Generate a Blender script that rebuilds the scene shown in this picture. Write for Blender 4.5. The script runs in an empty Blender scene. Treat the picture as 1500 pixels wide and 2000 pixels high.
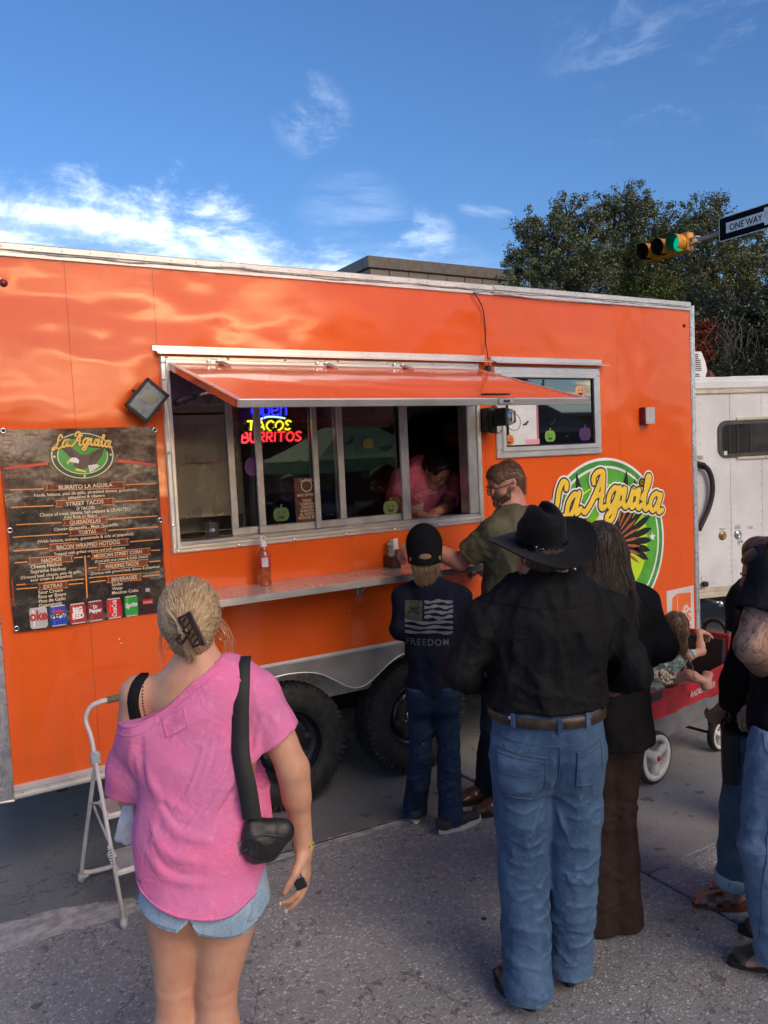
import bpy,math,random
import numpy as np
from mathutils import Vector,Matrix
from mathutils.bvhtree import BVHTree

random.seed(7);RNG=np.random.RandomState(11)
SC=bpy.context.scene
COL=SC.collection

# ------------------------------------------------------------------ camera
FPX=1550.0;CAMH=2.0
AX=np.array([0.858649336,0.075234037,-0.507011990])
AY=np.array([-0.510423469,0.035210911,-0.859201998])
AZ=np.array([-0.046788881,0.996543904,0.068635043])
RW=np.array([AX,AY,AZ]) # camera space -> world
CAMPOS=np.array([0.0,0.0,CAMH])
cam=bpy.data.cameras.new('camera');camo=bpy.data.objects.new('camera',cam);COL.objects.link(camo)
cam.sensor_fit='VERTICAL';cam.sensor_height=36.0;cam.lens=36.0*FPX/2000.0
cam.clip_start=0.05;cam.clip_end=2000
m=Matrix([[RW[i][j]for j in range(3)]for i in range(3)]).to_4x4();m.translation=Vector(CAMPOS)
camo.matrix_world=m
SC.camera=camo

# ------------------------------------------------------------------ view + world + sun
SC.view_settings.view_transform='Standard';SC.view_settings.look='None'
SC.view_settings.exposure=1.45;SC.view_settings.gamma=1.0;SC.view_settings.use_curve_mapping=False
SC.cycles.use_denoising=True
SC.cycles.max_bounces=8;SC.cycles.transparent_max_bounces=12
SC.cycles.sample_clamp_indirect=4.0
SUN_AZ=math.radians(172.0) # measured clockwise from +Y (towards +X): low over the street behind the camera
SUN_EL=math.radians(9.0)
SUN=np.array([math.sin(SUN_AZ)*math.cos(SUN_EL),math.cos(SUN_AZ)*math.cos(SUN_EL),math.sin(SUN_EL)])

class NT:
 """small helper for writing node trees"""
 def __init__(s,tree):s.t=tree;s.n=tree.nodes;s.l=tree.links
 def new(s,typ,ins=None,**kw):
  nd=s.n.new(typ)
  for k,v in kw.items():setattr(nd,k,v)
  for k,v in(ins or{}).items():
   sock=nd.inputs[k]
   if isinstance(v,bpy.types.NodeSocket):s.l.new(v,sock)
   else:sock.default_value=v
  return nd
 def math(s,op,a,b=0.0,c=None,clamp=False):
  ins={0:a,1:b}
  if c is not None:ins[2]=c
  return s.new('ShaderNodeMath',ins,operation=op,use_clamp=clamp).outputs[0]
 def vmath(s,op,a,b=(0,0,0),out=0,scale=None):
  nd=s.new('ShaderNodeVectorMath',{0:a,1:b},operation=op)
  if scale is not None:nd.inputs['Scale'].default_value=scale
  return nd.outputs[out]
 def mixc(s,f,a,b,mode='MIX'):
  nd=s.new('ShaderNodeMix',data_type='RGBA',blend_type=mode)
  for sock,v in((nd.inputs[0],f),(nd.inputs[6],a),(nd.inputs[7],b)):
   if isinstance(v,bpy.types.NodeSocket):s.l.new(v,sock)
   else:sock.default_value=v if not isinstance(v,(tuple,list))else((*v,1)if len(v)==3 else v)
  return nd.outputs[2]
 def mapr(s,v,a,b,c=0.0,d=1.0,smooth=True):
  return s.new('ShaderNodeMapRange',{0:v,1:a,2:b,3:c,4:d},
  interpolation_type='SMOOTHSTEP' if smooth else 'LINEAR').outputs[0]
 def noise(s,vec,scale,detail=4,rough=0.5,dist=0.0,out=0):
  return s.new('ShaderNodeTexNoise',{'Vector':vec,'Scale':scale,'Detail':detail,'Roughness':rough,'Distortion':dist}).outputs[out]

world=bpy.data.worlds.new('World');SC.world=world;world.use_nodes=True
wt=NT(world.node_tree);wt.n.clear()
sky=wt.new('ShaderNodeTexSky',sky_type='NISHITA',sun_disc=False)
sky.sun_elevation=SUN_EL;sky.sun_rotation=SUN_AZ
sky.air_density=1.3;sky.dust_density=0.35;sky.ozone_density=3.0;sky.altitude=900
gen=wt.new('ShaderNodeTexCoord').outputs['Generated']
sx=wt.new('ShaderNodeSeparateXYZ',{0:gen})
zz=wt.math('ADD',wt.math('MAXIMUM',sx.outputs[2],0.0),0.10)
u=wt.math('DIVIDE',sx.outputs[0],zz);v=wt.math('DIVIDE',sx.outputs[1],zz)
pl=wt.new('ShaderNodeCombineXYZ',{0:u,1:v,2:0.0}).outputs[0]
pl2=wt.new('ShaderNodeMapping',{'Vector':pl,'Rotation':(0,0,math.radians(-14)),'Scale':(0.42,1.25,1)}).outputs[0]
n1=wt.noise(pl2,1.35,6,0.55,0.45)
def ang(px,py):
 c=np.array([px-750.0,-(py-1000.0),-FPX]);d=RW@(c/np.linalg.norm(c));return tuple(d)
def lobe(px,py,inner,outer):
 d=wt.vmath('DOT_PRODUCT',gen,ang(px,py),out=1)
 return wt.mapr(d,math.cos(math.radians(outer)),math.cos(math.radians(inner)))
az=wt.math('ARCTAN2',sx.outputs[0],sx.outputs[1]) # radians from +Y towards +X
gm=wt.new('ShaderNodeMapping',{'Vector':gen,'Scale':(1.0,1.0,2.1)}).outputs[0]
n2=wt.noise(gm,6.0,12,0.66,0.30) # ragged cumulus texture of the low bank
n3=wt.noise(wt.new('ShaderNodeMapping',{'Vector':gen,'Scale':(1.0,1.0,4.2),'Rotation':(0.12,0.10,0)}).outputs[0],3.4,9,0.62,0.5)
ztop=wt.math('MINIMUM',wt.math('MULTIPLY_ADD',az,-0.20,0.376),0.335)
edge=wt.math('ADD',wt.math('SUBTRACT',ztop,sx.outputs[2]),wt.math('MULTIPLY_ADD',n2,0.16,-0.085))
bank=wt.math('MULTIPLY',wt.mapr(edge,-0.010,0.040),wt.math('MULTIPLY',wt.mapr(az,0.80,0.42),wt.mapr(az,-0.95,-0.35)))
bank=wt.math('MULTIPLY',bank,wt.mapr(wt.math('ADD',wt.math('MULTIPLY',n3,0.5),wt.math('MULTIPLY',n2,0.5)),0.385,0.515))
bank=wt.math('MULTIPLY',bank,wt.mapr(az,0.66,0.34,0.40,1.0))
wisp=wt.math('MULTIPLY',lobe(600,225,0.3,3.0),0.30)
wisp=wt.math('MAXIMUM',wisp,wt.math('MULTIPLY',lobe(1330,70,1,9),0.24))
wisp=wt.math('MAXIMUM',wisp,wt.math('MULTIPLY',lobe(930,455,0.5,5),0.38))
back=wt.mapr(wt.vmath('DOT_PRODUCT',gen,tuple(SUN),out=1),-0.10,0.75) # evening cloud field towards the sun
mask=wt.math('MAXIMUM',wisp,wt.math('MULTIPLY',back,0.74))
thr=wt.math('MULTIPLY_ADD',mask,-0.43,0.80)
dens=wt.math('SUBTRACT',n1,thr)
wisp2=wt.math('MULTIPLY',wt.math('MULTIPLY',lobe(608,228,0.3,2.9),wt.mapr(n2,0.46,0.62)),0.20)
wisp2=wt.math('MAXIMUM',wisp2,wt.math('MULTIPLY',wt.math('MULTIPLY',lobe(1330,80,1,9),wt.mapr(n2,0.50,0.66)),0.11))
wisp2=wt.math('MAXIMUM',wisp2,wt.math('MULTIPLY',wt.math('MULTIPLY',lobe(820,482,0.4,3.0),wt.mapr(n2,0.47,0.62)),0.34))
wisp2=wt.math('MAXIMUM',wisp2,wt.math('MULTIPLY',wt.math('MULTIPLY',lobe(690,440,0.5,4.5),wt.mapr(n3,0.50,0.64)),0.16))
dens=wt.math('MAXIMUM',wt.math('MAXIMUM',wt.mapr(dens,0.0,0.17),wisp2),wt.math('MULTIPLY',bank,0.98))
shade=wt.math('ADD',wt.math('MULTIPLY',wt.noise(pl2,3.1,6,0.6,0.3),0.45),wt.math('MULTIPLY',n2,0.55))
frontc=wt.mixc(wt.mapr(shade,0.40,0.58),(1.7,2.6,4.2),(5.6,6.2,7.0))
sdot=wt.vmath('DOT_PRODUCT',gen,tuple(SUN),out=1)
glow=wt.mapr(sdot,0.93,0.998)
warm=wt.mixc(wt.mapr(shade,0.46,0.64),(2.2,1.9,1.9),(24.0,15.0,8.0))
warm=wt.mixc(glow,warm,(125.0,80.0,38.0))
cl=wt.mixc(wt.mapr(sdot,-0.15,0.45),frontc,warm)
dens=wt.math('MULTIPLY',dens,wt.mapr(sx.outputs[2],-0.01,0.01))
skyc=wt.mixc(1.0,sky.outputs[0],(0.45,0.57,0.82),'MULTIPLY')
final=wt.mixc(dens,skyc,cl)
bg=wt.new('ShaderNodeBackground',{'Color':final,'Strength':0.10})
wo=wt.new('ShaderNodeOutputWorld',{'Surface':bg.outputs[0]})

sl=bpy.data.lights.new('sun','SUN');slo=bpy.data.objects.new('sun',sl);COL.objects.link(slo)
sl.energy=0.80;sl.angle=math.radians(40.0);sl.color=(1.0,0.80,0.62)
slo.rotation_euler=Vector(SUN*np.array([1,1,5.5])).to_track_quat('Z','Y').to_euler()

# ------------------------------------------------------------------ measuring helpers (photograph 1500 x 2000)
def ray(px,py):
 c=np.array([px-750.0,-(py-1000.0),-FPX]);return RW@c/FPX
def P(px,py,d): # the point seen at a pixel, d metres in front of the camera
 return CAMPOS+ray(px,py)*d
WY=4.093 # the side of the food trailer stands at y = WY
def WP(px,py,y=WY): # the point of the plane y = const seen at a pixel
 r=ray(px,py);return CAMPOS+r*(y/r[1])
def GP(px,py,z=0.0):
 r=ray(px,py);return CAMPOS+r*((z-CAMH)/r[2])

SX=np.array([1.0,0,0]);SZ=np.array([0,0,1.0]);SN=np.array([0,-1.0,0])
def wxy(px,py):c=WP(px,py);return c[0],c[2]

# ------------------------------------------------------------------ objects
ORG={}
def thing(name,loc,label,cat,group=None,kind=None):
 o=bpy.data.objects.new(name,None);COL.objects.link(o);o.location=loc
 o.empty_display_size=0.1
 ORG[o.name]=np.array(loc,float)
 tag(o,label,cat,group,kind);return o
def tag(o,label=None,cat=None,group=None,kind=None):
 if label:o['label']=label
 if cat:o['category']=cat
 if group:o['group']=group
 if kind:o['kind']=kind
 return o
def obj(name,geo,mat,parent=None,smooth=False,label=None,kind=None,loc=None):
 """geo = (verts, faces[, face material indices]) in world coordinates"""
 V=np.asarray(geo[0],float).reshape(-1,3);F=geo[1]
 org=ORG[parent.name]if parent is not None else(np.array(loc,float)if loc is not None else np.zeros(3))
 me=bpy.data.meshes.new(name)
 V=V-org
 if isinstance(F,np.ndarray):
  k=F.shape[1];n=len(F)
  me.vertices.add(len(V));me.vertices.foreach_set('co',V.astype(np.float32).ravel())
  me.loops.add(n*k);me.loops.foreach_set('vertex_index',F.astype(np.int32).ravel())
  me.polygons.add(n);me.polygons.foreach_set('loop_start',np.arange(0,n*k,k,dtype=np.int32))
  me.update(calc_edges=True)
 else:
  me.from_pydata([tuple(p)for p in V],[],[tuple(f)for f in F]);me.update()
 for mm in(mat if isinstance(mat,(list,tuple))else[mat]):me.materials.append(mm)
 if len(geo)>2 and geo[2]is not None:
  me.polygons.foreach_set('material_index',np.asarray(geo[2],dtype=np.int32))
 if smooth:me.polygons.foreach_set('use_smooth',np.ones(len(me.polygons),dtype=bool))
 o=bpy.data.objects.new(name,me);COL.objects.link(o)
 if parent is not None:o.parent=parent
 elif loc is not None:o.location=loc
 ORG[o.name]=org
 if label:o['label']=label
 if kind:o['kind']=kind
 return o
def attr(o,name,values,dom='POINT'):
 a=o.data.attributes.new(name,'FLOAT',dom);a.data.foreach_set('value',np.asarray(values,np.float32))

class G:
 """collects simple shapes into one mesh"""
 def __init__(s):s.v=[];s.f=[];s.m=[];s.n=0;s.cur=0
 def add(s,V,F):
  V=np.asarray(V,float).reshape(-1,3)
  s.v.append(V);s.f+=[tuple(i+s.n for i in f)for f in F];s.m+=[s.cur]*len(F);s.n+=len(V);return s
 def out(s):return(np.concatenate(s.v),s.f,s.m)
 def box(s,lo,hi,bev=0.0):
  lo=np.array(lo,float);hi=np.array(hi,float);lo,hi=np.minimum(lo,hi),np.maximum(lo,hi)
  return s.obox((lo+hi)/2,(hi-lo)/2,np.eye(3),bev)
 def obox(s,c,h,A,bev=0.0):
  """box of half sizes h at c with axes the rows of A; bev chamfers its edges"""
  c=np.array(c,float);h=np.array(h,float);A=np.array(A,float)
  bev=min(bev,0.45*h.min())
  if bev<=0:
   V=[[x,y,z]for x in(-1,1)for y in(-1,1)for z in(-1,1)]
   V=np.array(V)*h@A+c
   return s.add(V,[(0,1,3,2),(4,6,7,5),(0,4,5,1),(2,3,7,6),(0,2,6,4),(1,5,7,3)])
  V=[];idx={}
  for sx_ in(-1,1):
   for sy_ in(-1,1):
    for sz_ in(-1,1):
     for k in range(3):
      p=np.array([sx_*(h[0]-bev),sy_*(h[1]-bev),sz_*(h[2]-bev)])
      p[k]=(sx_,sy_,sz_)[k]*h[k]
      idx[(sx_,sy_,sz_,k)]=len(V);V.append(p)
  F=[]
  for k in range(3):
   a,b=[(1,2),(2,0),(0,1)][k]
   for sg in(-1,1):
    q=[]
    for(p1,p2)in((-1,-1),(1,-1),(1,1),(-1,1)):
     t=[0,0,0];t[k]=sg;t[a]=p1;t[b]=p2;q.append(idx[(*t,k)])
    F.append(tuple(q)if sg>0 else tuple(q[::-1]))
   for p1 in(-1,1):
    for p2 in(-1,1):
     q=[]
     for e,kk in((-1,a),(1,a),(1,b),(-1,b)):
      t=[0,0,0];t[k]=e;t[a]=p1;t[b]=p2;q.append(idx[(*t,kk)])
     F.append(tuple(q)if p1*p2<0 else tuple(q[::-1]))
  for sx_ in(-1,1):
   for sy_ in(-1,1):
    for sz_ in(-1,1):
     q=[idx[(sx_,sy_,sz_,k)]for k in range(3)]
     F.append(tuple(q)if sx_*sy_*sz_>0 else tuple(q[::-1]))
  return s.add(np.array(V)@A+c,F)
 def tube(s,pts,r,n=10,cap=True,sy=1.0,up=None,closed=False):
  pts=[np.array(p,float)for p in pts];m_=len(pts)
  rr=[r]*m_ if np.isscalar(r)else list(r)
  base=s.n;V=[];pu=None
  for i,p in enumerate(pts):
   if closed:t=pts[(i+1)%m_]-pts[i-1]
   else:t=pts[min(i+1,m_-1)]-pts[max(i-1,0)]
   t=t/(np.linalg.norm(t)+1e-12)
   if up is not None:w=np.array(up,float)
   elif pu is not None:w=pu
   else:w=np.array([0,0,1.0])if abs(t[2])<0.9 else np.array([1.0,0,0])
   a=np.cross(t,w);a/=np.linalg.norm(a)+1e-12;b=np.cross(a,t);pu=b
   for k in range(n):
    an=2*math.pi*k/n
    V.append(p+rr[i]*(math.cos(an)*a+sy*math.sin(an)*b))
  F=[]
  for i in range(m_ if closed else m_-1):
   j=(i+1)%m_
   for k in range(n):
    k2=(k+1)%n;F.append((i*n+k,i*n+k2,j*n+k2,j*n+k))
  if cap and not closed:
   F.append(tuple(range(n))[::-1]);F.append(tuple((m_-1)*n+k for k in range(n)))
  return s.add(V,F)
 def cyl(s,a,b,r,n=16,r2=None):return s.tube([a,b],[r,r if r2 is None else r2],n)
 def lathe(s,c,axis,prof,n=24,u=None,cap=True):
  """prof: list of (radius, distance along axis)"""
  c=np.array(c,float);ax=np.array(axis,float);ax/=np.linalg.norm(ax)
  w=np.array([0,0,1.0])if abs(ax[2])<0.9 else np.array([1.0,0,0])
  a=np.cross(ax,w)if u is None else np.array(u,float);a/=np.linalg.norm(a);b=np.cross(ax,a)
  V=[];F=[]
  for(r,h)in prof:
   for k in range(n):
    an=2*math.pi*k/n;V.append(c+ax*h+r*(math.cos(an)*a+math.sin(an)*b))
  for i in range(len(prof)-1):
   for k in range(n):
    k2=(k+1)%n;F.append((i*n+k,(i+1)*n+k,(i+1)*n+k2,i*n+k2)[::-1])
  if cap:F.append(tuple(range(n))[::-1]);F.append(tuple((len(prof)-1)*n+k for k in range(n)))
  return s.add(V,F)
 def sheet(s,fn,nu,nv):
  V=[fn(i/nu,j/nv)for i in range(nu+1)for j in range(nv+1)]
  F=[(i*(nv+1)+j,(i+1)*(nv+1)+j,(i+1)*(nv+1)+j+1,i*(nv+1)+j+1)for i in range(nu)for j in range(nv)]
  return s.add(V,F)
 def prism(s,poly,off):
  """poly: closed list of 3D points, extruded by off"""
  poly=np.array(poly,float);n=len(poly);off=np.array(off,float)
  V=np.concatenate([poly,poly+off]);F=[tuple(range(n))[::-1],tuple(range(n,2*n))]
  F+=[(i,(i+1)%n,n+(i+1)%n,n+i)for i in range(n)]
  return s.add(V,F)
 def ball(s,c,r,nu=12,nv=8,A=None):
  r=np.array([r]*3 if np.isscalar(r)else r,float);A=np.eye(3)if A is None else np.array(A)
  V=[];F=[]
  for i in range(nv+1):
   th=math.pi*i/nv
   for j in range(nu):
    ph=2*math.pi*j/nu
    V.append(np.array([math.sin(th)*math.cos(ph),math.sin(th)*math.sin(ph),math.cos(th)])*r@A+np.array(c,float))
  for i in range(nv):
   for j in range(nu):
    j2=(j+1)%nu;F.append((i*nu+j,(i+1)*nu+j,(i+1)*nu+j2,i*nu+j2))
  return s.add(V,F)

def spline(pts,n=8,closed=False):
 pts=[np.array(p,float)for p in pts];out=[];m_=len(pts)
 for i in range(m_ if closed else m_-1):
  p0=pts[(i-1)%m_]if closed or i>0 else 2*pts[0]-pts[1]
  p1=pts[i];p2=pts[(i+1)%m_]
  p3=pts[(i+2)%m_]if closed or i<m_-2 else 2*pts[-1]-pts[-2]
  for k in range(n):
   t=k/n
   out.append(0.5*(2*p1+(p2-p0)*t+(2*p0-5*p1+4*p2-p3)*t*t+(3*p1-p0-3*p2+p3)*t**3))
 if not closed:out.append(pts[-1])
 return out

def text_geo(txt,size,bold=0.0,shear=0.0,space=1.0,align='CENTER',wscale=1.0,extrude=0.0):
 """flat mesh of a line of text: 2D verts (x right, y up), faces; centred on its cap height"""
 cu=bpy.data.curves.new('lettering','FONT');cu.body=txt;cu.size=size;cu.offset=bold*size
 cu.shear=shear;cu.space_character=space;cu.align_x=align;cu.extrude=extrude;cu.resolution_u=3
 o=bpy.data.objects.new('lettering',cu);COL.objects.link(o)
 dg=bpy.context.evaluated_depsgraph_get();ev=o.evaluated_get(dg);me=ev.to_mesh()
 V=np.zeros(len(me.vertices)*3);me.vertices.foreach_get('co',V);V=V.reshape(-1,3)
 F=[tuple(p.vertices)for p in me.polygons];ev.to_mesh_clear()
 bpy.data.objects.remove(o);bpy.data.curves.remove(cu)
 V=V.copy();V[:,0]*=wscale
 return V,F
def frame_map(V,O,U,Vv,N):
 V=np.asarray(V,float);return np.array(O)+V[:,:1]*np.array(U)+V[:,1:2]*np.array(Vv)+V[:,2:3]*np.array(N)

# ------------------------------------------------------------------ materials
def bsdf(name):
 mt=bpy.data.materials.new(name);mt.use_nodes=True;t=NT(mt.node_tree);t.n.clear()
 b=t.new('ShaderNodeBsdfPrincipled');o=t.new('ShaderNodeOutputMaterial');t.l.new(b.outputs[0],o.inputs[0])
 return mt,t,b
def mat(name,col,rough=0.5,metal=0.0,var=0.12,vs=6.0,col2=None,bump=0.0,bs=60.0,bd=3,coat=0.0,spec=0.5,
rvar=0.0,stretch=(1,1,1),trans=0.0,sheen=0.0,emit=None,es=0.0,sss=0.0,bdist=0.002,ior=1.5,aniso=0.0,alpha=1.0):
 mt,t,b=bsdf(name)
 co=t.new('ShaderNodeTexCoord').outputs['Object']
 mp=t.new('ShaderNodeMapping',{'Vector':co,'Scale':stretch}).outputs[0]
 n=t.noise(mp,vs,6,0.62)
 c2=col2 if col2 is not None else tuple(min(1,c*(1-2*var))for c in col)
 c1=col if col2 is not None else tuple(min(1,c*(1+var))for c in col)
 t.l.new(t.mixc(t.mapr(n,0.32,0.68),c1,c2),b.inputs['Base Color'])
 b.inputs['Metallic'].default_value=metal;b.inputs['Specular IOR Level'].default_value=spec;b.inputs['IOR'].default_value=ior
 if rvar:t.l.new(t.mapr(t.noise(mp,vs*2.3,5,0.6),0.3,0.7,max(0,rough-rvar),min(1,rough+rvar)),b.inputs['Roughness'])
 else:b.inputs['Roughness'].default_value=rough
 b.inputs['Coat Weight'].default_value=coat;b.inputs['Coat Roughness'].default_value=0.03
 b.inputs['Transmission Weight'].default_value=trans;b.inputs['Anisotropic'].default_value=aniso
 b.inputs['Alpha'].default_value=alpha
 if sheen:b.inputs['Sheen Weight'].default_value=sheen;b.inputs['Sheen Roughness'].default_value=0.5
 if sss:b.inputs['Subsurface Weight'].default_value=sss;b.inputs['Subsurface Radius'].default_value=(0.02,0.008,0.004);b.inputs['Subsurface Scale'].default_value=0.5
 if emit:b.inputs['Emission Color'].default_value=(*emit,1);b.inputs['Emission Strength'].default_value=es
 if bump:
  bn=t.noise(mp,bs,bd,0.6)
  bp=t.new('ShaderNodeBump',{'Height':bn,'Strength':bump,'Distance':bdist});t.l.new(bp.outputs[0],b.inputs['Normal'])
 return mt

INK={}
def ink(name,col,rough=0.45,es=0.0):
 if name not in INK:INK[name]=mat(name,col,rough,var=.04,emit=col if es else None,es=es)
 return INK[name]

# ------------------------------------------------------------------ shared materials
def ground_mat(name,base,agg=1.0,vs=78.0):
 mt,t,b=bsdf(name)
 co=t.new('ShaderNodeTexCoord').outputs['Object']
 wob=t.vmath('ADD',co,t.vmath('SCALE',t.noise(co,40,2,out=1),scale=0.02))
 vo=t.new('ShaderNodeTexVoronoi',{'Vector':wob,'Scale':vs,'Randomness':1.0})
 vd=t.new('ShaderNodeTexVoronoi',{'Vector':wob,'Scale':vs},feature='DISTANCE_TO_EDGE')
 sep=t.new('ShaderNodeSeparateColor',{0:vo.outputs['Color']})
 stone=t.mixc(sep.outputs[0],tuple(c*(1-0.66*agg)for c in base),tuple(min(1,c*(1+0.75*agg))for c in base))
 stone=t.mixc(t.math('MULTIPLY',t.mapr(sep.outputs[1],0.86,0.97),0.7*agg),stone,(0.36,0.31,0.27))
 big=t.noise(co,1.1,7,0.62)
 fine=t.noise(co,160,4,0.7)
 grout=tuple(c*0.80 for c in base)
 inst=t.mapr(vd.outputs[0],0.03,0.30)
 show=t.mapr(sep.outputs[2],0.30,0.50)
 c=t.mixc(t.math('MULTIPLY',t.math('MULTIPLY',inst,show),agg),grout,stone)
 c=t.mixc(1.0,c,t.mixc(t.mapr(big,0.25,0.75),(0.74,0.74,0.78),(1.22,1.20,1.16)),'MULTIPLY')
 c=t.mixc(1.0,c,t.mixc(t.mapr(fine,0.25,0.75),(0.70,0.70,0.70),(1.3,1.3,1.3)),'MULTIPLY')
 spots=t.mapr(t.noise(co,10,2,0.5),0.665,0.70);ck=t.math('ABSOLUTE',t.math('SUBTRACT',t.noise(co,0.55,7,0.62,0.4),0.47));spots=t.math('MAXIMUM',spots,t.mapr(ck,0.0028,0.0006));st_=t.mapr(t.noise(co,2.3,5,0.6,0.8),0.58,0.72)
 c=t.mixc(t.math('MULTIPLY',st_,0.35),c,tuple(x*0.45 for x in base))
 c=t.mixc(t.math('MULTIPLY',spots,0.55),c,(0.03,0.03,0.032))
 t.l.new(c,b.inputs['Base Color'])
 t.l.new(t.mapr(big,0.3,0.7,0.62,0.88),b.inputs['Roughness'])
 h=t.math('ADD',t.math('MULTIPLY',t.math('MULTIPLY',inst,show),0.5*agg),t.math('MULTIPLY',fine,0.8))
 t.l.new(t.new('ShaderNodeBump',{'Height':h,'Strength':0.8,'Distance':0.0035}).outputs[0],b.inputs['Normal'])
 return mt
M={}
M['agg']=ground_mat('exposed_aggregate_concrete',(0.300,0.312,0.312))
M['asphalt']=ground_mat('fine_worn_asphalt',(0.195,0.202,0.204),0.5,110)
M['smooth']=ground_mat('smoother_concrete',(0.272,0.282,0.282),0.45,110)
M['patch']=mat('grey_mortar_smear',(0.36,0.355,0.35),0.8,vs=14,var=.2,bump=.5,bs=90)
M['tar']=mat('dark_joint',(0.03,0.03,0.032),0.9)
def orange_mat():
 mt,t,b=bsdf('orange_gloss_paint')
 co=t.new('ShaderNodeTexCoord').outputs['Object']
 dirt=t.noise(co,1.6,7,0.65)
 spk=t.mapr(t.noise(co,38,3,0.6),0.73,0.78)
 st=t.new('ShaderNodeMapping',{'Vector':co,'Scale':(22,22,0.6)}).outputs[0]
 streak=t.mapr(t.noise(st,1.0,5,0.65),0.55,0.80)
 c=t.mixc(t.mapr(dirt,0.3,0.72),(0.78,0.120,0.018),(0.71,0.102,0.016))
 c=t.mixc(t.math('MULTIPLY',streak,0.26),c,(0.45,0.12,0.035))
 c=t.mixc(t.math('MULTIPLY',spk,0.7),c,(0.42,0.12,0.05))
 t.l.new(c,b.inputs['Base Color'])
 t.l.new(t.mapr(dirt,0.3,0.7,0.16,0.27),b.inputs['Roughness'])
 b.inputs['Coat Weight'].default_value=0.70;b.inputs['Specular IOR Level'].default_value=0.15
 t.l.new(t.mapr(dirt,0.35,0.7,0.05,0.10),b.inputs['Coat Roughness'])
 wv=t.new('ShaderNodeMapping',{'Vector':co,'Scale':(1.0,1.0,1.7)}).outputs[0]
 h=t.math('ADD',t.math('MULTIPLY',t.noise(wv,1.3,2,0.45),1.0),t.math('MULTIPLY',t.noise(wv,6.0,2,0.5),0.03))
 bp=t.new('ShaderNodeBump',{'Height':h,'Strength':1.0,'Distance':0.013})
 t.l.new(bp.outputs[0],b.inputs['Coat Normal']);
 bp2=t.new('ShaderNodeBump',{'Height':h,'Strength':1.0,'Distance':0.03});t.l.new(bp2.outputs[0],b.inputs['Normal'])
 return mt
M['orange']=orange_mat()
M['alu']=mat('brushed_aluminium',(0.80,0.78,0.74),0.34,0.85,vs=3.5,var=.05,rvar=.05,bump=.05,bs=12)
M['aluw']=mat('weathered_white_aluminium',(0.66,0.65,0.63),0.42,0.45,vs=5,var=.07,rvar=.05,bump=.1,bs=18)
M['tread']=mat('diamond_plate_metal',(0.66,0.68,0.70),0.34,1.0,vs=16,var=.1,rvar=.1)
M['steel']=mat('stainless_steel',(0.72,0.70,0.63),0.28,0.55,vs=1.5,var=.08,rvar=.04,stretch=(1.5,1,.6),bump=.1,bs=3)
M['polish']=mat('polished_fender_metal',(0.78,0.76,0.72),0.36,0.9,vs=3,var=.06,rvar=.07,bump=.2,bs=3)
M['black']=mat('black_plastic',(0.018,0.018,0.02),0.45,vs=20)
M['dark']=mat('dark_painted_steel',(0.022,0.022,0.024),0.6,vs=8,var=.2)
M['anod']=mat('dull_grey_window_aluminium',(0.50,0.49,0.48),0.36,0.75,vs=12,var=.08)
M['rubber']=mat('tyre_rubber',(0.022,0.022,0.022),0.75,vs=18,var=.3,bump=.5,bs=120)
M['rim']=mat('black_wheel_steel',(0.02,0.021,0.026),0.28,0.2,coat=.4)
M['chrome']=mat('chrome',(0.75,0.74,0.72),0.13,1.0)
M['white']=mat('white_paint',(0.78,0.78,0.76),0.35,vs=3,var=.05)
M['silic']=mat('grey_sealant',(0.42,0.42,0.43),0.6,vs=30,var=.2,bump=.5,bs=60)
M['red']=mat('red_plastic',(0.42,0.02,0.025),0.3)
M['darkred']=mat('dark_red_lens',(0.15,0.012,0.02),0.2)
M['greypl']=mat('pale_grey_plastic',(0.42,0.43,0.44),0.35)
def glass_mat(name,tint,rough=0.0,mixv=0.5,ior=1.45):
 """window glass seen from both sides: a clear pane that mirrors at grazing angles"""
 mt=bpy.data.materials.new(name);mt.use_nodes=True;t=NT(mt.node_tree);t.n.clear()
 fr=t.new('ShaderNodeFresnel',{'IOR':ior}).outputs[0]
 tr=t.new('ShaderNodeBsdfTransparent',{'Color':(*tint,1)}).outputs[0]
 gl=t.new('ShaderNodeBsdfGlossy',{'Color':(1,1,1,1),'Roughness':rough}).outputs[0]
 mx=t.new('ShaderNodeMixShader',{0:t.math('MULTIPLY',fr,1+mixv),1:tr,2:gl}).outputs[0]
 o=t.new('ShaderNodeOutputMaterial',{'Surface':mx});return mt
M['glass']=glass_mat('window_glass',(0.82,0.84,0.82),mixv=0.6)
M['clear']=glass_mat('clear_plastic',(0.88,0.90,0.92),0.05,0.3)
M['film']=mat('dark_filmed_glass',(0.004,0.005,0.006),0.02,spec=1.0,coat=1.0,ior=1.9)

# ------------------------------------------------------------------ ground
def sheet_poly(pts,z,thick=0.01):
 g=G();g.prism([(p[0],p[1],z-thick)for p in pts],(0,0,thick));return g.out()
g=G();g.box((-160,-160,-0.5),(200,240,-0.016));tag(obj('ground',g.out(),M['tar']),kind='structure')
def slab(x0,x1,y0,y1,m_,name='pavement',z=0.0):
 g=G();g.obox(((x0+x1)/2,(y0+y1)/2,z-0.2),((x1-x0)/2,(y1-y0)/2,0.2),np.eye(3),0.006)
 o=obj(name,g.out(),m_);tag(o,kind='structure');return o
slab(-4.6,2.806,-0.2,3.640,M['agg']);slab(2.822,10.2,-0.2,2.500,M['agg'])
slab(-4.6,2.806,-4.5,-0.214,M['agg']);slab(2.822,10.2,-4.5,-0.214,M['agg'])
slab(2.822,10.2,2.506,9.0,M['smooth'],z=-0.001)
slab(-4.6,2.806,3.653,9.0,M['asphalt'],z=-0.004)
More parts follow.
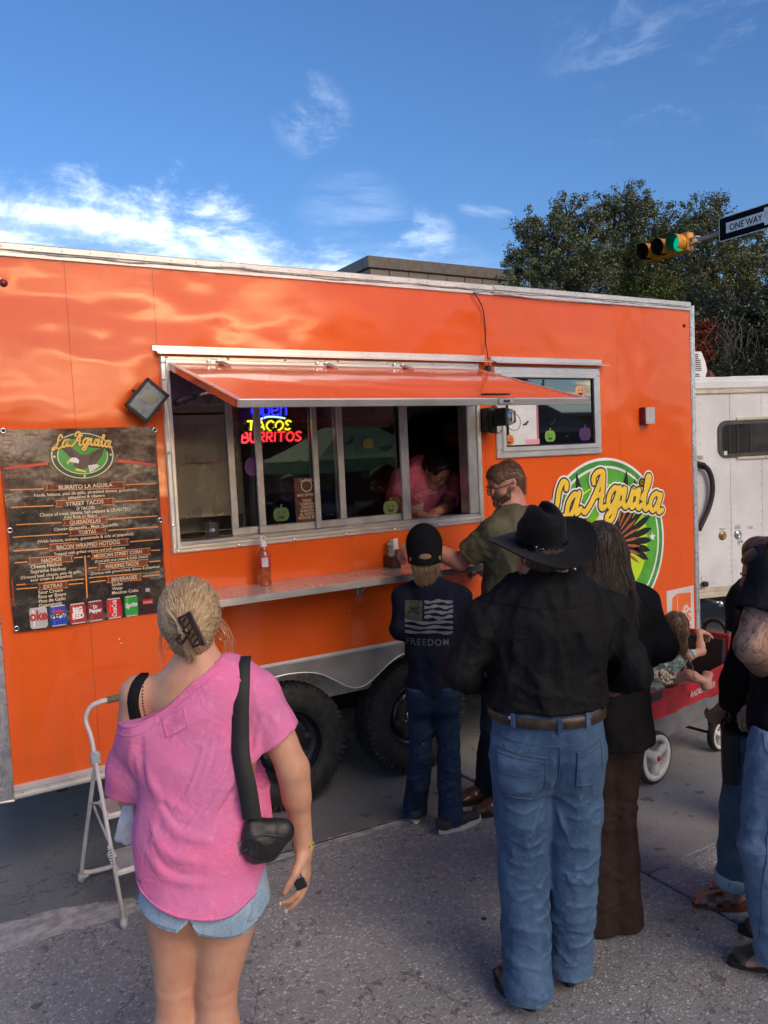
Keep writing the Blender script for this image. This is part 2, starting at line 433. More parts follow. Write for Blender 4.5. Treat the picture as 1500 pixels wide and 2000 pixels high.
slab(10.214,90,-4.5,9.0,M['smooth']);slab(-90,90,9.012,90,M['asphalt'],'road',-0.002)
slab(-90,90,-90,-4.514,M['asphalt'],'road',-0.002);slab(-90,-4.612,-4.5,9.0,M['agg'])
def ragged(pts,amp,n=14):
 out=[]
 for i,p in enumerate(pts):
  q=pts[(i+1)%len(pts)]
  for k in range(n):
   t=k/n;out.append((p[0]*(1-t)+q[0]*t+random.uniform(-amp,amp),p[1]*(1-t)+q[1]*t+random.uniform(-amp,amp)))
 return out
obj('mortar_smear',sheet_poly(ragged([(-0.6,3.66),(0.75,3.60),(0.74,3.72),(0.45,3.83),(-0.6,3.92)],0.010,18),0.0035,0.003),M['patch'])['kind']='structure'
obj('mortar_smear',sheet_poly(ragged([(1.40,3.645),(2.25,3.61),(2.30,3.66),(1.75,3.70),(1.44,3.70)],0.009,18),0.0035,0.003),M['patch'])['kind']='structure'
# dark oil drops and a chipped joint, each a flat stain
for(px,py,r)in((945,1795,.012),(1237,1690,.02)):
 c=GP(px,py);pts=[(c[0]+r*(1+.4*random.random())*math.cos(a),c[1]+r*math.sin(a))for a in np.linspace(0,2*math.pi,10)[:-1]]
 obj('oil_drop',sheet_poly(pts,0.003,0.002),M['tar'])['kind']='structure'

# ------------------------------------------------------------------ the orange food trailer
Y0=WY;Y1=WY+2.42;XL=0.205;XR=5.262;ZB=0.46;ZT=3.07
T=thing('food_trailer',(2.7,Y0+1.2,0),'long glossy orange food trailer with an open serving hatch','food trailer')
def skin(x0,x1,z0,z1,holes,y=Y0,th=0.03):
 xs=sorted({x0,x1,*[h[0]for h in holes],*[h[1]for h in holes]});zs=sorted({z0,z1,*[h[2]for h in holes],*[h[3]for h in holes]})
 xs=[x for x in xs if x0<=x<=x1];zs=[z for z in zs if z0<=z<=z1];g=G()
 for i in range(len(xs)-1):
  for j in range(len(zs)-1):
   cx=(xs[i]+xs[i+1])/2;cz=(zs[j]+zs[j+1])/2
   if any(h[0]<cx<h[1]and h[2]<cz<h[3]for h in holes):continue
   a,b,c,d=xs[i],xs[i+1],zs[j],zs[j+1]
   g.add([(a,y,c),(b,y,c),(b,y,d),(a,y,d)],[(0,1,2,3)])
   g.add([(a,y+th,c),(b,y+th,c),(b,y+th,d),(a,y+th,d)],[(3,2,1,0)])
 return g.out()
H1=(1.155,3.13,1.585,2.545);H2=(3.31,4.20,1.98,2.535);HW=(1.30,3.09,0.0,0.858)
for(a,b)in((0.305,0.700),(0.7015,1.120),(1.1215,3.198),(3.1995,4.420),(4.4215,5.215)):
 obj('wall_panel',skin(a,b,0.522,3.012,[H1,H2,HW],th=0.022),M['orange'],T)
for x in(0.7008,1.1208,3.1988,4.4208):g=G();g.box((x-.0015,Y0+.0015,.53),(x+.0015,Y0+.004,3.01));obj('panel_seam',g.out(),M['dark'],T)
# shell: roof, far side, ends, floor
g=G();g.box((XL,Y0+.03,3.015),(XR,Y1,3.055),.01);obj('roof',g.out(),M['aluw'],T)
g=G();g.box((XL+.01,Y1-.05,ZB),(XR-.01,Y1,3.01));obj('far_side_wall',g.out(),M['orange'],T)
g=G();g.box((XL+.01,Y0+.03,ZB),(XL+.05,Y1-.06,3.01));obj('end_wall',g.out(),M['orange'],T)
g=G();g.box((XR-.05,Y0+.03,ZB),(XR-.01,Y1-.06,3.01));obj('end_wall',g.out(),M['orange'],T)
g=G();g.box((XL+.06,Y0+.04,.50),(1.28,Y1-.06,.56));g.box((3.12,Y0+.04,.50),(XR-.06,Y1-.06,.56));g.box((1.285,Y0+.35,.50),(3.115,Y1-.06,.56))
obj('floor',g.out(),mat('pale_vinyl_floor',(.35,.34,.32),.5),T)
g=G();g.box((1.285,Y0+.03,.86),(3.115,Y0+.34,.90));g.box((1.285,Y0+.33,.40),(3.115,Y0+.345,.86));g.box((1.27,Y0+.03,.40),(1.284,Y0+.34,.90));g.box((3.116,Y0+.03,.40),(3.13,Y0+.34,.90))
obj('wheel_well',g.out(),M['dark'],T)
# top rail: a folded aluminium moulding with sealant and rivets
g=G()
prof=[(-.004,3.008),(-.012,3.010),(-.012,3.026),(-.005,3.030),(-.005,3.036),(-.016,3.040),(-.016,3.066),(-.010,3.072),(.10,3.078),(.10,3.00),(.03,3.00)]
for k,(xa,xb,dz)in enumerate(((XL,3.30,0),(3.302,5.215,.003))):
 g.prism([(xa,Y0+p[0]-.002*k,p[1]+dz)for p in prof],(xb-xa,0,0))
obj('top_rail',g.out(),M['aluw'],T)
g=G();pts=[(x,Y0-.0125-.002*math.sin(x*9),3.0335+.006*math.sin(x*5.1)+.004*math.sin(x*17))for x in np.linspace(XL+.01,5.2,120)]
g.tube(pts,[.0035+.0022*abs(math.sin(i*.7))for i in range(120)],6);obj('sealant_bead',g.out(),M['silic'],T)
g=G()
for i in range(38):g.lathe((0.30+i*.131,Y0-.0165,3.052),(0,-1,0),[(.004,0),(.0028,.0025),(.0005,.003)],6)
o=obj('rivets',g.out(),M['anod'],T,kind='stuff')
# bottom rail
g=G()
for(xa,xb)in((0.302,1.30),(3.09,5.215)):
 g=G();g.prism([(xa,Y0+p[0],p[1])for p in((-.012,.462),(-.020,.470),(-.020,.480),(-.010,.484),(-.010,.500),(-.018,.504),(-.018,.522),(-.006,.528),(.03,.528),(.03,.462))],(xb-xa,0,0))
 obj('bottom_rail',g.out(),M['aluw'],T)
g=G()
for x in np.arange(.34,1.28,.11):g.lathe((x,Y0-.0185,.492),(0,-1,0),[(.0045,0),(.003,.003),(.0005,.0035)],6)
for x in np.arange(3.15,5.2,.11):g.lathe((x,Y0-.0185,.492),(0,-1,0),[(.0045,0),(.003,.003),(.0005,.0035)],6)
obj('rivets',g.out(),M['anod'],T,kind='stuff')
# corner trims of diamond plate
def plate(xa,xb,z0,z1,y=Y0-.006):
 g=G();g.obox(((xa+xb)/2,y+.004,(z0+z1)/2),((xb-xa)/2,.004,(z1-z0)/2),np.eye(3),.002)
 tr=obj('corner_trim',g.out(),M['tread'],T)
 g=G();st=.021;r=0;z=z0+.014
 while z<z1-.01:
  x=xa+.010+(st/2 if r%2 else 0);c=0
  while x<xb-.006:
   a=math.radians(50 if(r+c)%2 else-50);A=[[math.cos(a),0,math.sin(a)],[0,1,0],[-math.sin(a),0,math.cos(a)]]
   g.obox((x,y-.0004,z),(.0088,.0016,.0026),A,.0011);x+=st;c+=1
  z+=.0145;r+=1
 obj('tread_pattern',g.out(),M['tread'],tr,kind='stuff');return tr
plate(XL,.304,ZB+.004,3.008);plate(5.216,XR,ZB+.004,3.05)
g=G();g.tube([(XL,Y0+.002,3.04),(XL-.004,Y0+.002,.50),(XL+.03,Y0+.002,.462),(.302,Y0+.002,.456)],.008,8)
g.tube([(XR+.002,Y0,3.055),(XR+.002,Y0,.462)],.0065,8);obj('corner_edge',g.out(),M['aluw'],T)
# fender
low=[(1.30,.52),(1.335,.62),(1.40,.70),(1.50,.765),(1.62,.80),(1.74,.808),(1.86,.795),(1.95,.765),(2.03,.715),(2.11,.665),(2.18,.646),(2.25,.662),(2.33,.71),(2.41,.762),(2.50,.795),(2.62,.808),(2.74,.80),(2.86,.77),(2.97,.70),(3.05,.62),(3.09,.52)]
low=[tuple(p)for p in spline([(a,b,0)for a,b in low],3)]
up=[(3.11,.60),(3.11,.80),(3.10,.868),(2.96,.868),(1.43,.868),(1.28,.868),(1.28,.80),(1.28,.60)]
poly=[(p[0],Y0-.010,p[1])for p in low]+[(a,Y0-.010,b)for a,b in up]
g=G();g.prism(poly,(0,.006,0));obj('fender',g.out(),M['polish'],T)
g=G();g.tube([(p[0],Y0-.012,p[1])for p in spline([(1.30,.53,0),(1.305,.76,0),(1.35,.845,0),(1.45,.872,0),(2.2,.872,0),(2.95,.872,0),(3.04,.845,0),(3.085,.76,0),(3.09,.53,0)],6)],.014,8,up=(0,-1,0),sy=.5)
g.tube([(p[0],Y0-.009,p[1])for p in low],.004,6);obj('fender_trim',g.out(),M['aluw'],T)
def wheel(x,y=Y0+.035):
 A=(0,-1,0)
 g=G();c=(x,y+.21,.366)
 w=obj('wheel',G().lathe(c,A,[(.10,.02),(.195,.02),(.215,.03),(.22,.06),(.22,.105),(.15,.11)],36).out(),M['rim'],T,True)
 g.lathe(c,A,[(.212,.0),(.28,-.008),(.335,.0),(.358,.02),(.3655,.05),(.3655,.155),(.355,.188),(.325,.208),(.27,.217),(.225,.205),(.213,.19)],64,cap=False)
 ty=obj('tyre',g.out(),M['rubber'],w,True)
 g=G()
 for k in range(60):
  a=2*math.pi*k/60;e=np.array([math.cos(a),0,math.sin(a)]);tt=np.array([-math.sin(a),0,math.cos(a)])
  g.obox(np.array(c)+e*.3455+np.array([0,-.188,0]),(.019,.012,.0105),[e,(0,1,0),tt],.003)
  g.obox(np.array(c)+e*.3665+np.array([0,-.13,0]),(.004,.035,.012),[e,(0,1,0),tt*(1 if k%2 else 1)],.002)
  g.obox(np.array(c)+e*.3665+np.array([0,-.05,0]),(.004,.03,.012),[e,(0,1,0),tt],.002)
 obj('tread_blocks',g.out(),M['rubber'],ty,kind='stuff')
 g=G()
 g.tube([np.array(c)+np.array([.213*math.cos(a),-.190,.213*math.sin(a)])for a in np.linspace(0,2*math.pi,49)[:-1]],.008,8,closed=True)
 g.lathe(c,A,[(.212,.185),(.205,.165),(.202,.14),(.17,.115),(.165,.118),(.15,.150),(.12,.158),(.075,.150),(.06,.155),(.0,.155)],40,cap=False)
 obj('rim',g.out(),M['rim'],w,True)
 g=G()
 for k in range(8):
  a=2*math.pi*(k+.3)/8;g.lathe(np.array(c)+np.array([.133*math.cos(a),-.1595,.133*math.sin(a)]),A,[(.019,-.003),(.020,.0012),(.015,.0014)],14)
 obj('vent_hole',g.out(),M['tar'],w,True)
 g=G();g.lathe(c,A,[(.044,.15),(.044,.185),(.036,.195),(.012,.198)],24);g.lathe(c,A,[(.060,.148),(.060,.160),(.046,.163)],24);obj('hub_cap',g.out(),M['chrome'],w,True)
 for k in range(6):
  a=2*math.pi*k/6+.3;g=G();g.lathe(np.array(c)+np.array([.078*math.cos(a),-.148,.078*math.sin(a)]),A,[(.0105,0),(.0105,.018),(.006,.026)],6);obj('lug_nut',g.out(),M['chrome'],w)
wheel(1.742);wheel(2.622)
g=G()
for yy in(Y0+.42,Y1-.40):g.box((XL+.1,yy,.36),(XR-.1,yy+.06,.498))
for x in np.arange(.5,5.2,.6):
 if not 1.2<x<3.2:g.box((x,Y0+.06,.42),(x+.05,Y1-.1,.497))
for x in(1.742,2.622):g.cyl((x,Y0+.26,.366),(x,Y1-.26,.366),.04,12)
obj('chassis',g.out(),M['dark'],T)
g=G()
for x in(1.742,2.622):g.lathe((x,Y1-.03,.366),(0,-1,0),[(.2,.0),(.33,.0),(.362,.03),(.362,.18),(.33,.21),(.2,.21)],32)
obj('far_wheels',g.out(),M['rubber'],T,True)
g=G();g.box((2.09,Y0+.20,.30),(2.27,Y0+.24,.46));obj('spring_hanger',g.out(),M['dark'],T)
# stub of a dark jack below the left end
# marker lights
g=G();c=WP(1336,636);g.lathe((c[0],Y0,c[2]),(0,-1,0),[(.015,0),(.015,.004),(.009,.011),(.002,.012)],14);obj('marker_light',g.out(),M['darkred'],T,True)
g=G();g.lathe((0.43,Y0,2.886),(0,-1,0),[(.018,0),(.018,.004),(.010,.012),(.002,.013)],14);obj('marker_light',g.out(),M['darkred'],T,True)
g=G();g.box((4.636,Y0-.055,2.150),(4.672,Y0-.001,2.278),.004);lt=obj('side_light',g.out(),M['darkred'],T)
g=G();g.box((4.640,Y0-.062,2.154),(4.735,Y0-.0555,2.274),.003);obj('lens',g.out(),M['greypl'],lt)
g=G();g.box((4.675,Y0-.055,2.156),(4.73,Y0-.001,2.272),.003);obj('housing',g.out(),M['darkred'],lt)

# service window frame
def border(name,x0,x1,z0,z1,w,ya,yb,m_,parent,bev=.003,wb=None):
 g=G();wb=wb or w
 g.box((x0,ya,z0+wb),(x0+w,yb,z1-w),bev);g.box((x1-w,ya,z0+wb),(x1,yb,z1-w),bev)
 g.box((x0,ya,z1-w),(x1,yb,z1),bev);g.box((x0,ya,z0),(x1,yb,z0+wb),bev)
 return obj(name,g.out(),m_,parent)
SW=border('service_window',1.128,3.160,1.552,2.572,.038,Y0-.016,Y0+.09,M['alu'],T,.005)
border('frame_lip',1.150,3.138,1.574,2.550,.020,Y0-.028,Y0-.014,M['alu'],SW,.003)
g=G();g.box((1.168,Y0-.020,1.592),(3.12,Y0+.085,1.612),.003);g.box((3.045,Y0-.02,1.613),(3.119,Y0+.085,2.53),.006);obj('jamb',g.out(),M['anod'],SW)
g=G()
for x in np.linspace(1.16,3.13,7):
 g.lathe((x,Y0-.0165,1.563),(0,-1,0),[(.008,0),(.006,.003),(.001,.004)],8);g.lathe((x,Y0-.0165,2.562),(0,-1,0),[(.008,0),(.006,.003),(.001,.004)],8)
for z in np.linspace(1.7,2.45,3):g.lathe((1.139,Y0-.0165,z),(0,-1,0),[(.008,0),(.006,.003),(.001,.004)],8)
obj('screw',g.out(),M['chrome'],SW)
def sash(x0,x1,y,first=True):
 s=border('sliding_sash',x0,x1,1.613,2.528,.040,y,y+.018,M['anod'],SW,.003)
 g=G();g.box((x0+.037,y+.007,1.650),(x1-.037,y+.011,2.491));obj('window_pane',g.out(),M['glass'],s);return s
sash(1.478,2.010,Y0+.045);sash(1.628,2.175,Y0+.020);sash(2.125,2.640,Y0+.045)
g=G();g.box((2.566,Y0+.018,1.613),(2.600,Y0+.040,2.528),.003);obj('mullion',g.out(),M['anod'],SW);g=G();g.box((1.965,Y0+.0,1.613),(2.000,Y0+.017,2.528),.003);obj('mullion',g.out(),M['anod'],SW)

# awning hatch: hinged at the top, propped nearly level
hy,hz=Y0-.03,2.532;fy,fz=3.105,2.262
dv=np.array([0,fy-hy,fz-hz]);L=np.linalg.norm(dv);dv/=L;nv=np.cross(np.array([1.0,0,0]),dv);nv=nv if nv[2]>0 else-nv
AW=obj('awning_hatch',G().obox(np.array([2.150,hy,hz])+dv*L/2-nv*.018,(.958,L/2-.012,.016),[(1,0,0),dv,nv],.003).out(),M['orange'],T)
g=G();A3=[(1,0,0),dv,nv]
g.obox(np.array([2.150,hy,hz])+dv*(L-.004)-nv*.014,(.985,.010,.018),A3,.003)
for x in(1.176,3.124):g.obox(np.array([x,hy,hz])+dv*(L/2)-nv*.0005,(.013,L/2-.014,.003),A3,.001)
g.obox(np.array([2.150,hy,hz])+dv*.012-nv*.016,(.985,.012,.022),A3,.003)
obj('edge_trim',g.out(),M['alu'],AW)
g=G()
for x in(1.174,3.126):g=G();g.obox(np.array([x,hy,hz])+dv*(L/2)-nv*.021,(.008,L/2-.03,.016),A3,.002);obj('side_edge',g.out(),M['orange'],AW)
g=G();c=np.array([2.56,fy-.010,fz-.012])
g.obox(c,(.045,.004,.014),np.eye(3),.003);obj('latch',g.out(),M['anod'],AW)
g=G();g.obox(c+(0,-.006,0),(.018,.004,.006),np.eye(3),.002);g.obox(c+(-.04,.03,.036),(.075,.025,.004),np.eye(3),.002);obj('latch_handle',g.out(),M['dark'],AW)
for x in(1.405,2.035,2.545):
 g=G();g.box((x-.034,Y0-.036,2.533),(x+.034,Y0-.017,2.556),.004)
 for dx in(-.028,.028):g.lathe((x+dx,Y0-.037,2.545),(0,-1,0),[(.012,0),(.010,.004),(.003,.005)],10)
 for k in range(3):g.tube([(x+.01+k*.012,Y0-.036,2.543),(x+.024+k*.012,Y0-.065,2.532),(x+.036+k*.012,Y0-.11,2.512)],.006,6)
 obj('hinge',g.out(),M['alu'],AW)
# gas struts
for x in(1.195,3.10):
 a=np.array([x,Y0-.02,2.33]);b=np.array([x,3.52,2.335]);mid=a+(b-a)*.55
 g=G();g.cyl(a,mid,.013,12);g.lathe(a,(0,-1,0),[(.017,-.01),(.017,.02)],10);s=obj('gas_strut',g.out(),M['black'],AW,True)
 g=G();g.cyl(mid,b,.006,10);g.ball(b,.014,8,6);obj('strut_rod',g.out(),M['chrome'],s,True)
# drip rails
def drip(x0,x1,z0,z1,out):
 g=G();g.box((x0,Y0-.010,z0+.012),(x1,Y0-.001,z1),.002)
 g.add([(x0+.016,Y0-.010,z0+.016),(x1,Y0-.010,z0+.016),(x1+.03,Y0-out,z0-.004),(x0+.016,Y0-out,z0-.004),
 (x0+.016,Y0-.010,z0+.012),(x1,Y0-.010,z0+.012),(x1+.03,Y0-out,z0-.008),(x0+.016,Y0-out,z0-.008)],
 [(0,3,2,1),(4,5,6,7),(0,1,5,4),(3,7,6,2),(0,4,7,3),(1,2,6,5)])
 for x in np.arange(x0+.05,x1,.30):g.lathe((x,Y0-.0105,z1-.014),(0,-1,0),[(.006,0),(.005,.003),(.001,.004)],8)
 return obj('drip_rail',g.out(),M['alu'],T)
drip(1.092,3.215,2.582,2.622,.058);drip(3.262,4.258,2.578,2.618,.058)

# filmed side window
W2=border('side_window',3.282,4.230,1.955,2.556,.055,Y0-.018,Y0+.03,M['alu'],T,.006)
border('frame_bevel',3.325,4.187,1.998,2.513,.030,Y0-.030,Y0-.017,M['alu'],W2,.005)
border('gasket',3.352,4.160,2.024,2.487,.012,Y0-.024,Y0-.010,M['black'],W2,.002)
g=G();g.box((3.36,Y0-.012,2.034),(4.152,Y0-.008,2.478));obj('window_pane',g.out(),M['film'],W2)
g=G()
for x in(3.295,3.6,3.9,4.215):
 for z in(1.972,2.540):g.lathe((x,Y0-.0185,z),(0,-1,0),[(.006,0),(.005,.003),(.001,.004)],8)
for z in(2.1,2.25,2.4):
 for x in(3.297,4.216):g.lathe((x,Y0-.0185,z),(0,-1,0),[(.006,0),(.005,.003),(.001,.004)],8)
obj('screw',g.out(),M['chrome'],W2)

# serving shelf
SH=obj('serving_shelf',G().box((1.17,3.73,1.318),(3.12,Y0-.003,1.342),.003).out(),M['steel'],T)
g=G();g.box((1.17,3.722,1.306),(3.12,3.7295,1.3435),.002);obj('shelf_lip',g.out(),M['alu'],SH)
for x in(1.35,2.21,3.05):
 g=G();g.box((x-.012,3.80,1.292),(x+.012,Y0-.006,1.317),.002);g.box((x-.017,Y0-.028,1.20),(x+.017,Y0-.003,1.291),.002)
 g.obox((x,3.99,1.262),(.008,.10,.006),[(1,0,0),(0,.86,-.5),(0,.5,.86)]);obj('shelf_bracket',g.out(),M['anod'],SH)

# cable down the wall, wall plug, drill marks
CB=G();pts=spline([WP(925,570,Y0-.03),WP(942,600,Y0-.02),WP(948,640,Y0-.008),WP(949,672,Y0-.012),WP(952,690,Y0-.07),WP(954,712,Y0-.02)],8)
CB.tube(pts,.0035,6);obj('cable',CB.out(),M['black'],T)
g=G();c=WP(954,722,Y0-.02);g.obox(c,(.016,.012,.028),np.eye(3),.006);obj('cable_plug',g.out(),M['black'],T)
g=G();g.tube(spline([WP(925,572,Y0-.02),WP(955,566,Y0-.02),WP(970,572,Y0-.028),WP(1010,578,Y0-.022),WP(1080,586,Y0-.022),WP(1200,594,Y0-.02)],6),.0035,6);g.ball(WP(966,563,Y0-.01),.012,8,6)
obj('cable',g.out(),M['silic'],T)
g=G()
for(px,py)in((0,543),(683,1192),(233,1248),(237,1256)):
 c=WP(px,py);g.lathe((c[0],Y0,c[2]),(0,-1,0),[(.004,0),(.003,.001)],6)
obj('paint_chip',g.out(),M['white'],T)
# roof vents
for(px,r)in((455,.17),(640,.12)):
 c=WP(px,520,Y0+.9);g=G();g.lathe((c[0],Y0+.9,3.05),(0,0,1),[(r*.7,0),(r*.7,.12),(r,.13),(r,.16),(r*.8,.20),(r*.2,.215)],24);obj('roof_vent',g.out(),M['silic'],T,True)

# floodlight beside the window (twisted on its bracket)
fl=thing('floodlight',(1.03,Y0-.08,2.34),'square grey floodlight tilted on the orange wall left of the serving window','floodlight')
a=math.radians(-41);ca,sa=math.cos(a),math.sin(a)
u_=np.array([ca,0,sa]);n_=np.array([0.10,-.96,-.26]);n_-=u_*u_.dot(n_);n_/=np.linalg.norm(n_);w_=np.cross(n_,u_);AF=[u_,n_,w_];c=np.array([1.03,Y0-.075,2.338])
g=G();g.obox(c,(.068,.016,.090),AF,.006);obj('housing',g.out(),M['dark'],fl)
for k in range(7):
 g=G();g.obox(c-n_*.024+u_*(k-3)*.018,(.0025,.010,.075),AF);obj('cooling_fin',g.out(),M['dark'],fl)
g=G()
for(o_,hh)in((u_*.062,(.007,.005,.090)),(-u_*.062,(.007,.005,.090)),(w_*.083,(.069,.005,.008)),(-w_*.083,(.069,.005,.008))):g.obox(c+n_*.018+o_,hh,AF,.002)
obj('bezel',g.out(),M['dark'],fl)
g=G();g.obox(c+n_*.0165,(.054,.001,.073),AF);obj('reflector',g.out(),mat('floodlight_reflector',(.70,.72,.74),.25,.9,vs=30),fl)
g=G();g.obox(c+n_*.0185+w_*.018,(.028,.001,.030),AF)
obj('led_plate',g.out(),mat('led_plate',(.62,.62,.56),.5),fl)
g=G()
for i in range(6):g.obox(c+n_*.0198+w_*(.018+(i-2.5)*.009),(.023,.0004,.002),AF)
obj('led_row',g.out(),mat('led_row',(.80,.76,.42),.5),fl)
g=G();g.obox(c+n_*.0215,(.056,.001,.075),AF);obj('glass',g.out(),M['clear'],fl)
g=G();g.tube([c+u_*.075,c+u_*.078-n_*.05,(1.03,Y0-.003,2.34)],.006,6);g.tube([c-u_*.075,c-u_*.078-n_*.05,(1.03,Y0-.003,2.34)],.006,6);g.box((1.0,Y0-.008,2.31),(1.06,Y0-.001,2.37));obj('bracket',g.out(),M['dark'],fl)

# emergency twin light between the windows
em=thing('emergency_lamp',(3.2,Y0-.1,2.22),'black bracket lamp with a clear boxy lens between the two windows','lamp')
g=G();g.box((3.165,Y0-.085,2.130),(3.235,Y0-.001,2.285),.006);g.box((3.17,Y0-.11,2.12),(3.215,Y0-.086,2.27),.005);obj('base',g.out(),M['black'],em)
c=np.array([3.245,Y0-.165,2.218]);A_=np.array([[.94,.34,0],[-.34,.94,0],[0,0,1.0]])
g=G();g.obox(c,(.068,.040,.052),A_,.018);obj('lens',g.out(),M['clear'],em,True)
g=G();g.obox(c+(0,.005,.0),(.055,.020,.040),A_,.014);g.ball(c+(-.01,-.02,-.005),(.016,.012,.012));obj('reflector',g.out(),mat('lamp_reflector',(.75,.75,.74),.12,1.0,bump=.5,bs=40),em,True)
g=G();g.obox(c+(-.05,.07,0),(.02,.05,.05),A_,.008);g.obox(c+A_[0]*-.058,(.010,.042,.056),A_,.008);obj('lamp_housing',g.out(),M['black'],em)
g=G();g.tube(spline([c+(.0,.02,-.05),c+(.05,.0,-.085),c+(.12,.02,-.07),c+(.135,.03,-.01),c+(.10,.05,.03),c+(.07,.05,.02)],6),.0022,5);g.tube(spline([c+(-.07,.04,-.06),c+(-.05,.03,-.10),c+(-.01,.03,-.08)],6),.003,5);obj('wire',g.out(),M['black'],em)
g=G();g.obox((3.30,Y0-.035,2.31),(.032,.004,.030),[(.7,0,.7),(0,1,0),(-.7,0,.7)],.002);obj('bracket',g.out(),M['alu'],em)

# ------------------------------------------------------------------ inside the trailer
g=G();bk=Y1-.40
g.box((XL+.07,Y0+.10,2.80),(XR-.07,Y1-.06,2.84));obj('ceiling',g.out(),M['dark'],T)
for(a,b)in((.40,1.50),(1.502,2.30)):
 g=G();g.box((a,bk,1.60),(b,bk+.006,2.02));obj('steel_panel',g.out(),M['steel'],T)
 g=G();g.box((a,bk,2.026),(b,bk+.006,2.40));obj('steel_panel',g.out(),M['steel'],T)
 g=G();g.box((a,bk,.58),(b,bk+.006,1.594));obj('steel_panel',g.out(),M['steel'],T)
g=G();g.box((.40,bk-.8,2.41),(2.30,bk+.01,2.78),.01);obj('range_hood',g.out(),M['steel'],T)
g=G();g.box((2.31,bk-.1,.58),(5.1,bk+.05,2.78));obj('inner_wall',g.out(),mat('dim_grey_wall',(.20,.20,.21),.5,vs=2),T)
g=G();g.box((.5,bk-.75,1.05),(2.25,bk-.02,1.42),.01);obj('griddle',g.out(),M['steel'],T)
g=G();g.box((.5,bk-.80,1.43),(2.25,bk-.76,1.55),.004);g.tube([(.5,bk-.84,1.50),(2.25,bk-.84,1.50)],.016,10);g.box((.5,bk-.08,1.43),(2.25,bk-.03,1.60),.004);obj('griddle_rail',g.out(),M['chrome'],T)
g=G();g.box((1.0,bk-.62,1.43),(1.5,bk-.25,1.50),.01);obj('pan',g.out(),M['chrome'],T)
g=G();g.box((1.17,Y0+.095,1.54),(4.2,Y0+.50,1.58),.004);obj('inner_counter',g.out(),M['steel'],T)
g=G();g.box((1.17,Y0+.13,.58),(4.2,Y0+.48,1.535),.004);obj('counter_cabinet',g.out(),M['steel'],T)
g=G();g.box((3.75,bk-.80,.58),(4.35,bk-.12,2.35),.02);fr=obj('fridge',g.out(),M['black'],T)
g=G();g.box((3.80,bk-.815,1.2),(4.30,bk-.802,2.25),.004);obj('door',g.out(),mat('fridge_door',(.035,.04,.045),.15),fr)
g=G();g.box((3.05,bk-.50,.58),(3.70,bk-.11,2.30),.01);obj('cupboard',g.out(),mat('maroon_cupboard',(.10,.012,.018),.5),T)
g=G();g.box((2.45,bk-.42,1.0),(2.95,bk-.11,1.75),.01);obj('crate',g.out(),mat('blue_crate',(.02,.07,.22),.5),T)
g=G();g.tube([(XL+.1,Y0+.7,2.30),(1.3,Y0+.7,2.245),(2.6,Y0+.7,2.27)],.004,6);obj('cord',g.out(),M['silic'],T)
def cup(c,r,h,m_,name,lab,cat):
 o=thing(name,c,lab,cat);g=G();g.lathe(c,(0,0,1),[(r*.82,0),(r,h),(r*.93,h),(r*.77,.004)],20);obj('cup_body',g.out(),m_,o,True)
 g=G();g.tube([np.array(c)+(r*math.cos(a),r*math.sin(a),h)for a in np.linspace(0,2*math.pi,21)[:-1]],r*.07,6,closed=True);obj('rim',g.out(),m_,o,True)
 g=G()
 for a in np.linspace(0,2*math.pi,15)[:-1]:g.tube([np.array(c)+(r*.84*math.cos(a),r*.84*math.sin(a),.01),np.array(c)+(r*.98*math.cos(a),r*.98*math.sin(a),h*.85)],r*.05,5)
 obj('ribs',g.out(),m_,o,True);return o
cup((1.42,Y0+.22,1.58),.042,.10,mat('smoky_tumbler',(.20,.20,.20),.15,.5),'tumbler','grey ribbed tumbler on the counter at the left end of the serving window','tumbler')

# ------------------------------------------------------------------ print and lettering
def strokes(g,segs,O,U,V,N,r,th=0.0006,n=8,lift=0.0,sub=5):
 """rounded flat pen strokes: each seg a list of (x, y) or (x, y, width factor)"""
 for s_ in segs:
  if len(s_)==1 or(len(s_)==2 and s_[0][:2]==s_[1][:2]):
   s_=[s_[0],(s_[0][0]+.01,s_[0][1]+.01)]
  pts=[np.array([p[0],p[1],p[2]if len(p)>2 else 1.0])for p in s_]
  if len(pts)>2:pts=spline(pts,sub)
  w=[r*p[2]for p in pts]
  w3=[np.array(O)+p[0]*np.array(U)+p[1]*np.array(V)+np.array(N)*lift for p in pts]
  sc=np.linalg.norm(U)
  g.tube(w3,[a*sc for a in w],n,True,sy=th/max(1e-6,r*sc),up=N)
  for e,q in((w3[0],w[0]),(w3[-1],w[-1])):
   g.lathe(e,N,[(q*sc,-th*.5),(q*sc*.9,th*.72)],n)
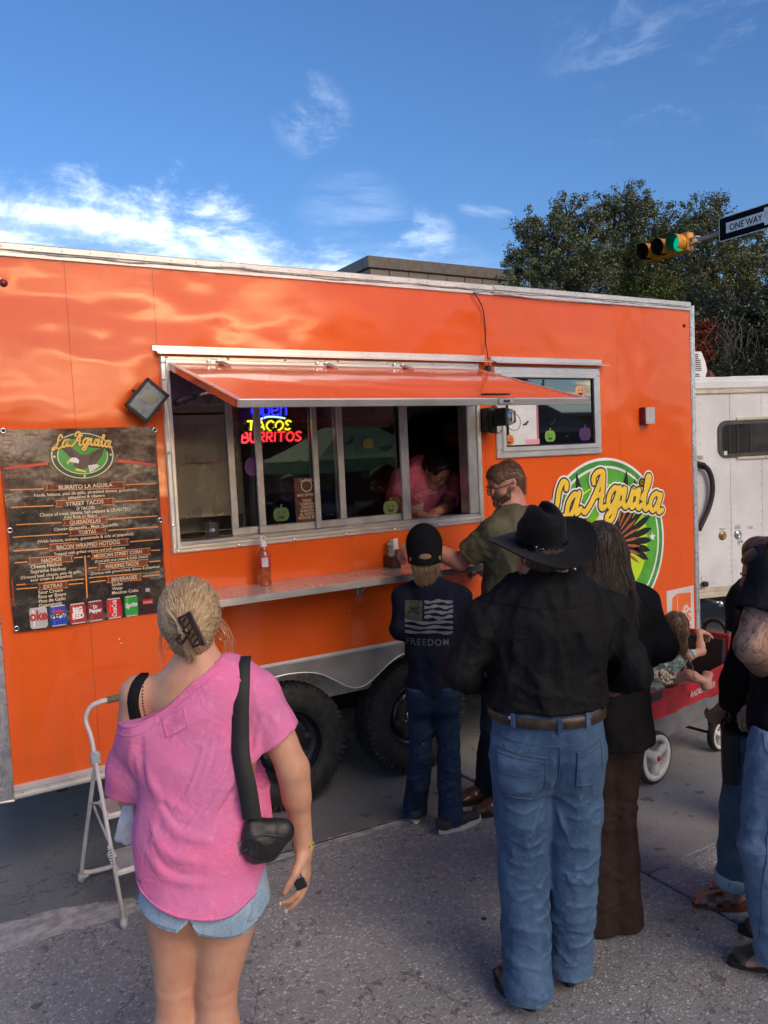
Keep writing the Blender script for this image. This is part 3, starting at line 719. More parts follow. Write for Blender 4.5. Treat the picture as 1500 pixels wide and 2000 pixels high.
LET={
'L':([[(1.05,1.35),(1.0,1.62),(.72,1.72),(.52,1.35),(.48,.75),(.22,.18),(-.10,.02),(-.22,.22),(.02,.34),(.42,.14),(.85,.0),(1.15,.16)]],1.12),
'a':([[(.82,.86),(.55,.98),(.22,.70),(.16,.26),(.38,.04),(.66,.30),(.86,.86)],[(.92,.98),(.80,.40),(.88,.06),(1.16,.22)]],1.08),
'A':([[(.42,1.30),(.36,1.55),(.62,1.78),(1.02,1.74),(.82,1.15),(.45,.45),(.05,.02),(-.15,.08)],[(1.06,1.74),(1.14,1.0),(1.12,.20),(1.28,.02),(1.48,.10)],[(.52,.62),(.86,.70),(1.20,.66)]],1.52),
'g':([[(.82,.86),(.55,.98),(.22,.70),(.16,.26),(.38,.04),(.66,.30),(.86,.86)],[(.92,.98),(.84,.20),(.66,-.45),(.34,-.66),(.16,-.40),(.52,-.12),(1.16,.22)]],1.08),
'u':([[(.0,.72),(.26,.96),(.22,.36),(.40,.04),(.68,.26),(.88,.92)],[(.92,.96),(.80,.36),(.92,.04),(1.16,.22)]],1.08),
'i':([[(.0,.72),(.28,.96),(.22,.30),(.38,.03),(.62,.22)],[(.42,1.34)]],.56),
'l':([[(.0,.55),(.34,1.15),(.44,1.66),(.26,1.70),(.22,1.1),(.22,.32),(.38,.03),(.62,.22)]],.56),
}
def script_word(txt,slant=.22):
 out=[];x=0
 for ch in txt:
  if ch==' ':x+=.42;continue
  segs,adv=LET[ch]
  for s_ in segs:out.append([(p[0]+x+slant*p[1],p[1])for p in s_])
  x+=adv
 return out,x
def arc_warp(segs,W_,rise,tilt=0.0):
 out=[]
 for s_ in segs:
  q=[]
  for(x,y)in s_:
   t=x/W_*2-1;q.append((x,y+rise*(1-t*t)+tilt*x))
  out.append(q)
 return out
def disc2d(cx,cz,rx,rz,n=64,a0=0,a1=2*math.pi):return[(cx+rx*math.cos(a),cz+rz*math.sin(a))for a in np.linspace(a0,a1,n+1)[:-1]]
def sticker(name,pts2,y,m_,parent,th=.0006,g=None):
 own=g is None;g=g or G();g.prism([(p[0],y,p[1])for p in pts2],(0,-th,0))
 return obj(name,g.out(),m_,parent)if own else None
def star2d(cx,cz,r):return[(cx+(r if k%2==0 else r*.42)*math.sin(k*math.pi/5),cz+(r if k%2==0 else r*.42)*math.cos(k*math.pi/5))for k in range(10)]

# logo on the wall: a 1.23 m round sticker
LC=(4.255,1.306);y=Y0-.0008
green=mat('logo_green',(.085,.36,.02),.35,coat=.5)
def logo_grad():
 mt,t,b=bsdf('logo_green_gradient');co=t.new('ShaderNodeTexCoord').outputs['Object']
 s_=t.new('ShaderNodeSeparateXYZ',{0:co});v_=t.math('ADD',s_.outputs[2],t.math('MULTIPLY',s_.outputs[0],-.35))
 f=t.mapr(v_,.55,1.15);t.l.new(t.mixc(f,(.50,.80,.02),(.10,.46,.02)),b.inputs['Base Color']);b.inputs['Roughness'].default_value=.3;b.inputs['Coat Weight'].default_value=.5;return mt
LG=sticker('logo_sticker',disc2d(*LC,.617,.617,96),y,ink('sticker_white',(.80,.82,.78)),T)
sticker('green_ring',disc2d(*LC,.598,.598,96),y-.0010,mat('logo_ring_green',(.06,.32,.06),.35,coat=.5),LG)
sticker('white_ring',disc2d(*LC,.560,.560,96),y-.0020,ink('sticker_white',(.80,.82,.78)),LG)
sticker('green_ring',disc2d(*LC,.543,.543,96),y-.0030,mat('logo_ring_green2',(.10,.42,.04),.35,coat=.5),LG)
sticker('yellow_ring',disc2d(*LC,.430,.430,96),y-.0040,ink('logo_lime',(.62,.80,.03)),LG)
sticker('green_field',disc2d(*LC,.420,.420,96),y-.0050,logo_grad(),LG)
g=G()
for a in(0.02,math.pi-.02,-math.pi/2):g.prism([(p[0],y-.0040,p[1])for p in star2d(LC[0]+.485*math.cos(a),LC[1]+.485*math.sin(a)-.005,.036)],(0,-.0016,0))
obj('star',g.out(),ink('sticker_white',(.80,.82,.78)),LG)
# spread eagle: black feathered wings with copper feathers
def wing(O,U,V,g1,g2,lift,sc=1.0):
 for k in range(9): # long dark flight feathers
  a=math.radians(82-k*14);Lf=(.36-.022*k)*sc
  b0=np.array([.10+.012*k,.12-.030*k])*sc;d=np.array([math.cos(a),math.sin(a)]);n2=np.array([-d[1],d[0]])
  w_=.024*sc;pts=[b0-n2*w_,b0+n2*w_,b0+d*Lf*.7+n2*w_*1.1,b0+d*Lf,b0+d*Lf*.72-n2*w_]
  g1.prism([np.array(O)+p[0]*U+p[1]*V+SN*lift for p in pts],SN*.0008)
 pts=[(-.02,-.16),(.10,-.20),(.22,-.10),(.20,.05),(.10,.16),(.0,.10)]
 g1.prism([np.array(O)+(p[0]*U+p[1]*V)*sc+SN*(lift+.0009)for p in pts],SN*.0008)
 for k in range(9):
  a=math.radians(70-k*13);b0=np.array([.05+.01*k,.10-.030*k])*sc
  d=np.array([math.cos(a),math.sin(a)]);Lf=(.20-.006*k)*sc;n2=np.array([-d[1],d[0]]);w_=.009*sc
  pts=[b0-n2*w_*.6,b0+n2*w_*.6,b0+d*Lf*.6+n2*w_*1.2,b0+d*Lf,b0+d*Lf*.6-n2*w_*1.2]
  g2.prism([np.array(O)+p[0]*U+p[1]*V+SN*(lift+.0022)for p in pts],SN*.0008)
g1,g2=G(),G();O_=np.array([LC[0]-.02,y,LC[1]+.03])
wing(O_+(.10,0,.02),SX,SZ,g1,g2,.006);wing(O_+(-.10,0,.02),-SX,SZ,g1,g2,.006)
g1.prism([O_+(a,0,b)+SN*.0085 for a,b in((-.12,.05),(-.06,.12),(.06,.12),(.12,.05),(.10,-.15),(.14,-.32),(0,-.36),(-.14,-.32),(-.10,-.15))],SN*.0008)
obj('eagle_wings',g1.out(),ink('logo_black',(.012,.012,.012)),LG);obj('wing_feathers',g2.out(),ink('logo_copper',(.42,.12,.035)),LG)
g=G();g.prism([O_+(a,0,b)+SN*.0095 for a,b in((-.05,.08),(-.07,.15),(-.03,.21),(.04,.20),(.07,.14),(.05,.08))],SN*.0008);obj('eagle_head',g.out(),ink('sticker_white',(.80,.82,.78)),LG)
g=G();g.prism([O_+(a,0,b)+SN*.0105 for a,b in((-.12,.12),(-.065,.17),(-.05,.13))],SN*.0008);obj('beak',g.out(),ink('logo_yellow',(.85,.55,.03)),LG)
segs,W_=script_word('La Aguila');segs=arc_warp(segs,W_,.55,.0)
s0=1.13/W_;O_=np.array([3.700,y-.0115,1.478]);U_=SX*s0;V_=SZ*s0*1.12+SX*.0
for nm,col,r,lift in(('word_border',(.80,.82,.78),.33,0.0),('word_outline',(.012,.02,.012),.24,.0012),('word_lettering',(.88,.60,.05),.150,.0026)):
 g=G();strokes(g,segs,O_,U_,V_,SN,r,.0008,8,lift);obj(nm,g.out(),ink('logo_'+nm,col),LG)
# builder's decal by the corner
JD=sticker('builder_decal',[(4.888,.878),(5.200,.885),(5.200,.540),(4.888,.540)][::1],y,ink('decal_silver',(.60,.58,.56)),T)
oi=ink('decal_orange',(.80,.16,.035))
g=G()
g.prism([(x,y-.0008,z)for x,z in((4.945,.70),(4.950,.815),(5.005,.845),(5.165,.835),(5.165,.715),(5.01,.70))],(0,-.0006,0));obj('trailer_emblem',g.out(),oi,JD)
g=G();g.prism([(x,y-.0018,z)for x,z in((5.005,.70),(5.008,.845),(5.012,.845),(5.012,.70))],(0,-.0006,0));g.prism([(a,y-.0018,b)for a,b in disc2d(5.105,.712,.032,.032,24)],(0,-.0006,0));obj('emblem_line',g.out(),ink('decal_silver',(.60,.58,.56)),JD)
g=G();g.prism([(a,y-.0028,b)for a,b in disc2d(5.105,.712,.010,.010,16)],(0,-.0006,0));obj('emblem_hub',g.out(),oi,JD)
def wall_text(name,txt,cx,cz,capw,m_,parent,yy,hscale=1.0,bold=.02,shear=0,space=1.0,th=.0004):
 V,F=text_geo(txt,1.0,bold,shear,space);w_=V[:,0].max()-V[:,0].min();s_=capw/w_
 V[:,0]=(V[:,0]-(V[:,0].max()+V[:,0].min())/2)*s_;V[:,1]=(V[:,1]-.36)*s_*hscale
 return obj(name,(frame_map(V,(cx,yy,cz),SX,SZ,SN),F),m_,parent)
wall_text('decal_name',"JR'S",5.065,.650,.20,oi,JD,y-.0009,1.0,.03)
wall_text('decal_line',"BUILD",5.08,.603,.10,oi,JD,y-.0009);wall_text('decal_line',"TRAILERS",5.07,.575,.19,oi,JD,y-.0009,.8);wall_text('decal_line',"555",5.09,.552,.10,oi,JD,y-.0009,.9)

# halloween stickers on the panes
def pumpkin(cx,cz,r,m_,parent,yy,face=True):
 g=G()
 for dx,rr in((-.45,.62),(0,.70),(.45,.62)):g.prism([(p[0],yy,p[1])for p in disc2d(cx+dx*r,cz,rr*r,.86*r,20)],(0,-.0005-.0003*(dx==0),0))
 g.prism([(cx-.12*r,yy,cz+.8*r),(cx+.12*r,yy,cz+.8*r),(cx+.22*r,yy,cz+1.25*r),(cx+.0*r,yy,cz+1.28*r)],(0,-.0004,0))
 o=obj('pumpkin_sticker',g.out(),m_,parent)
 if face:
  g=G();g.prism([(cx+a*r,yy-.001,cz+b*r)for a,b in((-.55,-.1),(-.2,-.25),(0,-.15),(.25,-.28),(.55,-.08),(.3,-.55),(-.3,-.55))],(0,-.0004,0))
  for s_ in(-1,1):g.prism([(cx+(s_*.35+a)*r,yy-.001,cz+b*r)for a,b in((-.16,.1),(.16,.1),(0,.42))],(0,-.0004,0))
  obj('face_print',g.out(),ink('pumpkin_face',(.03,.03,.03)),o)
 return o
def bat(cx,cz,r,ang_,m_,parent,yy):
 P_=[(-1,.1),(-.7,.45),(-.35,.25),(-.12,.2),(-.1,.42),(0,.3),(.1,.42),(.12,.2),(.35,.25),(.7,.45),(1,.1),(.68,-.02),(.45,-.18),(.3,0),(.12,-.3),(0,-.42),(-.12,-.3),(-.3,0),(-.45,-.18),(-.68,-.02)]
 ca,sa=math.cos(ang_),math.sin(ang_)
 return sticker('bat_sticker',[(cx+r*(a*ca-b*sa),cz+r*(a*sa+b*ca))for a,b in P_],yy,m_,parent,.0005)
batm=ink('bat_black',(.006,.006,.007),.3);yw=Y0-.0125
pumpkin(*wxy(1131,765),.046,mat('sticker_peach',(.62,.33,.16),.4),W2,yw)
pumpkin(*wxy(1072,852),.044,mat('sticker_green',(.20,.48,.06),.4),W2,yw)
pumpkin(*wxy(1140,848),.052,mat('sticker_purple',(.085,.025,.14),.4),W2,yw)
pumpkin(*wxy(992,860),.038,mat('sticker_orange',(.75,.22,.02),.4),W2,yw)
for(px,py,r,a)in((1025,828,.030,.5),(1078,825,.036,.7),(1104,853,.024,.2),(1058,752,.04,1.1)):bat(*wxy(px,py),r,a,batm,W2,yw-.0006)
c0=wxy(990,790);c1=wxy(1048,870)
sticker('paper_sheet',[(c0[0],2.04),(c1[0]-.005,2.04),(c1[0]-.005,2.40),(c0[0],2.40)],yw+.0002,mat('glossy_white_paper',(.66,.68,.68),.25,var=.05,vs=6,bump=.8,bs=14,bdist=.004),W2)
sticker('pink_edge',[(c1[0]-.004,2.04),(c1[0]+.012,2.04),(c1[0]+.012,2.40),(c1[0]-.004,2.40)],yw+.0001,ink('pink_strip',(.45,.14,.22)),W2)
sticker('pink_note',[(c0[0]+.14,2.042),(c0[0]+.26,2.042),(c0[0]+.26,2.075),(c0[0]+.14,2.075)],yw-.0006,ink('pink_note',(.70,.32,.38)),W2)
ypane={0:Y0+.045,1:Y0+.020,2:Y0+.045}
dg=mat('sticker_dull_green',(.08,.17,.04),.6)
pumpkin(*wxy(505,911),.060,mat('sticker_deep_purple',(.13,.03,.16),.5),SW,Y0+.0435)
pumpkin(*wxy(553,1005),.045,dg,SW,Y0+.026);pumpkin(*wxy(727,865),.035,mat('sticker_yellow',(.16,.17,.03),.6),SW,Y0+.050,False)
pumpkin(*wxy(771,992),.048,mat('sticker_leaf_green',(.15,.21,.045),.6),SW,Y0+.050)
for(px,py,r,a,k)in((487,838,.045,.9,0),(578,832,.04,.3,1),(540,838,.035,.1,1),(583,905,.035,.2,1),(693,862,.035,.6,2),(763,876,.05,.1,2)):bat(*wxy(px,py),r,a,batm,SW,ypane[k]+.0055)
# meat options sheet
mc=[wxy(570,935),wxy(625,1020)]
mp_=sticker('meat_options_sheet',[(1.850,1.655),(1.992,1.655),(1.992,1.905),(1.850,1.905)],Y0+.0255,mat('brown_laminate',(.12,.035,.022),.3,vs=40,var=.4),SW)
cr=ink('menu_cream',(.62,.50,.34));yy=Y0+.0246
g=G();g.prism([(p[0],yy,p[1])for p in disc2d(1.926,1.860,.036,.036,28)],(0,-.0003,0));obj('emblem',g.out(),cr,mp_)
g=G();g.prism([(p[0],yy-.0006,p[1])for p in disc2d(1.926,1.860,.030,.030,28)],(0,-.0003,0));obj('emblem_field',g.out(),mat('emblem_brown',(.05,.03,.02),.4),mp_)
wall_text('sheet_heading','MEAT OPTIONS',1.924,1.808,.120,cr,mp_,yy,1.2);wall_text('sheet_heading','La Aguila',1.926,1.893,.08,cr,mp_,yy-.001,1.2)
for i,w_ in enumerate(('ASADA','CARNITAS','CHICKEN','BARBACOA','AL PASTOR','GROUND BEEF')):wall_text('sheet_line',w_,1.925,1.777-i*.0195,.011*len(w_),cr,mp_,yy,1.2)

# ------------------------------------------------------------------ neon sign hanging inside the serving window
NS=thing('neon_sign',(1.80,Y0+.14,2.2),'glowing neon sign reading OPEN TACOS BURRITOS behind the serving window glass','neon sign')
def neon(name,segs,cx,cz,w_,h_,m_,r=.0052):
 xs=[p[0]for s_ in segs for p in s_];zs=[p[1]for s_ in segs for p in s_];x0,x1,z0,z1=min(xs),max(xs),min(zs),max(zs);g=G()
 for s_ in segs:
  pts=[(cx+((p[0]-x0)/(x1-x0)-.5)*w_,Y0+.14,cz+((p[1]-z0)/(z1-z0)-.5)*h_)for p in s_]
  g.tube(spline(pts,5)if len(pts)>2 else pts,r,8)
 return obj(name,g.out(),m_,NS,True)
def block(txt):
 C_={'T':([[(0,1),(.8,1)],[(.4,1),(.4,0)]],1.0),'A':([[(0,0),(.2,.55),(.4,1),(.6,.55),(.8,0)],[(.15,.35),(.65,.35)]],1.0),
 'C':([[(.75,.8),(.4,1),(.05,.7),(.05,.3),(.4,0),(.75,.2)]],.95),'O':([[(.4,1),(.05,.7),(.05,.3),(.4,0),(.75,.3),(.75,.7),(.42,1)]],.98),
 'S':([[(.65,.85),(.35,1),(.08,.78),(.35,.52),(.62,.25),(.35,0),(.02,.15)]],.85),'B':([[(.05,0),(.05,1)],[(.05,1),(.5,.95),(.5,.58),(.08,.52)],[(.08,.52),(.62,.45),(.58,.05),(.05,0)]],.85),
 'U':([[(.03,1),(.05,.3),(.35,0),(.65,.3),(.67,1)]],.9),'R':([[(.05,0),(.05,1)],[(.05,1),(.55,.95),(.55,.55),(.08,.5)],[(.25,.5),(.65,0)]],.85),'I':([[(.1,0),(.1,1)]],.38)}
 out=[];x=0
 for ch in txt:
  s_,adv=C_[ch];out+=[[(p[0]+x+.12*p[1],p[1])for p in q]for q in s_];x+=adv
 return out
opn=[[(.45,1.0),(.05,.75),(.05,.25),(.45,0),(.8,.3),(.75,.8),(.45,1.0)],[(1.05,.95),(1.0,.3),(1.0,-.45)],[(1.02,.75),(1.3,.98),(1.6,.7),(1.55,.2),(1.25,0),(1.02,.2)],[(1.85,.5),(2.4,.55),(2.3,.95),(1.95,.9),(1.85,.4),(2.1,0),(2.5,.15)],[(2.7,.0),(2.75,.95)],[(2.75,.7),(3.0,.98),(3.25,.8),(3.25,0)]]
nb=lambda n_,c,s_:mat(n_,tuple(x*.1 for x in c),.4,emit=c,es=s_)
a,b=wxy(527,805);nyy=Y0+.14
def nx(px0,px1,py):a_=WP(px0,py,nyy);b_=WP(px1,py,nyy);return(a_[0]+b_[0])/2,(a_[2]+b_[2])/2,b_[0]-a_[0]
n0=nx(494,559,805);neon('neon_word',opn,n0[0],n0[1]-.004,n0[2],.080,nb('neon_blue',(.012,.02,1.0),2.6))
n0=nx(508,557,816);neon('neon_bar',[[(0,0),(1,.35),(2,.3),(3,0.05)]],n0[0],n0[1],n0[2],.012,nb('neon_white',(.45,.65,1.0),1.6))
n0=nx(484,569,831);neon('neon_word',block('TACOS'),n0[0],n0[1],n0[2],.052,nb('neon_yellow',(1.0,.78,.03),1.3))
n0=nx(472,589,854);neon('neon_word',block('BURRITOS'),n0[0],n0[1]+.002,n0[2],.054,nb('neon_red',(1.0,.025,.035),2.0))
g=G();g.box((1.60,Y0+.150,2.02),(2.02,Y0+.153,2.34));obj('backing',g.out(),M['clear'],NS)
g=G();g.tube(spline([(1.66,Y0+.15,2.50),(1.62,Y0+.15,2.38),(1.66,Y0+.15,2.30)],5),.003,6);g.tube([(1.95,Y0+.15,2.79),(1.93,Y0+.15,2.34)],.002,6);g.tube([(1.66,Y0+.15,2.79),(1.66,Y0+.15,2.34)],.002,6);obj('hanging_wire',g.out(),M['black'],NS)
nz=bpy.data.objects

# ------------------------------------------------------------------ menu banner
BX0,BX1,BZ0,BZ1=.360,1.081,1.258,2.210
BN=thing('menu_banner',(.72,Y0-.01,BZ0),'large dark brown vinyl menu banner grommeted to the orange wall','banner')
def bsurf(x,z):
 u_=(x-BX0)/(BX1-BX0);v_=(z-BZ0)/(BZ1-BZ0)
 return Y0-.012-.007*math.sin(u_*7+v_*3.1)*math.sin(v_*6+1)*min(1,6*u_,6*(1-u_))-.0025*math.sin(v_*23+u_*5)
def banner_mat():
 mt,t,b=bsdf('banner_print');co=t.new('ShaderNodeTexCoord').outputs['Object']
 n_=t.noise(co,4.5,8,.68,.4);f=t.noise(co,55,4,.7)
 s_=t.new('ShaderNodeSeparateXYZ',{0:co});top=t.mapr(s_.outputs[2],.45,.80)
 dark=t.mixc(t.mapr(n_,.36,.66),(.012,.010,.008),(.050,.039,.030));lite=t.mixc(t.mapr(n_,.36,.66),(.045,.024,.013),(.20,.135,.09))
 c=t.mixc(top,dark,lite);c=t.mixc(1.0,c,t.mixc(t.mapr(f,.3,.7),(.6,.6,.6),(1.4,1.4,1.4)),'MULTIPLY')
 t.l.new(c,b.inputs['Base Color']);b.inputs['Roughness'].default_value=.24;b.inputs['Specular IOR Level'].default_value=.9
 w1=t.new('ShaderNodeTexWave',{'Vector':co,'Scale':60.0,'Distortion':.5}).outputs[1]
 h=t.math('ADD',t.math('MULTIPLY',t.noise(co,5,3,.5),8.0),t.math('MULTIPLY',w1,.12))
 t.l.new(t.new('ShaderNodeBump',{'Height':h,'Strength':.9,'Distance':.003}).outputs[0],b.inputs['Normal']);return mt
g=G();g.sheet(lambda a_,b_:(BX0+a_*(BX1-BX0)-.006*math.sin(b_*9)*(a_<.01),bsurf(BX0+a_*(BX1-BX0),BZ0+b_*(BZ1-BZ0)),BZ0+b_*(BZ1-BZ0)),48,60)
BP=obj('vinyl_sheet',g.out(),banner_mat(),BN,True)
def onb(V,lift):V=np.array(V,float);V[:,1]=[bsurf(p[0],p[2])-lift for p in V];return V
def bpoly(name,polys,m_,lift,sub=1):
 g=G()
 for pts in polys:
  q=[]
  for i in range(len(pts)):
   a_,b_=np.array(pts[i]),np.array(pts[(i+1)%len(pts)])
   k=max(1,int(np.linalg.norm(b_-a_)/.02))if sub else 1
   q+=[a_+(b_-a_)*j/k for j in range(k)]
  cc=np.mean(q,axis=0);V=[(cc[0],0,cc[1])]+[(p[0],0,p[1])for p in q]
  if len(pts)<=4 or sub==2:g.add(onb(V,lift),[(0,i+1,(i+1)%len(q)+1)for i in range(len(q))])
  else:g.add(onb(V[1:],lift),[tuple(range(len(q)))])
 return obj(name,g.out(),m_,BP)
def z1(zx,zy):return wxy(zx/3.75,800+zy/3.75) # a point of the banner as measured in the photo
def btext(txt,xa,ya,xb,yb,m_,capx=None,lift=.0022,bold=.015,name='menu_line'):
 A_,B_=np.array(z1(xa,ya)),np.array(z1(xb,yb));w_=B_[0]-A_[0]
 V,F=text_geo(txt,1.0,bold);ww=V[:,0].max()-V[:,0].min();s_=w_/ww
 hs=(capx/3.75*.00285/.73)/s_ if capx else 1.0
 V[:,0]=(V[:,0]-(V[:,0].max()+V[:,0].min())/2)*s_+(A_[0]+B_[0])/2
 V[:,2]=(V[:,1]-.36)*s_*hs+(A_[1]+B_[1])/2;V[:,1]=0
 obj(name,(onb(V,lift),F),m_,BP)
crm=ink('print_cream',(.72,.60,.42));plate_m=mat('print_brick_red',(.16,.035,.018),.4,vs=60,var=.3);og=ink('print_orange',(.80,.30,.07));rd=ink('print_red',(.62,.07,.035))
def head(txt,px0,px1,tx0,tx1,yl,yr,capx,lines=()):
# yl / yr: height of the centre line at px0 and px1
 h_=21;P4=[z1(px0,yl-h_),z1(px1,yr-h_),z1(px1-12,yr),z1(px1,yr+h_),z1(px0,yl+h_),z1(px0+12,yl)]
 Q4=[z1(px0-5,yl-h_-4),z1(px1+5,yr-h_-4),z1(px1-8,yr),z1(px1+5,yr+h_+4),z1(px0-5,yl+h_+4),z1(px0+8,yl)]
 bpoly('heading_border',[Q4],og,.0006);bpoly('heading_plate',[P4],plate_m,.0012)
 f=lambda x:yl+(yr-yl)*(x-px0)/(px1-px0)
 btext(txt,tx0,f(tx0),tx1,f(tx1),crm,capx,name='menu_heading')
 for(a_,ya,b_,yb)in lines:bpoly('rule',[[z1(a_,ya-4),z1(b_,yb-4),z1(b_,yb+4),z1(a_,ya+4)]],og,.0009)
head('BURRITO LA AGUILA',335,908,425,820,568,552,26,[(65,588,318,580),(918,550,1138,541)])
head('STREET TACOS',405,828,480,755,690,672,26,[(76,716,388,702),(840,674,1145,657)])
head('QUESADILLAS',460,780,505,732,828,806,26,[(118,843,448,825),(790,802,1150,778)])
head('TORTAS',505,772,570,698,903,884,26,[(90,934,494,908),(784,884,1157,857)])
head('BACON WRAPPED HOTDOG',362,935,412,872,1008,966,28,[(97,1035,352,1016),(946,967,1165,948)])
head('NACHOS',208,528,300,448,1108,1088,26,[(104,1121,198,1112),(538,1084,604,1079)])
head('MEXICAN STREET CORN',670,1094,686,1034,1070,1035,24,[(636,1075,658,1073),(1102,1031,1168,1026)])
head('WALKING TACOS',718,1078,765,1012,1152,1118,26,[(642,1161,708,1154),(1088,1113,1172,1106)])
head('EXTRAS',280,487,315,452,1296,1278,26,[(120,1313,270,1300),(496,1278,606,1269),(118,1282,612,1238)])
head('BEVERAGES',783,1028,814,998,1244,1222,26,[(655,1263,773,1249),(1038,1219,1163,1208),(647,1231,1165,1184)])
bpoly('rule',[[z1(614,1068),z1(624,1068),z1(641,1378),z1(631,1378)]],og,.0009)
bpoly('stripe',[[z1(42,440),z1(20,425),z1(347,383),z1(349,403)],[z1(860,366),z1(1155,398),z1(1155,412),z1(860,386)]],rd,.0009)
for(t_,a_,ya,b_,yb,c_)in(
('Asada, lettuce, pico de gallo, shredded cheese, guacamole,',240,621,1005,588,20),('jalapeños & cilantro',494,640,765,629,20),
('(3 TACOS)',555,722,687,717,20),('Choice of meat, onions, bell peppers & CILANTRO',287,768,953,727,22),('Add Rice or Beans',462,786,708,772,20),
('Cheese Quesadilla - Meat Quesadilla',391,873,860,841,20),('(With lettuce, tomato, guacamole & side of jalapeños)',273,963,972,910,20),
('Topped with grilled onions and bell peppers',391,1055,912,1010,18),('Cheese Nachos',220,1143,450,1134,22),('Supreme Nachos',220,1180,478,1163,22),
('(Ground beef, cheese, pico de gallo,',148,1222,595,1186,19),('sour cream & jalapeños)',220,1243,525,1216,19),('Sour Cream',277,1332,456,1321,22),('Rice or Beans',277,1363,480,1350,22),
('Pico de Gallo',280,1395,476,1382,22),('Guacamole',280,1428,450,1415,22),('(Corn with sour cream & Cotija cheese)',692,1110,1077,1072,17),('(Doritos with ground beef, cheese & jalapeños)',661,1199,1163,1146,17),
('Sodas',815,1277,894,1272,22),('Water',818,1308,898,1303,22),('Mexican Coke',818,1338,1008,1321,22)):
 btext(t_,a_,ya,b_,yb,crm,c_)
# banner logo
lc=np.array(z1(604,338));R1,R2=.152,.116
for nm,col,a_,b_,lf in(('logo_rim',(.03,.05,.03),R1,R2,.0010),('logo_ring',(.72,.66,.40),R1*.955,R2*.955,.0014),('logo_band',(.025,.05,.022),R1*.92,R2*.92,.0018),('logo_ring',(.72,.66,.40),R1*.78,R2*.78,.0022),('logo_field',(.05,.30,.045),R1*.75,R2*.75,.0026)):
 bpoly(nm,[disc2d(lc[0],lc[1],a_,b_,40)],ink('b'+nm+str(a_),col),lf,2)
bpoly('star',[star2d(*(lc+(dx,dz)),.009)for dx,dz in((-.131,0),(.131,0),(0,-.099),(0,.099))],crm,.0032,0)
EZ=lambda L_:[z1(a_,b_)for a_,b_ in L_]
br=ink('eagle_brown',(.075,.045,.035));br2=ink('eagle_dark',(.030,.020,.016));wh=ink('eagle_white',(.74,.72,.68));yl_=ink('eagle_yellow',(.80,.60,.06))
bpoly('eagle_body',[EZ([(440,278),(520,278),(590,330),(640,330),(690,292),(762,280),(740,345),(700,395),(660,420),(590,440),(530,410),(560,360),(500,340)])],br,.0034,0)
bpoly('eagle_feathers',[EZ([(440+k*16,280+k*6),(452+k*16,278+k*6),(520+k*9,350),(512+k*9,352)])for k in range(5)]+[EZ([(758-k*14,284+k*12),(748-k*14,282+k*12),(650,350+k*9),(655,356+k*9)])for k in range(6)],br2,.0038,0)
bpoly('eagle_head',[EZ([(500,368),(520,352),(555,352),(575,372),(570,395),(535,388),(508,384)])],wh,.0042,0)
bpoly('eagle_beak',[EZ([(484,388),(502,368),(512,380),(500,386),(492,405)])],yl_,.0046,0)
bpoly('eagle_tail',[EZ([(640+k*12,410-k*2),(650+k*13,408-k*2),(668+k*15,462-k*12),(656+k*14,462-k*11)])for k in range(5)],wh,.0042,0)
bpoly('eagle_talon',[EZ([(540,438),(565,432),(620,448),(625,462),(590,452),(560,450)])],yl_,.0042,0)
segs,W_=script_word('La Aguila');segs=arc_warp(segs,W_,.5)
A_,B_=np.array(z1(388,290)),np.array(z1(806,262));s0=(B_[0]-A_[0])/W_
for nm,col,r_,lf in(('logo_word_outline',(.02,.02,.012),.21,.0048),('logo_word',(.78,.48,.10),.14,.0058)):
 g=G();strokes(g,segs,(A_[0],bsurf(lc[0],lc[1]+.06),A_[1]-.005),SX*s0,SZ*s0*1.15,SN,r_,.0007,6,lf,4);obj(nm,g.out(),ink('b'+nm,col),BP)
# drinks printed along the foot of the banner
def can(zx,zy0,zy1,w_,col,words,col2=None):
 A_=np.array(z1(zx,zy0));B_=np.array(z1(zx,zy1));hw=w_/3.75*.00268/2;x0,x1=A_[0]-hw,A_[0]+hw;t_,b_=A_[1],B_[1];h_=t_-b_
 mm=ink('can_%d_%d'%(zx,zy0),col,.3)
 bpoly('can_print',[[(x0+hw*.18,t_),(x1-hw*.18,t_),(x1,t_-h_*.12),(x1,b_+h_*.1),(x1-hw*.2,b_),(x0+hw*.2,b_),(x0,b_+h_*.1),(x0,t_-h_*.12)]],mm,.0012,2)
 bpoly('can_top',[[(x0+hw*.18,t_),(x1-hw*.18,t_),(x1-hw*.1,t_-h_*.06),(x0+hw*.1,t_-h_*.06)],[(x0+hw*.1,b_+h_*.05),(x1-hw*.1,b_+h_*.05),(x1-hw*.2,b_),(x0+hw*.2,b_)]],ink('can_metal',(.55,.55,.55),.3),.0016)
 bpoly('can_glint',[[(x0+hw*.35,t_-h_*.1),(x0+hw*.55,t_-h_*.1),(x0+hw*.55,b_+h_*.1),(x0+hw*.35,b_+h_*.1)]],ink('can_glint%d'%zx,tuple(min(1,c*1.5+.06)for c in col),.3),.0014)
 if col2:bpoly('can_badge',[disc2d((x0+x1)/2,(t_+b_)/2,hw*.92,h_*.27,20)],ink('can_badge%d'%zx,col2),.0019,2)
 return(x0+x1)/2,(t_+b_)/2,hw,h_
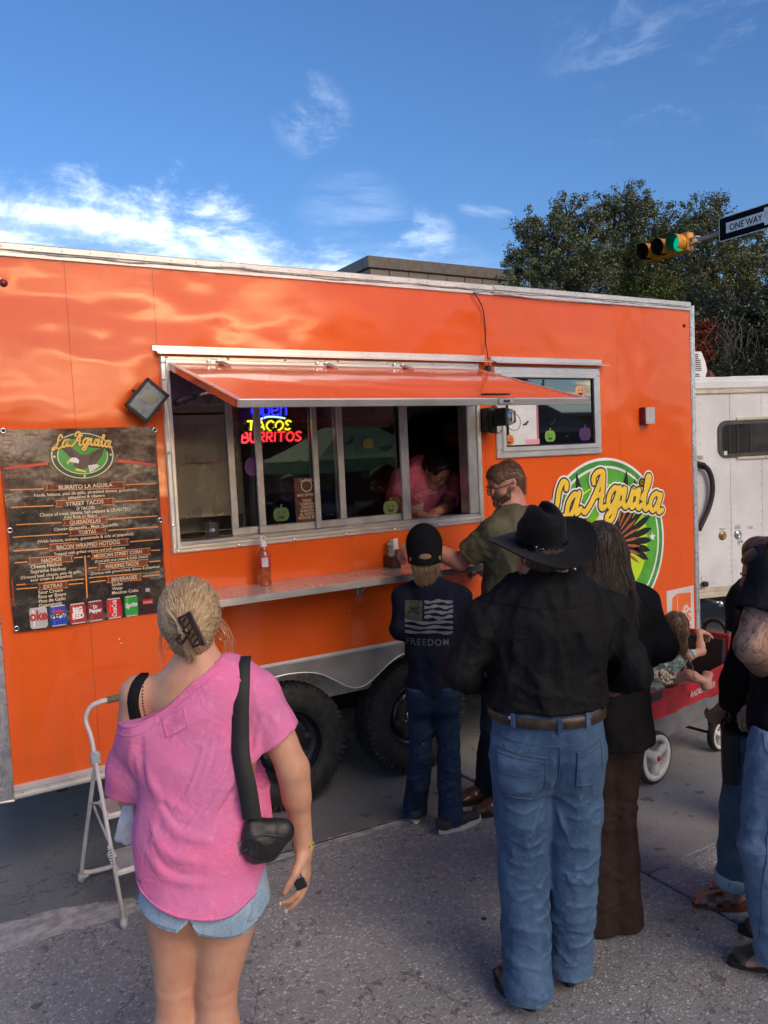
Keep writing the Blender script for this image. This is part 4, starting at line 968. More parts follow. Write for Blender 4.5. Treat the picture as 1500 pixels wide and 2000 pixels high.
def cword(c,txt,dz,w_,m_,rot=0.0,bold=.04,shear=0.0,hs=1.3):
 V,F=text_geo(txt,1.0,bold,shear);ww=V[:,0].max()-V[:,0].min();s_=w_/ww;V[:,0]-=(V[:,0].max()+V[:,0].min())/2;V[:,1]-=.33
 x_=V[:,0]*s_;z_=V[:,1]*s_*hs;W3=np.c_[c[0]+x_*math.cos(rot)-z_*math.sin(rot),x_*0,c[1]+dz+x_*math.sin(rot)+z_*math.cos(rot)]
 obj('can_lettering',(onb(W3,.0026),F),m_,BP)
wI=ink('can_white',(.78,.78,.76));rI=ink('can_red_ink',(.45,.02,.03));bI=ink('can_navy',(.01,.01,.05))
c=can(273,1445,1598,108,(.46,.46,.46),0);cword(c,'oke',.012,c[2]*2.0,rI,.0)
c=can(418,1430,1580,104,(.010,.05,.42),0,(.75,.75,.76))
bpoly('can_badge',[disc2d(c[0],c[1]+.004,c[2]*.86,c[3]*.235,20,.25,math.pi-.25)],ink('badge_red',(.6,.02,.03)),.0022,2);bpoly('can_badge',[disc2d(c[0],c[1]-.004,c[2]*.86,c[3]*.235,20,math.pi+.3,2*math.pi-.3)],ink('badge_blue',(.01,.06,.45)),.0022,2)
cword(c,'PEPSI',0,c[2]*1.7,bI)
c=can(562,1416,1563,104,(.36,.015,.02),0);cword(c,'BIG',.016,c[2]*1.2,wI,.05,.06);cword(c,'RED',-.012,c[2]*1.45,wI,.05,.06)
c=can(693,1398,1546,98,(.22,.012,.022),0,(.24,.01,.02));cword(c,'Dr',.020,c[2]*.6,wI);cword(c,'Pepper',.002,c[2]*1.7,wI)
c=can(830,1380,1528,98,(.50,.012,.018),0);cword(c,'CocaCola',0,c[3]*.82,wI,math.pi/2-.05,.02,.3,1.5)
c=can(955,1362,1512,88,(.02,.36,.04),0);cword(c,'Sprite',.006,c[2]*1.9,wI,.12,.04,.2)
bz=lambda L_:EZ(L_)
bpoly('bottle_print',[bz([(1062,1305),(1088,1305),(1090,1345),(1112,1375),(1115,1440),(1112,1485),(1045,1490),(1040,1445),(1042,1378),(1060,1348)])],ink('bottle_dark',(.05,.02,.015),.3),.0012,2)
bpoly('bottle_label',[bz([(1040,1388),(1115,1380),(1116,1418),(1041,1426)])],ink('label_red',(.55,.02,.02)),.0018);bpoly('bottle_label',[bz([(1060,1305),(1090,1305),(1092,1330),(1060,1332)])],ink('cap_grey',(.45,.45,.45)),.0018)
btext('Coca-Cola',1046,1409,1110,1402,wI,14,.0024)
# torn fringe of the artwork's edge and red margin
fr_=[]
for k in range(46):
 z_=BZ0+.03+k*.0203
 for(xa,s_)in((BX0+.012,1),(BX1-.012,-1)):
  L_=random.uniform(.008,.045);fr_.append([(xa,z_),(xa+s_*L_,z_+random.uniform(-.002,.002)),(xa+s_*L_,z_+.0022),(xa,z_+.0035)])
bpoly('frayed_edge',fr_,ink('fray_black',(.010,.009,.008)),.0007)['kind']='stuff'
bpoly('red_margin',[[(BX0,BZ0),(BX0+.010,BZ0),(BX0+.010,BZ1),(BX0,BZ1)],[(BX1-.008,BZ0),(BX1,BZ0),(BX1,BZ1),(BX1-.008,BZ1)]],mat('margin_red',(.30,.05,.03),.4),.0009)
for(zx,zy)in((22,156),(1128,150),(72,883),(1169,808),(118,1600),(1195,1470)):
 a_,b_=z1(zx,zy);g=G();g.tube([(a_+.0105*math.cos(t_),bsurf(a_,b_)-.003,b_+.0105*math.sin(t_))for t_ in np.linspace(0,2*math.pi,17)[:-1]],.0038,6,closed=True);gr=obj('grommet',g.out(),M['chrome'],BN,True)
 g=G();g.lathe((a_,bsurf(a_,b_)-.001,b_),(0,-1,0),[(.008,0),(.007,.002),(.003,.004)],8);obj('screw',g.out(),M['rubber'],gr)

# ------------------------------------------------------------------ sauce bottle and figurine on the shelf
c=WP(519,1135,3.93);c=np.array([1.64,3.955,1.3425]);k_=GP(519,1143,1.3425);c[:2]=k_[:2]
HS=thing('hot_sauce_bottle',c,'clear bottle of orange hot sauce with a white flip cap on the serving shelf','sauce bottle')
g=G();g.lathe(c,(0,0,1),[(.030,.0),(.034,.006),(.0335,.02),(.031,.045),(.033,.07),(.034,.10),(.034,.155),(.031,.175),(.022,.192),(.0165,.202),(.0165,.214)],28);obj('bottle_body',g.out(),mat('orange_hot_sauce',(.42,.085,.018),.12,coat=.8,vs=40,var=.2),HS,True)
g=G();g.lathe(c,(0,0,1),[(.0352,.098),(.0352,.158)],28);lb=obj('bottle_label',g.out(),ink('sauce_label_red',(.62,.025,.04)),HS,True)
g=G();g.tube([c+(.0362*math.cos(t_),.0362*math.sin(t_),.128)for t_ in np.linspace(-2.2,-1.25,8)],.024,4,sy=1,up=(0,0,1))if 0 else None
g=G();V=[]
for i,t_ in enumerate(np.linspace(-2.35,-1.35,9)):V+=[c+(.0357*math.cos(t_),.0357*math.sin(t_),.103),c+(.0357*math.cos(t_),.0357*math.sin(t_),.153)]
g.add(V,[(2*i,2*i+2,2*i+3,2*i+1)for i in range(8)]);obj('facts_panel',g.out(),ink('facts_white',(.62,.60,.60)),lb)
g=G()
for j in range(7):g.add([c+(.0361*math.cos(t_),.0361*math.sin(t_),.108+j*.006+dz)for t_ in(-2.25,-1.85,-1.45)for dz in(0,.002)],[(0,2,3,1),(2,4,5,3)])
obj('facts_lines',g.out(),ink('facts_grey',(.2,.2,.2)),lb)
g=G();g.lathe(c,(0,0,1),[(.0175,.208),(.018,.212),(.018,.232),(.014,.238)],24);g.tube([c+(.014*math.cos(t_),0,.252+.014*math.sin(t_))for t_ in np.linspace(0,2*math.pi,17)[:-1]],.0045,8,closed=True);obj('flip_cap',g.out(),M['white'],HS,True)
k_=GP(765,1108,1.3425)
FG=thing('bird_figurine',k_,'small brown and bone coloured bird skeleton figurine standing on the serving shelf','figurine')
f0=np.array([k_[0],k_[1],1.3425]);bone=mat('aged_bone_resin',(.42,.33,.25),.55,vs=60,var=.4,bump=.8,bs=160);brn=mat('dark_brown_resin',(.055,.028,.018),.4,vs=50,var=.3,bump=.8,bs=140)
FIG_BUILD=(f0,bone,brn,FG)

# ------------------------------------------------------------------ white horse trailer beyond the corner
WA=P(1430,1162,7.9);WU=np.array([math.cos(math.radians(-15)),math.sin(math.radians(-15)),0]);WN=np.array([WU[1],-WU[0],0]);
def TP(px,py):
 r=ray(px,py);t=WN.dot(WA-CAMPOS)/WN.dot(r);p=CAMPOS+r*t;return(p-WA).dot(WU),p[2]
def TW(s_,z,o=0.0):return np.array([WA[0],WA[1],0])+WU*s_+WN*o+np.array([0,0,z])
WT=thing('horse_trailer',(WA[0],WA[1],0),'white riveted horse trailer parked past the right end of the orange food trailer','trailer')
whp=mat('white_trailer_skin',(.72,.75,.745),.32,.0,vs=1.5,var=.07,coat=.25,bump=.25,bs=2.5,bdist=.01);crmp=mat('cream_rail',(.62,.58,.44),.35,.2)
zb,zt=.47,2.63;AT=[WU,WN,SZ]
def tbox(g,s0,s1,z0,z1,o0,o1,bev=0):g.obox(TW((s0+s1)/2,(z0+z1)/2,(o0+o1)/2),(abs(s1-s0)/2,abs(o1-o0)/2,abs(z1-z0)/2),AT,bev)
ztr=TP(1430,767)[1]
g=G();tbox(g,-3.6,2.6,zb,ztr,-2.1,-.012);obj('body',g.out(),whp,WT)
ss=[-3.6]+[TP(px,900)[0]for px in(1362-62,1362-1-0,1426.5,1488)]+[1.0,1.6,2.6]
for a_,b_ in zip(ss[:-1],ss[1:]):
 g=G();tbox(g,a_+.001,b_-.001,zb+.10,ztr-.005,-.011,0,.002);obj('side_panel',g.out(),whp,WT)
g=G();tbox(g,-3.6,2.6,ztr+.03,zt-.03,-2.08,.0,.03);tbox(g,-3.58,2.58,zt-.05,zt,-2.05,-.02,.02);obj('roof',g.out(),whp,WT)
g=G();tbox(g,-3.6,2.6,ztr-.006,ztr+.030,-.02,.018,.006);obj('gutter_rail',g.out(),crmp,WT)
g=G();tbox(g,-3.6,2.6,zb+.06,zb+.098,-.02,.010,.004);obj('skirt_rail',g.out(),crmp,WT);g=G();tbox(g,-3.6,2.6,zb,zb+.057,-.02,.016,.004);obj('skirt_rail',g.out(),crmp,WT)
g=G()
def rivrow(px,y0,y1,n):
 for py in np.linspace(y0,y1,n):
  s_,z=TP(px,py);g.lathe(TW(s_,z,.0005),WN,[(.0065,0),(.005,.004),(.001,.005)],6)
rivrow(1366,790,1120,14);rivrow(1426,775,802,3);rivrow(1427,922,1118,17);rivrow(1487,786,786,1);rivrow(1486,920,1050,6)
for px in(1393,1438,1482):s_,z=TP(px,762.5);g.lathe(TW(s_,ztr+.012,.0185),WN,[(.007,0),(.005,.004)],6)
for px,py in((1394,1137),(1441,1133),(1419,1159),(1370,1143)):s_,z=TP(px,py);g.lathe(TW(s_,z,.0165),WN,[(.007,0),(.005,.004)],6)
obj('rivets',g.out(),M['anod'],WT,kind='stuff')
# window
s0_,z0_=TP(1402,895);s1_=TP(1402,822);zlo,zhi=z0_,s1_[1]
def rrect(s0,s1,z0,z1,r,o,n=6):
 pts=[]
 for(cx,cz,a0)in((s1-r,z1-r,0),(s0+r,z1-r,90),(s0+r,z0+r,180),(s1-r,z0+r,270)):
  for k in range(n+1):a_=math.radians(a0+90*k/n);pts.append(TW(cx+r*math.cos(a_),cz+r*math.sin(a_),o))
 return pts
g=G();g.prism(rrect(s0_,s0_+1.15,zlo,zhi,.095,.001),WN*.012);wf=obj('window',g.out(),mat('window_frame_grey',(.07,.07,.07),.35),WT)
g=G();g.prism(rrect(s0_+.045,s0_+1.105,zlo+.04,zhi-.04,.065,.0135),WN*.002);obj('window_pane',g.out(),mat('dim_trailer_glass',(.045,.045,.043),.08,coat=.5,vs=2,var=.3),wf)
for px in(1422,1438,1463):s_,_=TP(px,860);g=G();tbox(g,s_-.010,s_+.010,zlo+.05,zhi-.05,.016,.022,.002);obj('window_bar',g.out(),mat('bar_grey',(.035,.035,.036),.3),wf)
for zz_ in(zlo-.012,zhi+.012):g=G();sa=TP(1438,860)[0];tbox(g,sa,s0_+1.0,zz_-.014,zz_+.014,.001,.016,.003);obj('screen_rail',g.out(),crmp,wf)
sk,zk=TP(1415,885);g=G();tbox(g,sk-.018,sk+.018,zk-.02,zk+.02,.0158,.0170);obj('glass_sticker',g.out(),M['white'],wf)
# locks, hose, lamp, badge, roof unit
for(px,py,m_)in((1411,1046,mat('brass_lock',(.55,.40,.16),.3,.8)),(1441,1044,M['chrome'])):
 s_,z=TP(px,py);g=G();g.lathe(TW(s_,z,.001),WN,[(.045,0),(.045,.003),(.030,.004),(.028,.012),(.018,.013),(.016,.006)],22);lk=obj('round_lock',g.out(),m_,WT,True)
 g=G();g.lathe(TW(s_,z,.006),WN,[(.015,0),(.013,.014),(.002,.016)],14);tbox(g,s_-.004,s_+.004,z-.012,z+.012,.022,.024);obj('lock_core',g.out(),m_,lk,True)
 g=G();tbox(g,s_-.032,s_+.032,z+.058,z+.074,.001,.003);obj('lock_label',g.out(),M['silic'],lk)
 if px>1420:g=G();g.tube([TW(s_+.005,z-.02,.02),TW(s_+.02,z-.06,.025)],.006,6);g.ball(TW(s_+.022,z-.07,.025),(.012,.02,.014),8,6);obj('key_tag',g.out(),M['chrome'],lk)
for(px,py)in((1441,1028),(1465,1030)):
 s_,z=TP(px,py);g=G();tbox(g,s_-.03,s_+.03,z-.016,z+.016,.0005,.0015);obj('worn_sticker',g.out(),mat('faded_sticker',(.48,.48,.46),.6),WT)
s_,z=TP(1374,1130);g=G();g.prism(rrect(s_-.028,s_+.028,z-.028,z+.028,.0275,.001),WN*.001);bd=obj('round_badge',g.out(),M['silic'],WT);g=G();g.prism(rrect(s_-.023,s_+.023,z-.023,z+.023,.0225,.0025),WN*.001);obj('badge_face',g.out(),M['white'],bd)
s_,z=TP(1374,1140);g=G();tbox(g,s_-.035,s_+.03,z-.026,z+.024,.001,.05,.012);obj('marker_lamp',g.out(),M['black'],WT)
g=G();s_,z=TP(1398,1176);g.tube([TW(s_-.05,z+.02,-.1),TW(s_,z,.0),TW(s_+.03,z-.01,.03)],.016,8);g.ball(TW(s_+.03,z-.015,.03),.03,10,8);obj('pipe_cap',g.out(),M['chrome'],WT,True)
g=G();hp=[(1348,905),(1366,909),(1378,920),(1384,940),(1384,965),(1378,990),(1369,1012),(1358,1035)]
g.tube(spline([TW(*TP(*p),.05)for p in hp],5),.026,10);hs_=obj('black_hose',g.out(),mat('ribbed_rubber_hose',(.02,.02,.022),.4,bump=.6,bs=60),WT,True)
g=G()
for k in range(7):c0=TW(*TP(1349+k*3.2,905.5+k*.8),.05);g.tube([c0+(.026*math.cos(t_)*WN*1.15+.026*1.15*math.sin(t_)*SZ)for t_ in np.linspace(0,2*math.pi,13)[:-1]],.006,5,closed=True)
obj('hose_ribs',g.out(),M['black'],hs_,True)
s_,z=TP(1367,893);g=G();tbox(g,s_-.05,s_+.03,z-.018,z+.018,.001,.012,.005);obj('bracket',g.out(),M['silic'],WT)
AC0=TP(1380,736)[0]+.27
g=G();prof=[(-1.1,zt),(.0,zt),(.03,zt+.10),(.01,zt+.19),(-.035,zt+.29),(-1.1,zt+.30)]
oo=[TW(AC0-.02+a_,b_,-.35)for a_,b_ in prof];g.prism(oo,-WN*1.1);ac=obj('roof_air_unit',g.out(),whp,WT)
for k in range(12):
 if k==9:continue
 z_=zt+.262-k*.020;g=G();tbox(g,AC0-.6,AC0-.075-(.02 if k<3 else 0)-(.03 if k>9 else 0)+k*.002,z_-.004,z_+.004,-.352,-.345);obj('vent_slot',g.out(),M['tar'],ac)
s_=TP(1497,735)[0];g=G();tbox(g,s_,s_+.5,zt,zt+.05,-1.2,-.5,.02);obj('roof_hatch',g.out(),whp,WT)
for s_ in(-1.9,-1.05):
 g=G();g.lathe(TW(s_,.34,-.05),-WN,[(.2,.0),(.31,.0),(.34,.03),(.34,.17),(.31,.2),(.2,.2)],28);w_=obj('wheel',g.out(),M['rubber'],WT,True);g=G();g.lathe(TW(s_,.34,-.045),WN,[(.19,-.02),(.17,.0),(.05,.01)],20);obj('rim',g.out(),M['white'],w_,True)
for s_ in(1.7,2.3):g=G();g.cyl(TW(s_,0,-.4),TW(s_,zb,-.4),.035,10);tbox(g,s_-.08,s_+.08,0,.02,-.48,-.32);obj('jack_leg',g.out(),M['dark'],WT)
g=G();tbox(g,-3.5,2.5,zb-.12,zb-.003,-.35,-.28);tbox(g,-3.5,2.5,zb-.12,zb-.003,-1.8,-1.7);obj('chassis',g.out(),M['dark'],WT)

# ------------------------------------------------------------------ buildings
BY=22.9;bx0,bx1=13.38,19.80;BD=thing('flat_roofed_building',(16.6,BY+2.5,0),'taupe metal panelled building with a flat parapet behind the food trailer','building')
tp=mat('taupe_cladding',(.135,.118,.098),.5,.1,vs=.6,var=.07);tpd=mat('taupe_coping',(.095,.085,.072),.45,.15)
g=G();g.box((bx0+.04,BY+.04,0),(bx1-.04,BY+7,8.35));obj('wall',g.out(),tpd,BD)
xs_=[bx0+.02,14.156,14.927,15.70,16.496,17.27,18.044,18.82,19.60]
for a_,b_ in zip(xs_[:-1],xs_[1:]):
 for(z0,z1)in((6.3,8.20),(4.3,6.285),(2.3,4.285)):g=G();g.box((a_+.012,BY,z0),(b_-.012,BY+.035,z1),.008);obj('cladding_panel',g.out(),tp,BD)
for k in range(6):
 y_=BY+.05+k*.85
 for(z0,z1)in((6.3,8.20),(4.3,6.285)):g=G();g.box((bx0,y_+.012,z0),(bx0+.035,y_+.84,z1),.008);obj('cladding_panel',g.out(),tp,BD)
g=G();g.box((bx0-.08,BY-.08,8.215),(bx1+.05,BY+.3,8.60),.02);g.box((bx0-.08,BY+.305,8.215),(bx0+.3,BY+7,8.60),.02);obj('parapet_coping',g.out(),tpd,BD)
g=G();g.box((bx1-.20,BY-.02,2.3),(bx1+.02,BY+.2,8.2),.01);obj('corner_trim',g.out(),tpd,BD)
BR=thing('brick_building',(26,BY+4,0),'dark red brick building half hidden by the oaks right of the taupe parapet','building')
def brick_mat():
 mt,t,b=bsdf('dark_red_brick');co=t.new('ShaderNodeTexCoord').outputs['Object'];mp=t.new('ShaderNodeMapping',{'Vector':co,'Rotation':(math.radians(90),0,0)}).outputs[0]
 bk_=t.new('ShaderNodeTexBrick',{'Vector':mp,'Color1':(.16,.050,.032,1),'Color2':(.11,.035,.025,1),'Mortar':(.13,.10,.085,1),'Scale':4.0,'Mortar Size':.02});t.l.new(bk_.outputs[0],b.inputs['Base Color']);b.inputs['Roughness'].default_value=.85
 t.l.new(t.new('ShaderNodeBump',{'Height':bk_.outputs[1],'Strength':-.5,'Distance':.01}).outputs[0],b.inputs['Normal']);return mt
bm_=brick_mat();g=G();g.box((bx1+.1,BY+.6,0),(34,BY+8,8.0));obj('wall',g.out(),bm_,BR);g=G();g.box((bx1+.1,BY+.5,8.003),(34.1,BY+8.1,8.25),.02);obj('coping',g.out(),tpd,BR)
for k in range(5):
 x_=21.4+k*2.6;g=G();g.box((x_,BY+.56,3.9),(x_+1.2,BY+.597,5.9));w_=obj('window',g.out(),M['dark'],BR);g=G();g.box((x_+.08,BY+.55,3.98),(x_+1.12,BY+.558,5.82));obj('window_pane',g.out(),M['film'],w_)

# ------------------------------------------------------------------ trees
def leaf_mat(name,c1,c2,c3):
 mt,t,b=bsdf(name);a_=t.new('ShaderNodeAttribute',attribute_name='tone').outputs['Fac'];co=t.new('ShaderNodeTexCoord').outputs['Object']
 c=t.mixc(t.mapr(a_,0,.75,smooth=False),c1,c2);c=t.mixc(t.mapr(a_,.82,1.0),c,c3)
 c=t.mixc(1.0,c,t.mixc(t.mapr(t.noise(co,.7,3,.5),.35,.65),(.72,.80,.8),(1.25,1.18,1.0)),'MULTIPLY')
 t.l.new(c,b.inputs['Base Color']);b.inputs['Roughness'].default_value=.42;b.inputs['Specular IOR Level'].default_value=.55
 b.inputs['Transmission Weight'].default_value=0.0;return mt
LM={0:leaf_mat('dusty_oak_leaves',(.058,.080,.036),(.150,.180,.085),(.29,.30,.20)),1:leaf_mat('fresh_oak_leaves',(.050,.080,.020),(.120,.170,.045),(.22,.26,.09)),2:leaf_mat('dark_oak_leaves',(.030,.042,.022),(.078,.098,.048),(.16,.17,.11)),3:leaf_mat('rust_leaves',(.13,.025,.012),(.26,.06,.025),(.35,.12,.05))}
BKM=mat('oak_bark',(.060,.048,.038),.85,vs=9,var=.35,bump=.9,bs=22,bdist=.01,stretch=(1,1,.3))
def leaf_geo(centres,size,n_each,spread,rng):
 C3=np.repeat(centres,n_each,axis=0);N_=len(C3)
 d_=rng.normal(0,1,(N_,3));d_/=np.linalg.norm(d_,axis=1)[:,None];C3=C3+d_*(rng.uniform(0,1,N_)**.5*1.25*np.asarray(spread))[:,None]
 n_=rng.normal(0,1,(N_,3));n_[:,2]=np.abs(n_[:,2])*1.2+.2;n_/=np.linalg.norm(n_,axis=1)[:,None]
 a_=np.cross(n_,rng.normal(0,1,(N_,3)));a_/=np.linalg.norm(a_,axis=1)[:,None];b_=np.cross(n_,a_)
 s_=size*rng.uniform(.6,1.35,(N_,1));L=a_*s_;W_=b_*s_*.42
 V=np.stack([C3-L,C3-L*.1+W_+n_*s_*.12,C3+L,C3-L*.1-W_+n_*s_*.12],axis=1).reshape(-1,3)
 F=np.arange(N_*4).reshape(-1,4);return V,F
def oak(label,base,trunk_top,lobes,nclump,per,leafsize,lm,seed,thick=.22,group=None,twigs=60,clump_r=.125,bare=0):
 rng=np.random.RandomState(seed);base=np.array(base,float);tt=np.array(trunk_top,float)
 o=thing('oak_tree',base,label,'tree',group)
 g=G();g.tube(spline([base,base*.6+tt*.4+rng.normal(0,.12,3),tt],5),[thick*(1.25-.5*i/10)for i in range(11)],10);obj('trunk',g.out(),BKM,o,True)
 cs=[];g=G();tot=sum(l[3]**2 for l in lobes)
 for(x,y_,z,r)in lobes:
  c=np.array([x,y_,z]);mid=(tt+c)/2+rng.normal(0,.25,3)-(0,0,.2)
  pts=spline([tt,mid,c],5);g.tube(pts,list(np.linspace(thick*.55,thick*.13,len(pts))),7)
  k=max(8,int(nclump*r*r/tot))
  d=rng.normal(0,1,(k,3));d/=np.linalg.norm(d,axis=1)[:,None];d[:,2]=np.where(d[:,2]<-.5,-d[:,2],d[:,2])
  rad=r*(rng.uniform(.25,1.12,(k,1))**.55)*(1+.22*np.sin(d[:,:1]*5+seed)*np.cos(d[:,2:]*6));pc=c+d*rad*np.array([1,1,.88]);cs.append(pc)
  for q in range(min(k,int(twigs*r*r/tot)+4)):
   e=pc[q];m2=(c+e)/2+rng.normal(0,.06*r,3);st=c+(e-c)*.05
   g.tube([st,m2,e],[thick*.11,thick*.07,.006],4,False)
  for q in range(bare):
   e=c+d[-q-1]*r*1.28;g.tube([c+d[-q-1]*r*.6,e*.5+(c+d[-q-1]*r*.6)*.5+rng.normal(0,.05,3),e],[.012,.008,.003],3,False)
 obj('branches',g.out(),BKM,o,True)
 cs=np.concatenate(cs);sp=rng.uniform(.45,1.15,len(cs))*clump_r
 V,F=leaf_geo(cs,leafsize,per,np.repeat(sp,per),rng);cr_=obj('crown',(V,F),LM[lm],o)
 tone=np.clip(np.repeat(rng.uniform(0,.8,len(cs)),per)*.6+rng.uniform(0,.45,len(cs)*per),0,1);attr(cr_,'tone',tone,'FACE');return o
Q=lambda px,py,d,r:(*P(px,py,d),r)
GT='oak trees beyond the trailers'
oak('dusty green oak left of the traffic light with its crown against the sky',GP(1120,1010)*0+np.array([12.4,13.2,0]),(12.3,13.0,3.2),[Q(1050,470,16,.62),Q(1110,425,16.3,.50),Q(1085,500,15.8,.85),Q(1145,470,16.6,.65),Q(1035,540,16,.6),Q(1100,560,15.6,.9),Q(1160,540,16.2,.8),Q(1010,505,16,.28),Q(1070,620,16,.9)],580,66,.030,0,3,twigs=200,bare=3)
oak('tallest oak rising directly behind the traffic light',(15.4,13.5,0),(15.2,13.2,3.6),[Q(1232,402,17.6,.55),Q(1262,420,17.8,.45),Q(1215,440,17.2,.65),Q(1262,470,17.2,.85),Q(1200,510,17,.8),Q(1290,520,17,.9),Q(1240,560,16.8,1.0),Q(1180,400,17.4,.3),Q(1200,425,17.4,.4),Q(1300,470,17.6,.45),Q(1210,620,16.6,1.0),Q(1310,600,16.6,1.0)],680,66,.030,0,5,twigs=260,bare=3)
oak('oak with a knobbly double top behind the one way sign',(17.2,11.5,0),(16.9,11.3,3.6),[Q(1365,430,17.4,.50),Q(1395,425,17.6,.32),Q(1340,460,17.2,.45),Q(1378,480,17,.8),Q(1425,500,17,.75),Q(1370,550,16.6,1.0),Q(1450,560,17,.9),Q(1405,395,17.6,.2),Q(1480,470,17.6,.38),Q(1500,530,17,.8),Q(1430,620,16.6,1.0),Q(1500,620,16.6,.9),Q(1360,640,16.6,.9)],640,66,.030,0,8,twigs=260,bare=4)
oak('brighter green young oak just above the right end of the orange trailer',(13.4,11.9,0),(13.3,11.8,2.6),[Q(1240,572,16.2,.50),Q(1290,580,16.1,.5),Q(1345,590,16.0,.5),Q(1215,600,16.2,.52),Q(1310,620,16.0,.6),Q(1370,625,16.0,.5),Q(1260,615,16.0,.6)],420,60,.026,1,12,.12,twigs=90,clump_r=.125)
oak('darkest oak with bare hanging twigs above the white trailer',(14.4,8.4,0),(14.3,8.3,2.6),[Q(1400,640,14,.75),Q(1450,660,13.8,.75),Q(1500,640,13.6,.7),Q(1380,700,14,.7),Q(1430,720,13.8,.6),Q(1490,710,13.6,.7),Q(1530,600,13.6,.7),Q(1560,680,13.6,.8),Q(1375,600,14.4,.6)],480,56,.032,2,17,.2,twigs=160,bare=3)
g=G();rng=np.random.RandomState(4)
for k in range(34):
 a_=P(1395+rng.uniform(0,75),625+rng.uniform(-10,30),12.9);p=[a_]
 for j in range(4):p.append(p[-1]+np.array([rng.normal(0,.05),rng.normal(0,.05),-rng.uniform(.07,.16)]))
 g.tube(p,[.009,.007,.006,.004,.002],3,False)
ht=thing('fallen_branch',P(1430,660,12.9),'tangle of bare grey twigs hanging in the dark oak above the white trailer','branch');obj('twigs',g.out(),mat('grey_twig',(.11,.095,.075),.8),ht)
oak('small rust coloured tree glimpsed beside the right edge of the orange trailer',(11.9,9.2,0),(11.9,9.2,1.6),[Q(1372,662,13.2,.28),Q(1368,690,13.2,.25),Q(1350,680,13.2,.25)],60,40,.035,3,21,.05,twigs=20,clump_r=.10)
# far roadside trees and houses that close the view, also towards the street behind the camera
for i,(x,y_,h_,lab)in enumerate(((24,14,7.5,'broad dark oak at the far right beyond the white trailer'),(11.5,-25,7.6,'tall leafy street tree across the road behind the viewer'),(16.5,-23,8.2,'widest street tree across the road, mirrored in the orange paint'),(21,-20.5,7.4,'third street tree across the road, nearest the corner'))):
 oak(lab,(x,y_,0),(x,y_,2.2),[(x+dx,y_+dy,h_*f,r_)for dx,dy,f,r_ in((0,0,.80,1.7),(1.8,.3,.68,1.6),(-1.9,0,.66,1.6),(.6,1.2,.6,1.8),(-.6,-1.2,.58,1.8),(2.6,0,.48,1.3),(-2.7,0,.46,1.3))],330,34,.13,0 if i else 2,30+i,.3,'street trees across the road' if i else GT,60,.42)
def house(lab,x0,x1,y0,y1,h,m_):
 o=thing('low_building',((x0+x1)/2,(y0+y1)/2,0),lab,'building');g=G();g.box((x0,y0,0),(x1,y1,h));obj('wall',g.out(),m_,o);g=G();g.box((x0-.15,y0-.15,h+.003),(x1+.15,y1+.15,h+.28),.03);obj('roof',g.out(),tpd,o)
 k=int((x1-x0)/2.4)
 for i in range(k):
  a_=x0+.6+i*2.4;g=G();g.box((a_,y1+.004,.9),(a_+1.5,y1+.05,2.5),.01);w_=obj('window',g.out(),tpd,o);g=G();g.box((a_+.08,y1+.052,.98),(a_+1.42,y1+.058,2.42));obj('window_pane',g.out(),M['film'],w_)
house('low tan building across the street behind the viewer',-14,9,-38,-29,3.6,tp);house('long brick shop row across the street behind the viewer',12,44,-36,-27.5,3.9,bm_)
def canopy(lab,cx,cy,hw,ze,zp,m_):
 o=thing('canopy_tent',(cx,cy,0),lab,'tent');g=G();c4=[(cx-hw,cy-hw),(cx+hw,cy-hw),(cx+hw,cy+hw),(cx-hw,cy+hw)]
 for i in range(4):
  a_,b_=c4[i],c4[(i+1)%4]
  V=[];n_=6
  for k in range(n_+1):
   t_=k/n_;dz=(zp-ze)*(t_**1.35)
   V+=[(a_[0]+(cx-a_[0])*t_,a_[1]+(cy-a_[1])*t_,ze+dz),(b_[0]+(cx-b_[0])*t_,b_[1]+(cy-b_[1])*t_,ze+dz)]
  g.add(V,[(2*k,2*k+1,2*k+3,2*k+2)for k in range(n_)])
  g.add([(*a_,ze-.25),(*b_,ze-.25),(*b_,ze),(*a_,ze)],[(0,1,2,3)])
 obj('canopy',g.out(),m_,o)
 for a_ in c4:g=G();g.box((a_[0]-.02,a_[1]-.02,0),(a_[0]+.02,a_[1]+.02,ze),.003);obj('pole',g.out(),M['white'],o)
canopy('pale green canopy tent mirrored in the serving window',8.2,-7.0,1.6,2.0,3.05,mat('pale_green_canvas',(.30,.46,.20),.7))
canopy('dark canopy tent mirrored in the filmed side window',11.5,-5.6,1.55,2.35,3.5,mat('charcoal_canvas',(.03,.032,.036),.7))

# ------------------------------------------------------------------ traffic light on its mast arm and the one way sign
tx,ty,tz=12.93,10.13,5.81
ARM=thing('traffic_mast',(13.12,-3.5,0),'grey steel mast arm reaching in from the right over the white trailer','mast arm')
stl=mat('galvanised_steel',(.34,.35,.36),.45,.6,vs=5,var=.1)
g=G();g.tube([(13.12,ty-.14,tz),(13.12,4,tz+.02),(13.12,-3.5,tz-.35)],[.055,.075,.11],16);obj('arm',g.out(),stl,ARM,True)
g=G();g.lathe((13.12,-3.5,0),(0,0,1),[(.30,0),(.30,.05),(.16,.06),(.14,3),(.12,6.3),(.03,6.35)],20);obj('pole',g.out(),stl,ARM,True)
TL=thing('traffic_light',(tx,ty+.5,tz-.2),'yellow horizontal traffic light showing green at the end of the mast arm','traffic light')
yel=mat('signal_yellow_paint',(.72,.33,.022),.35,vs=8,var=.08,coat=.3)
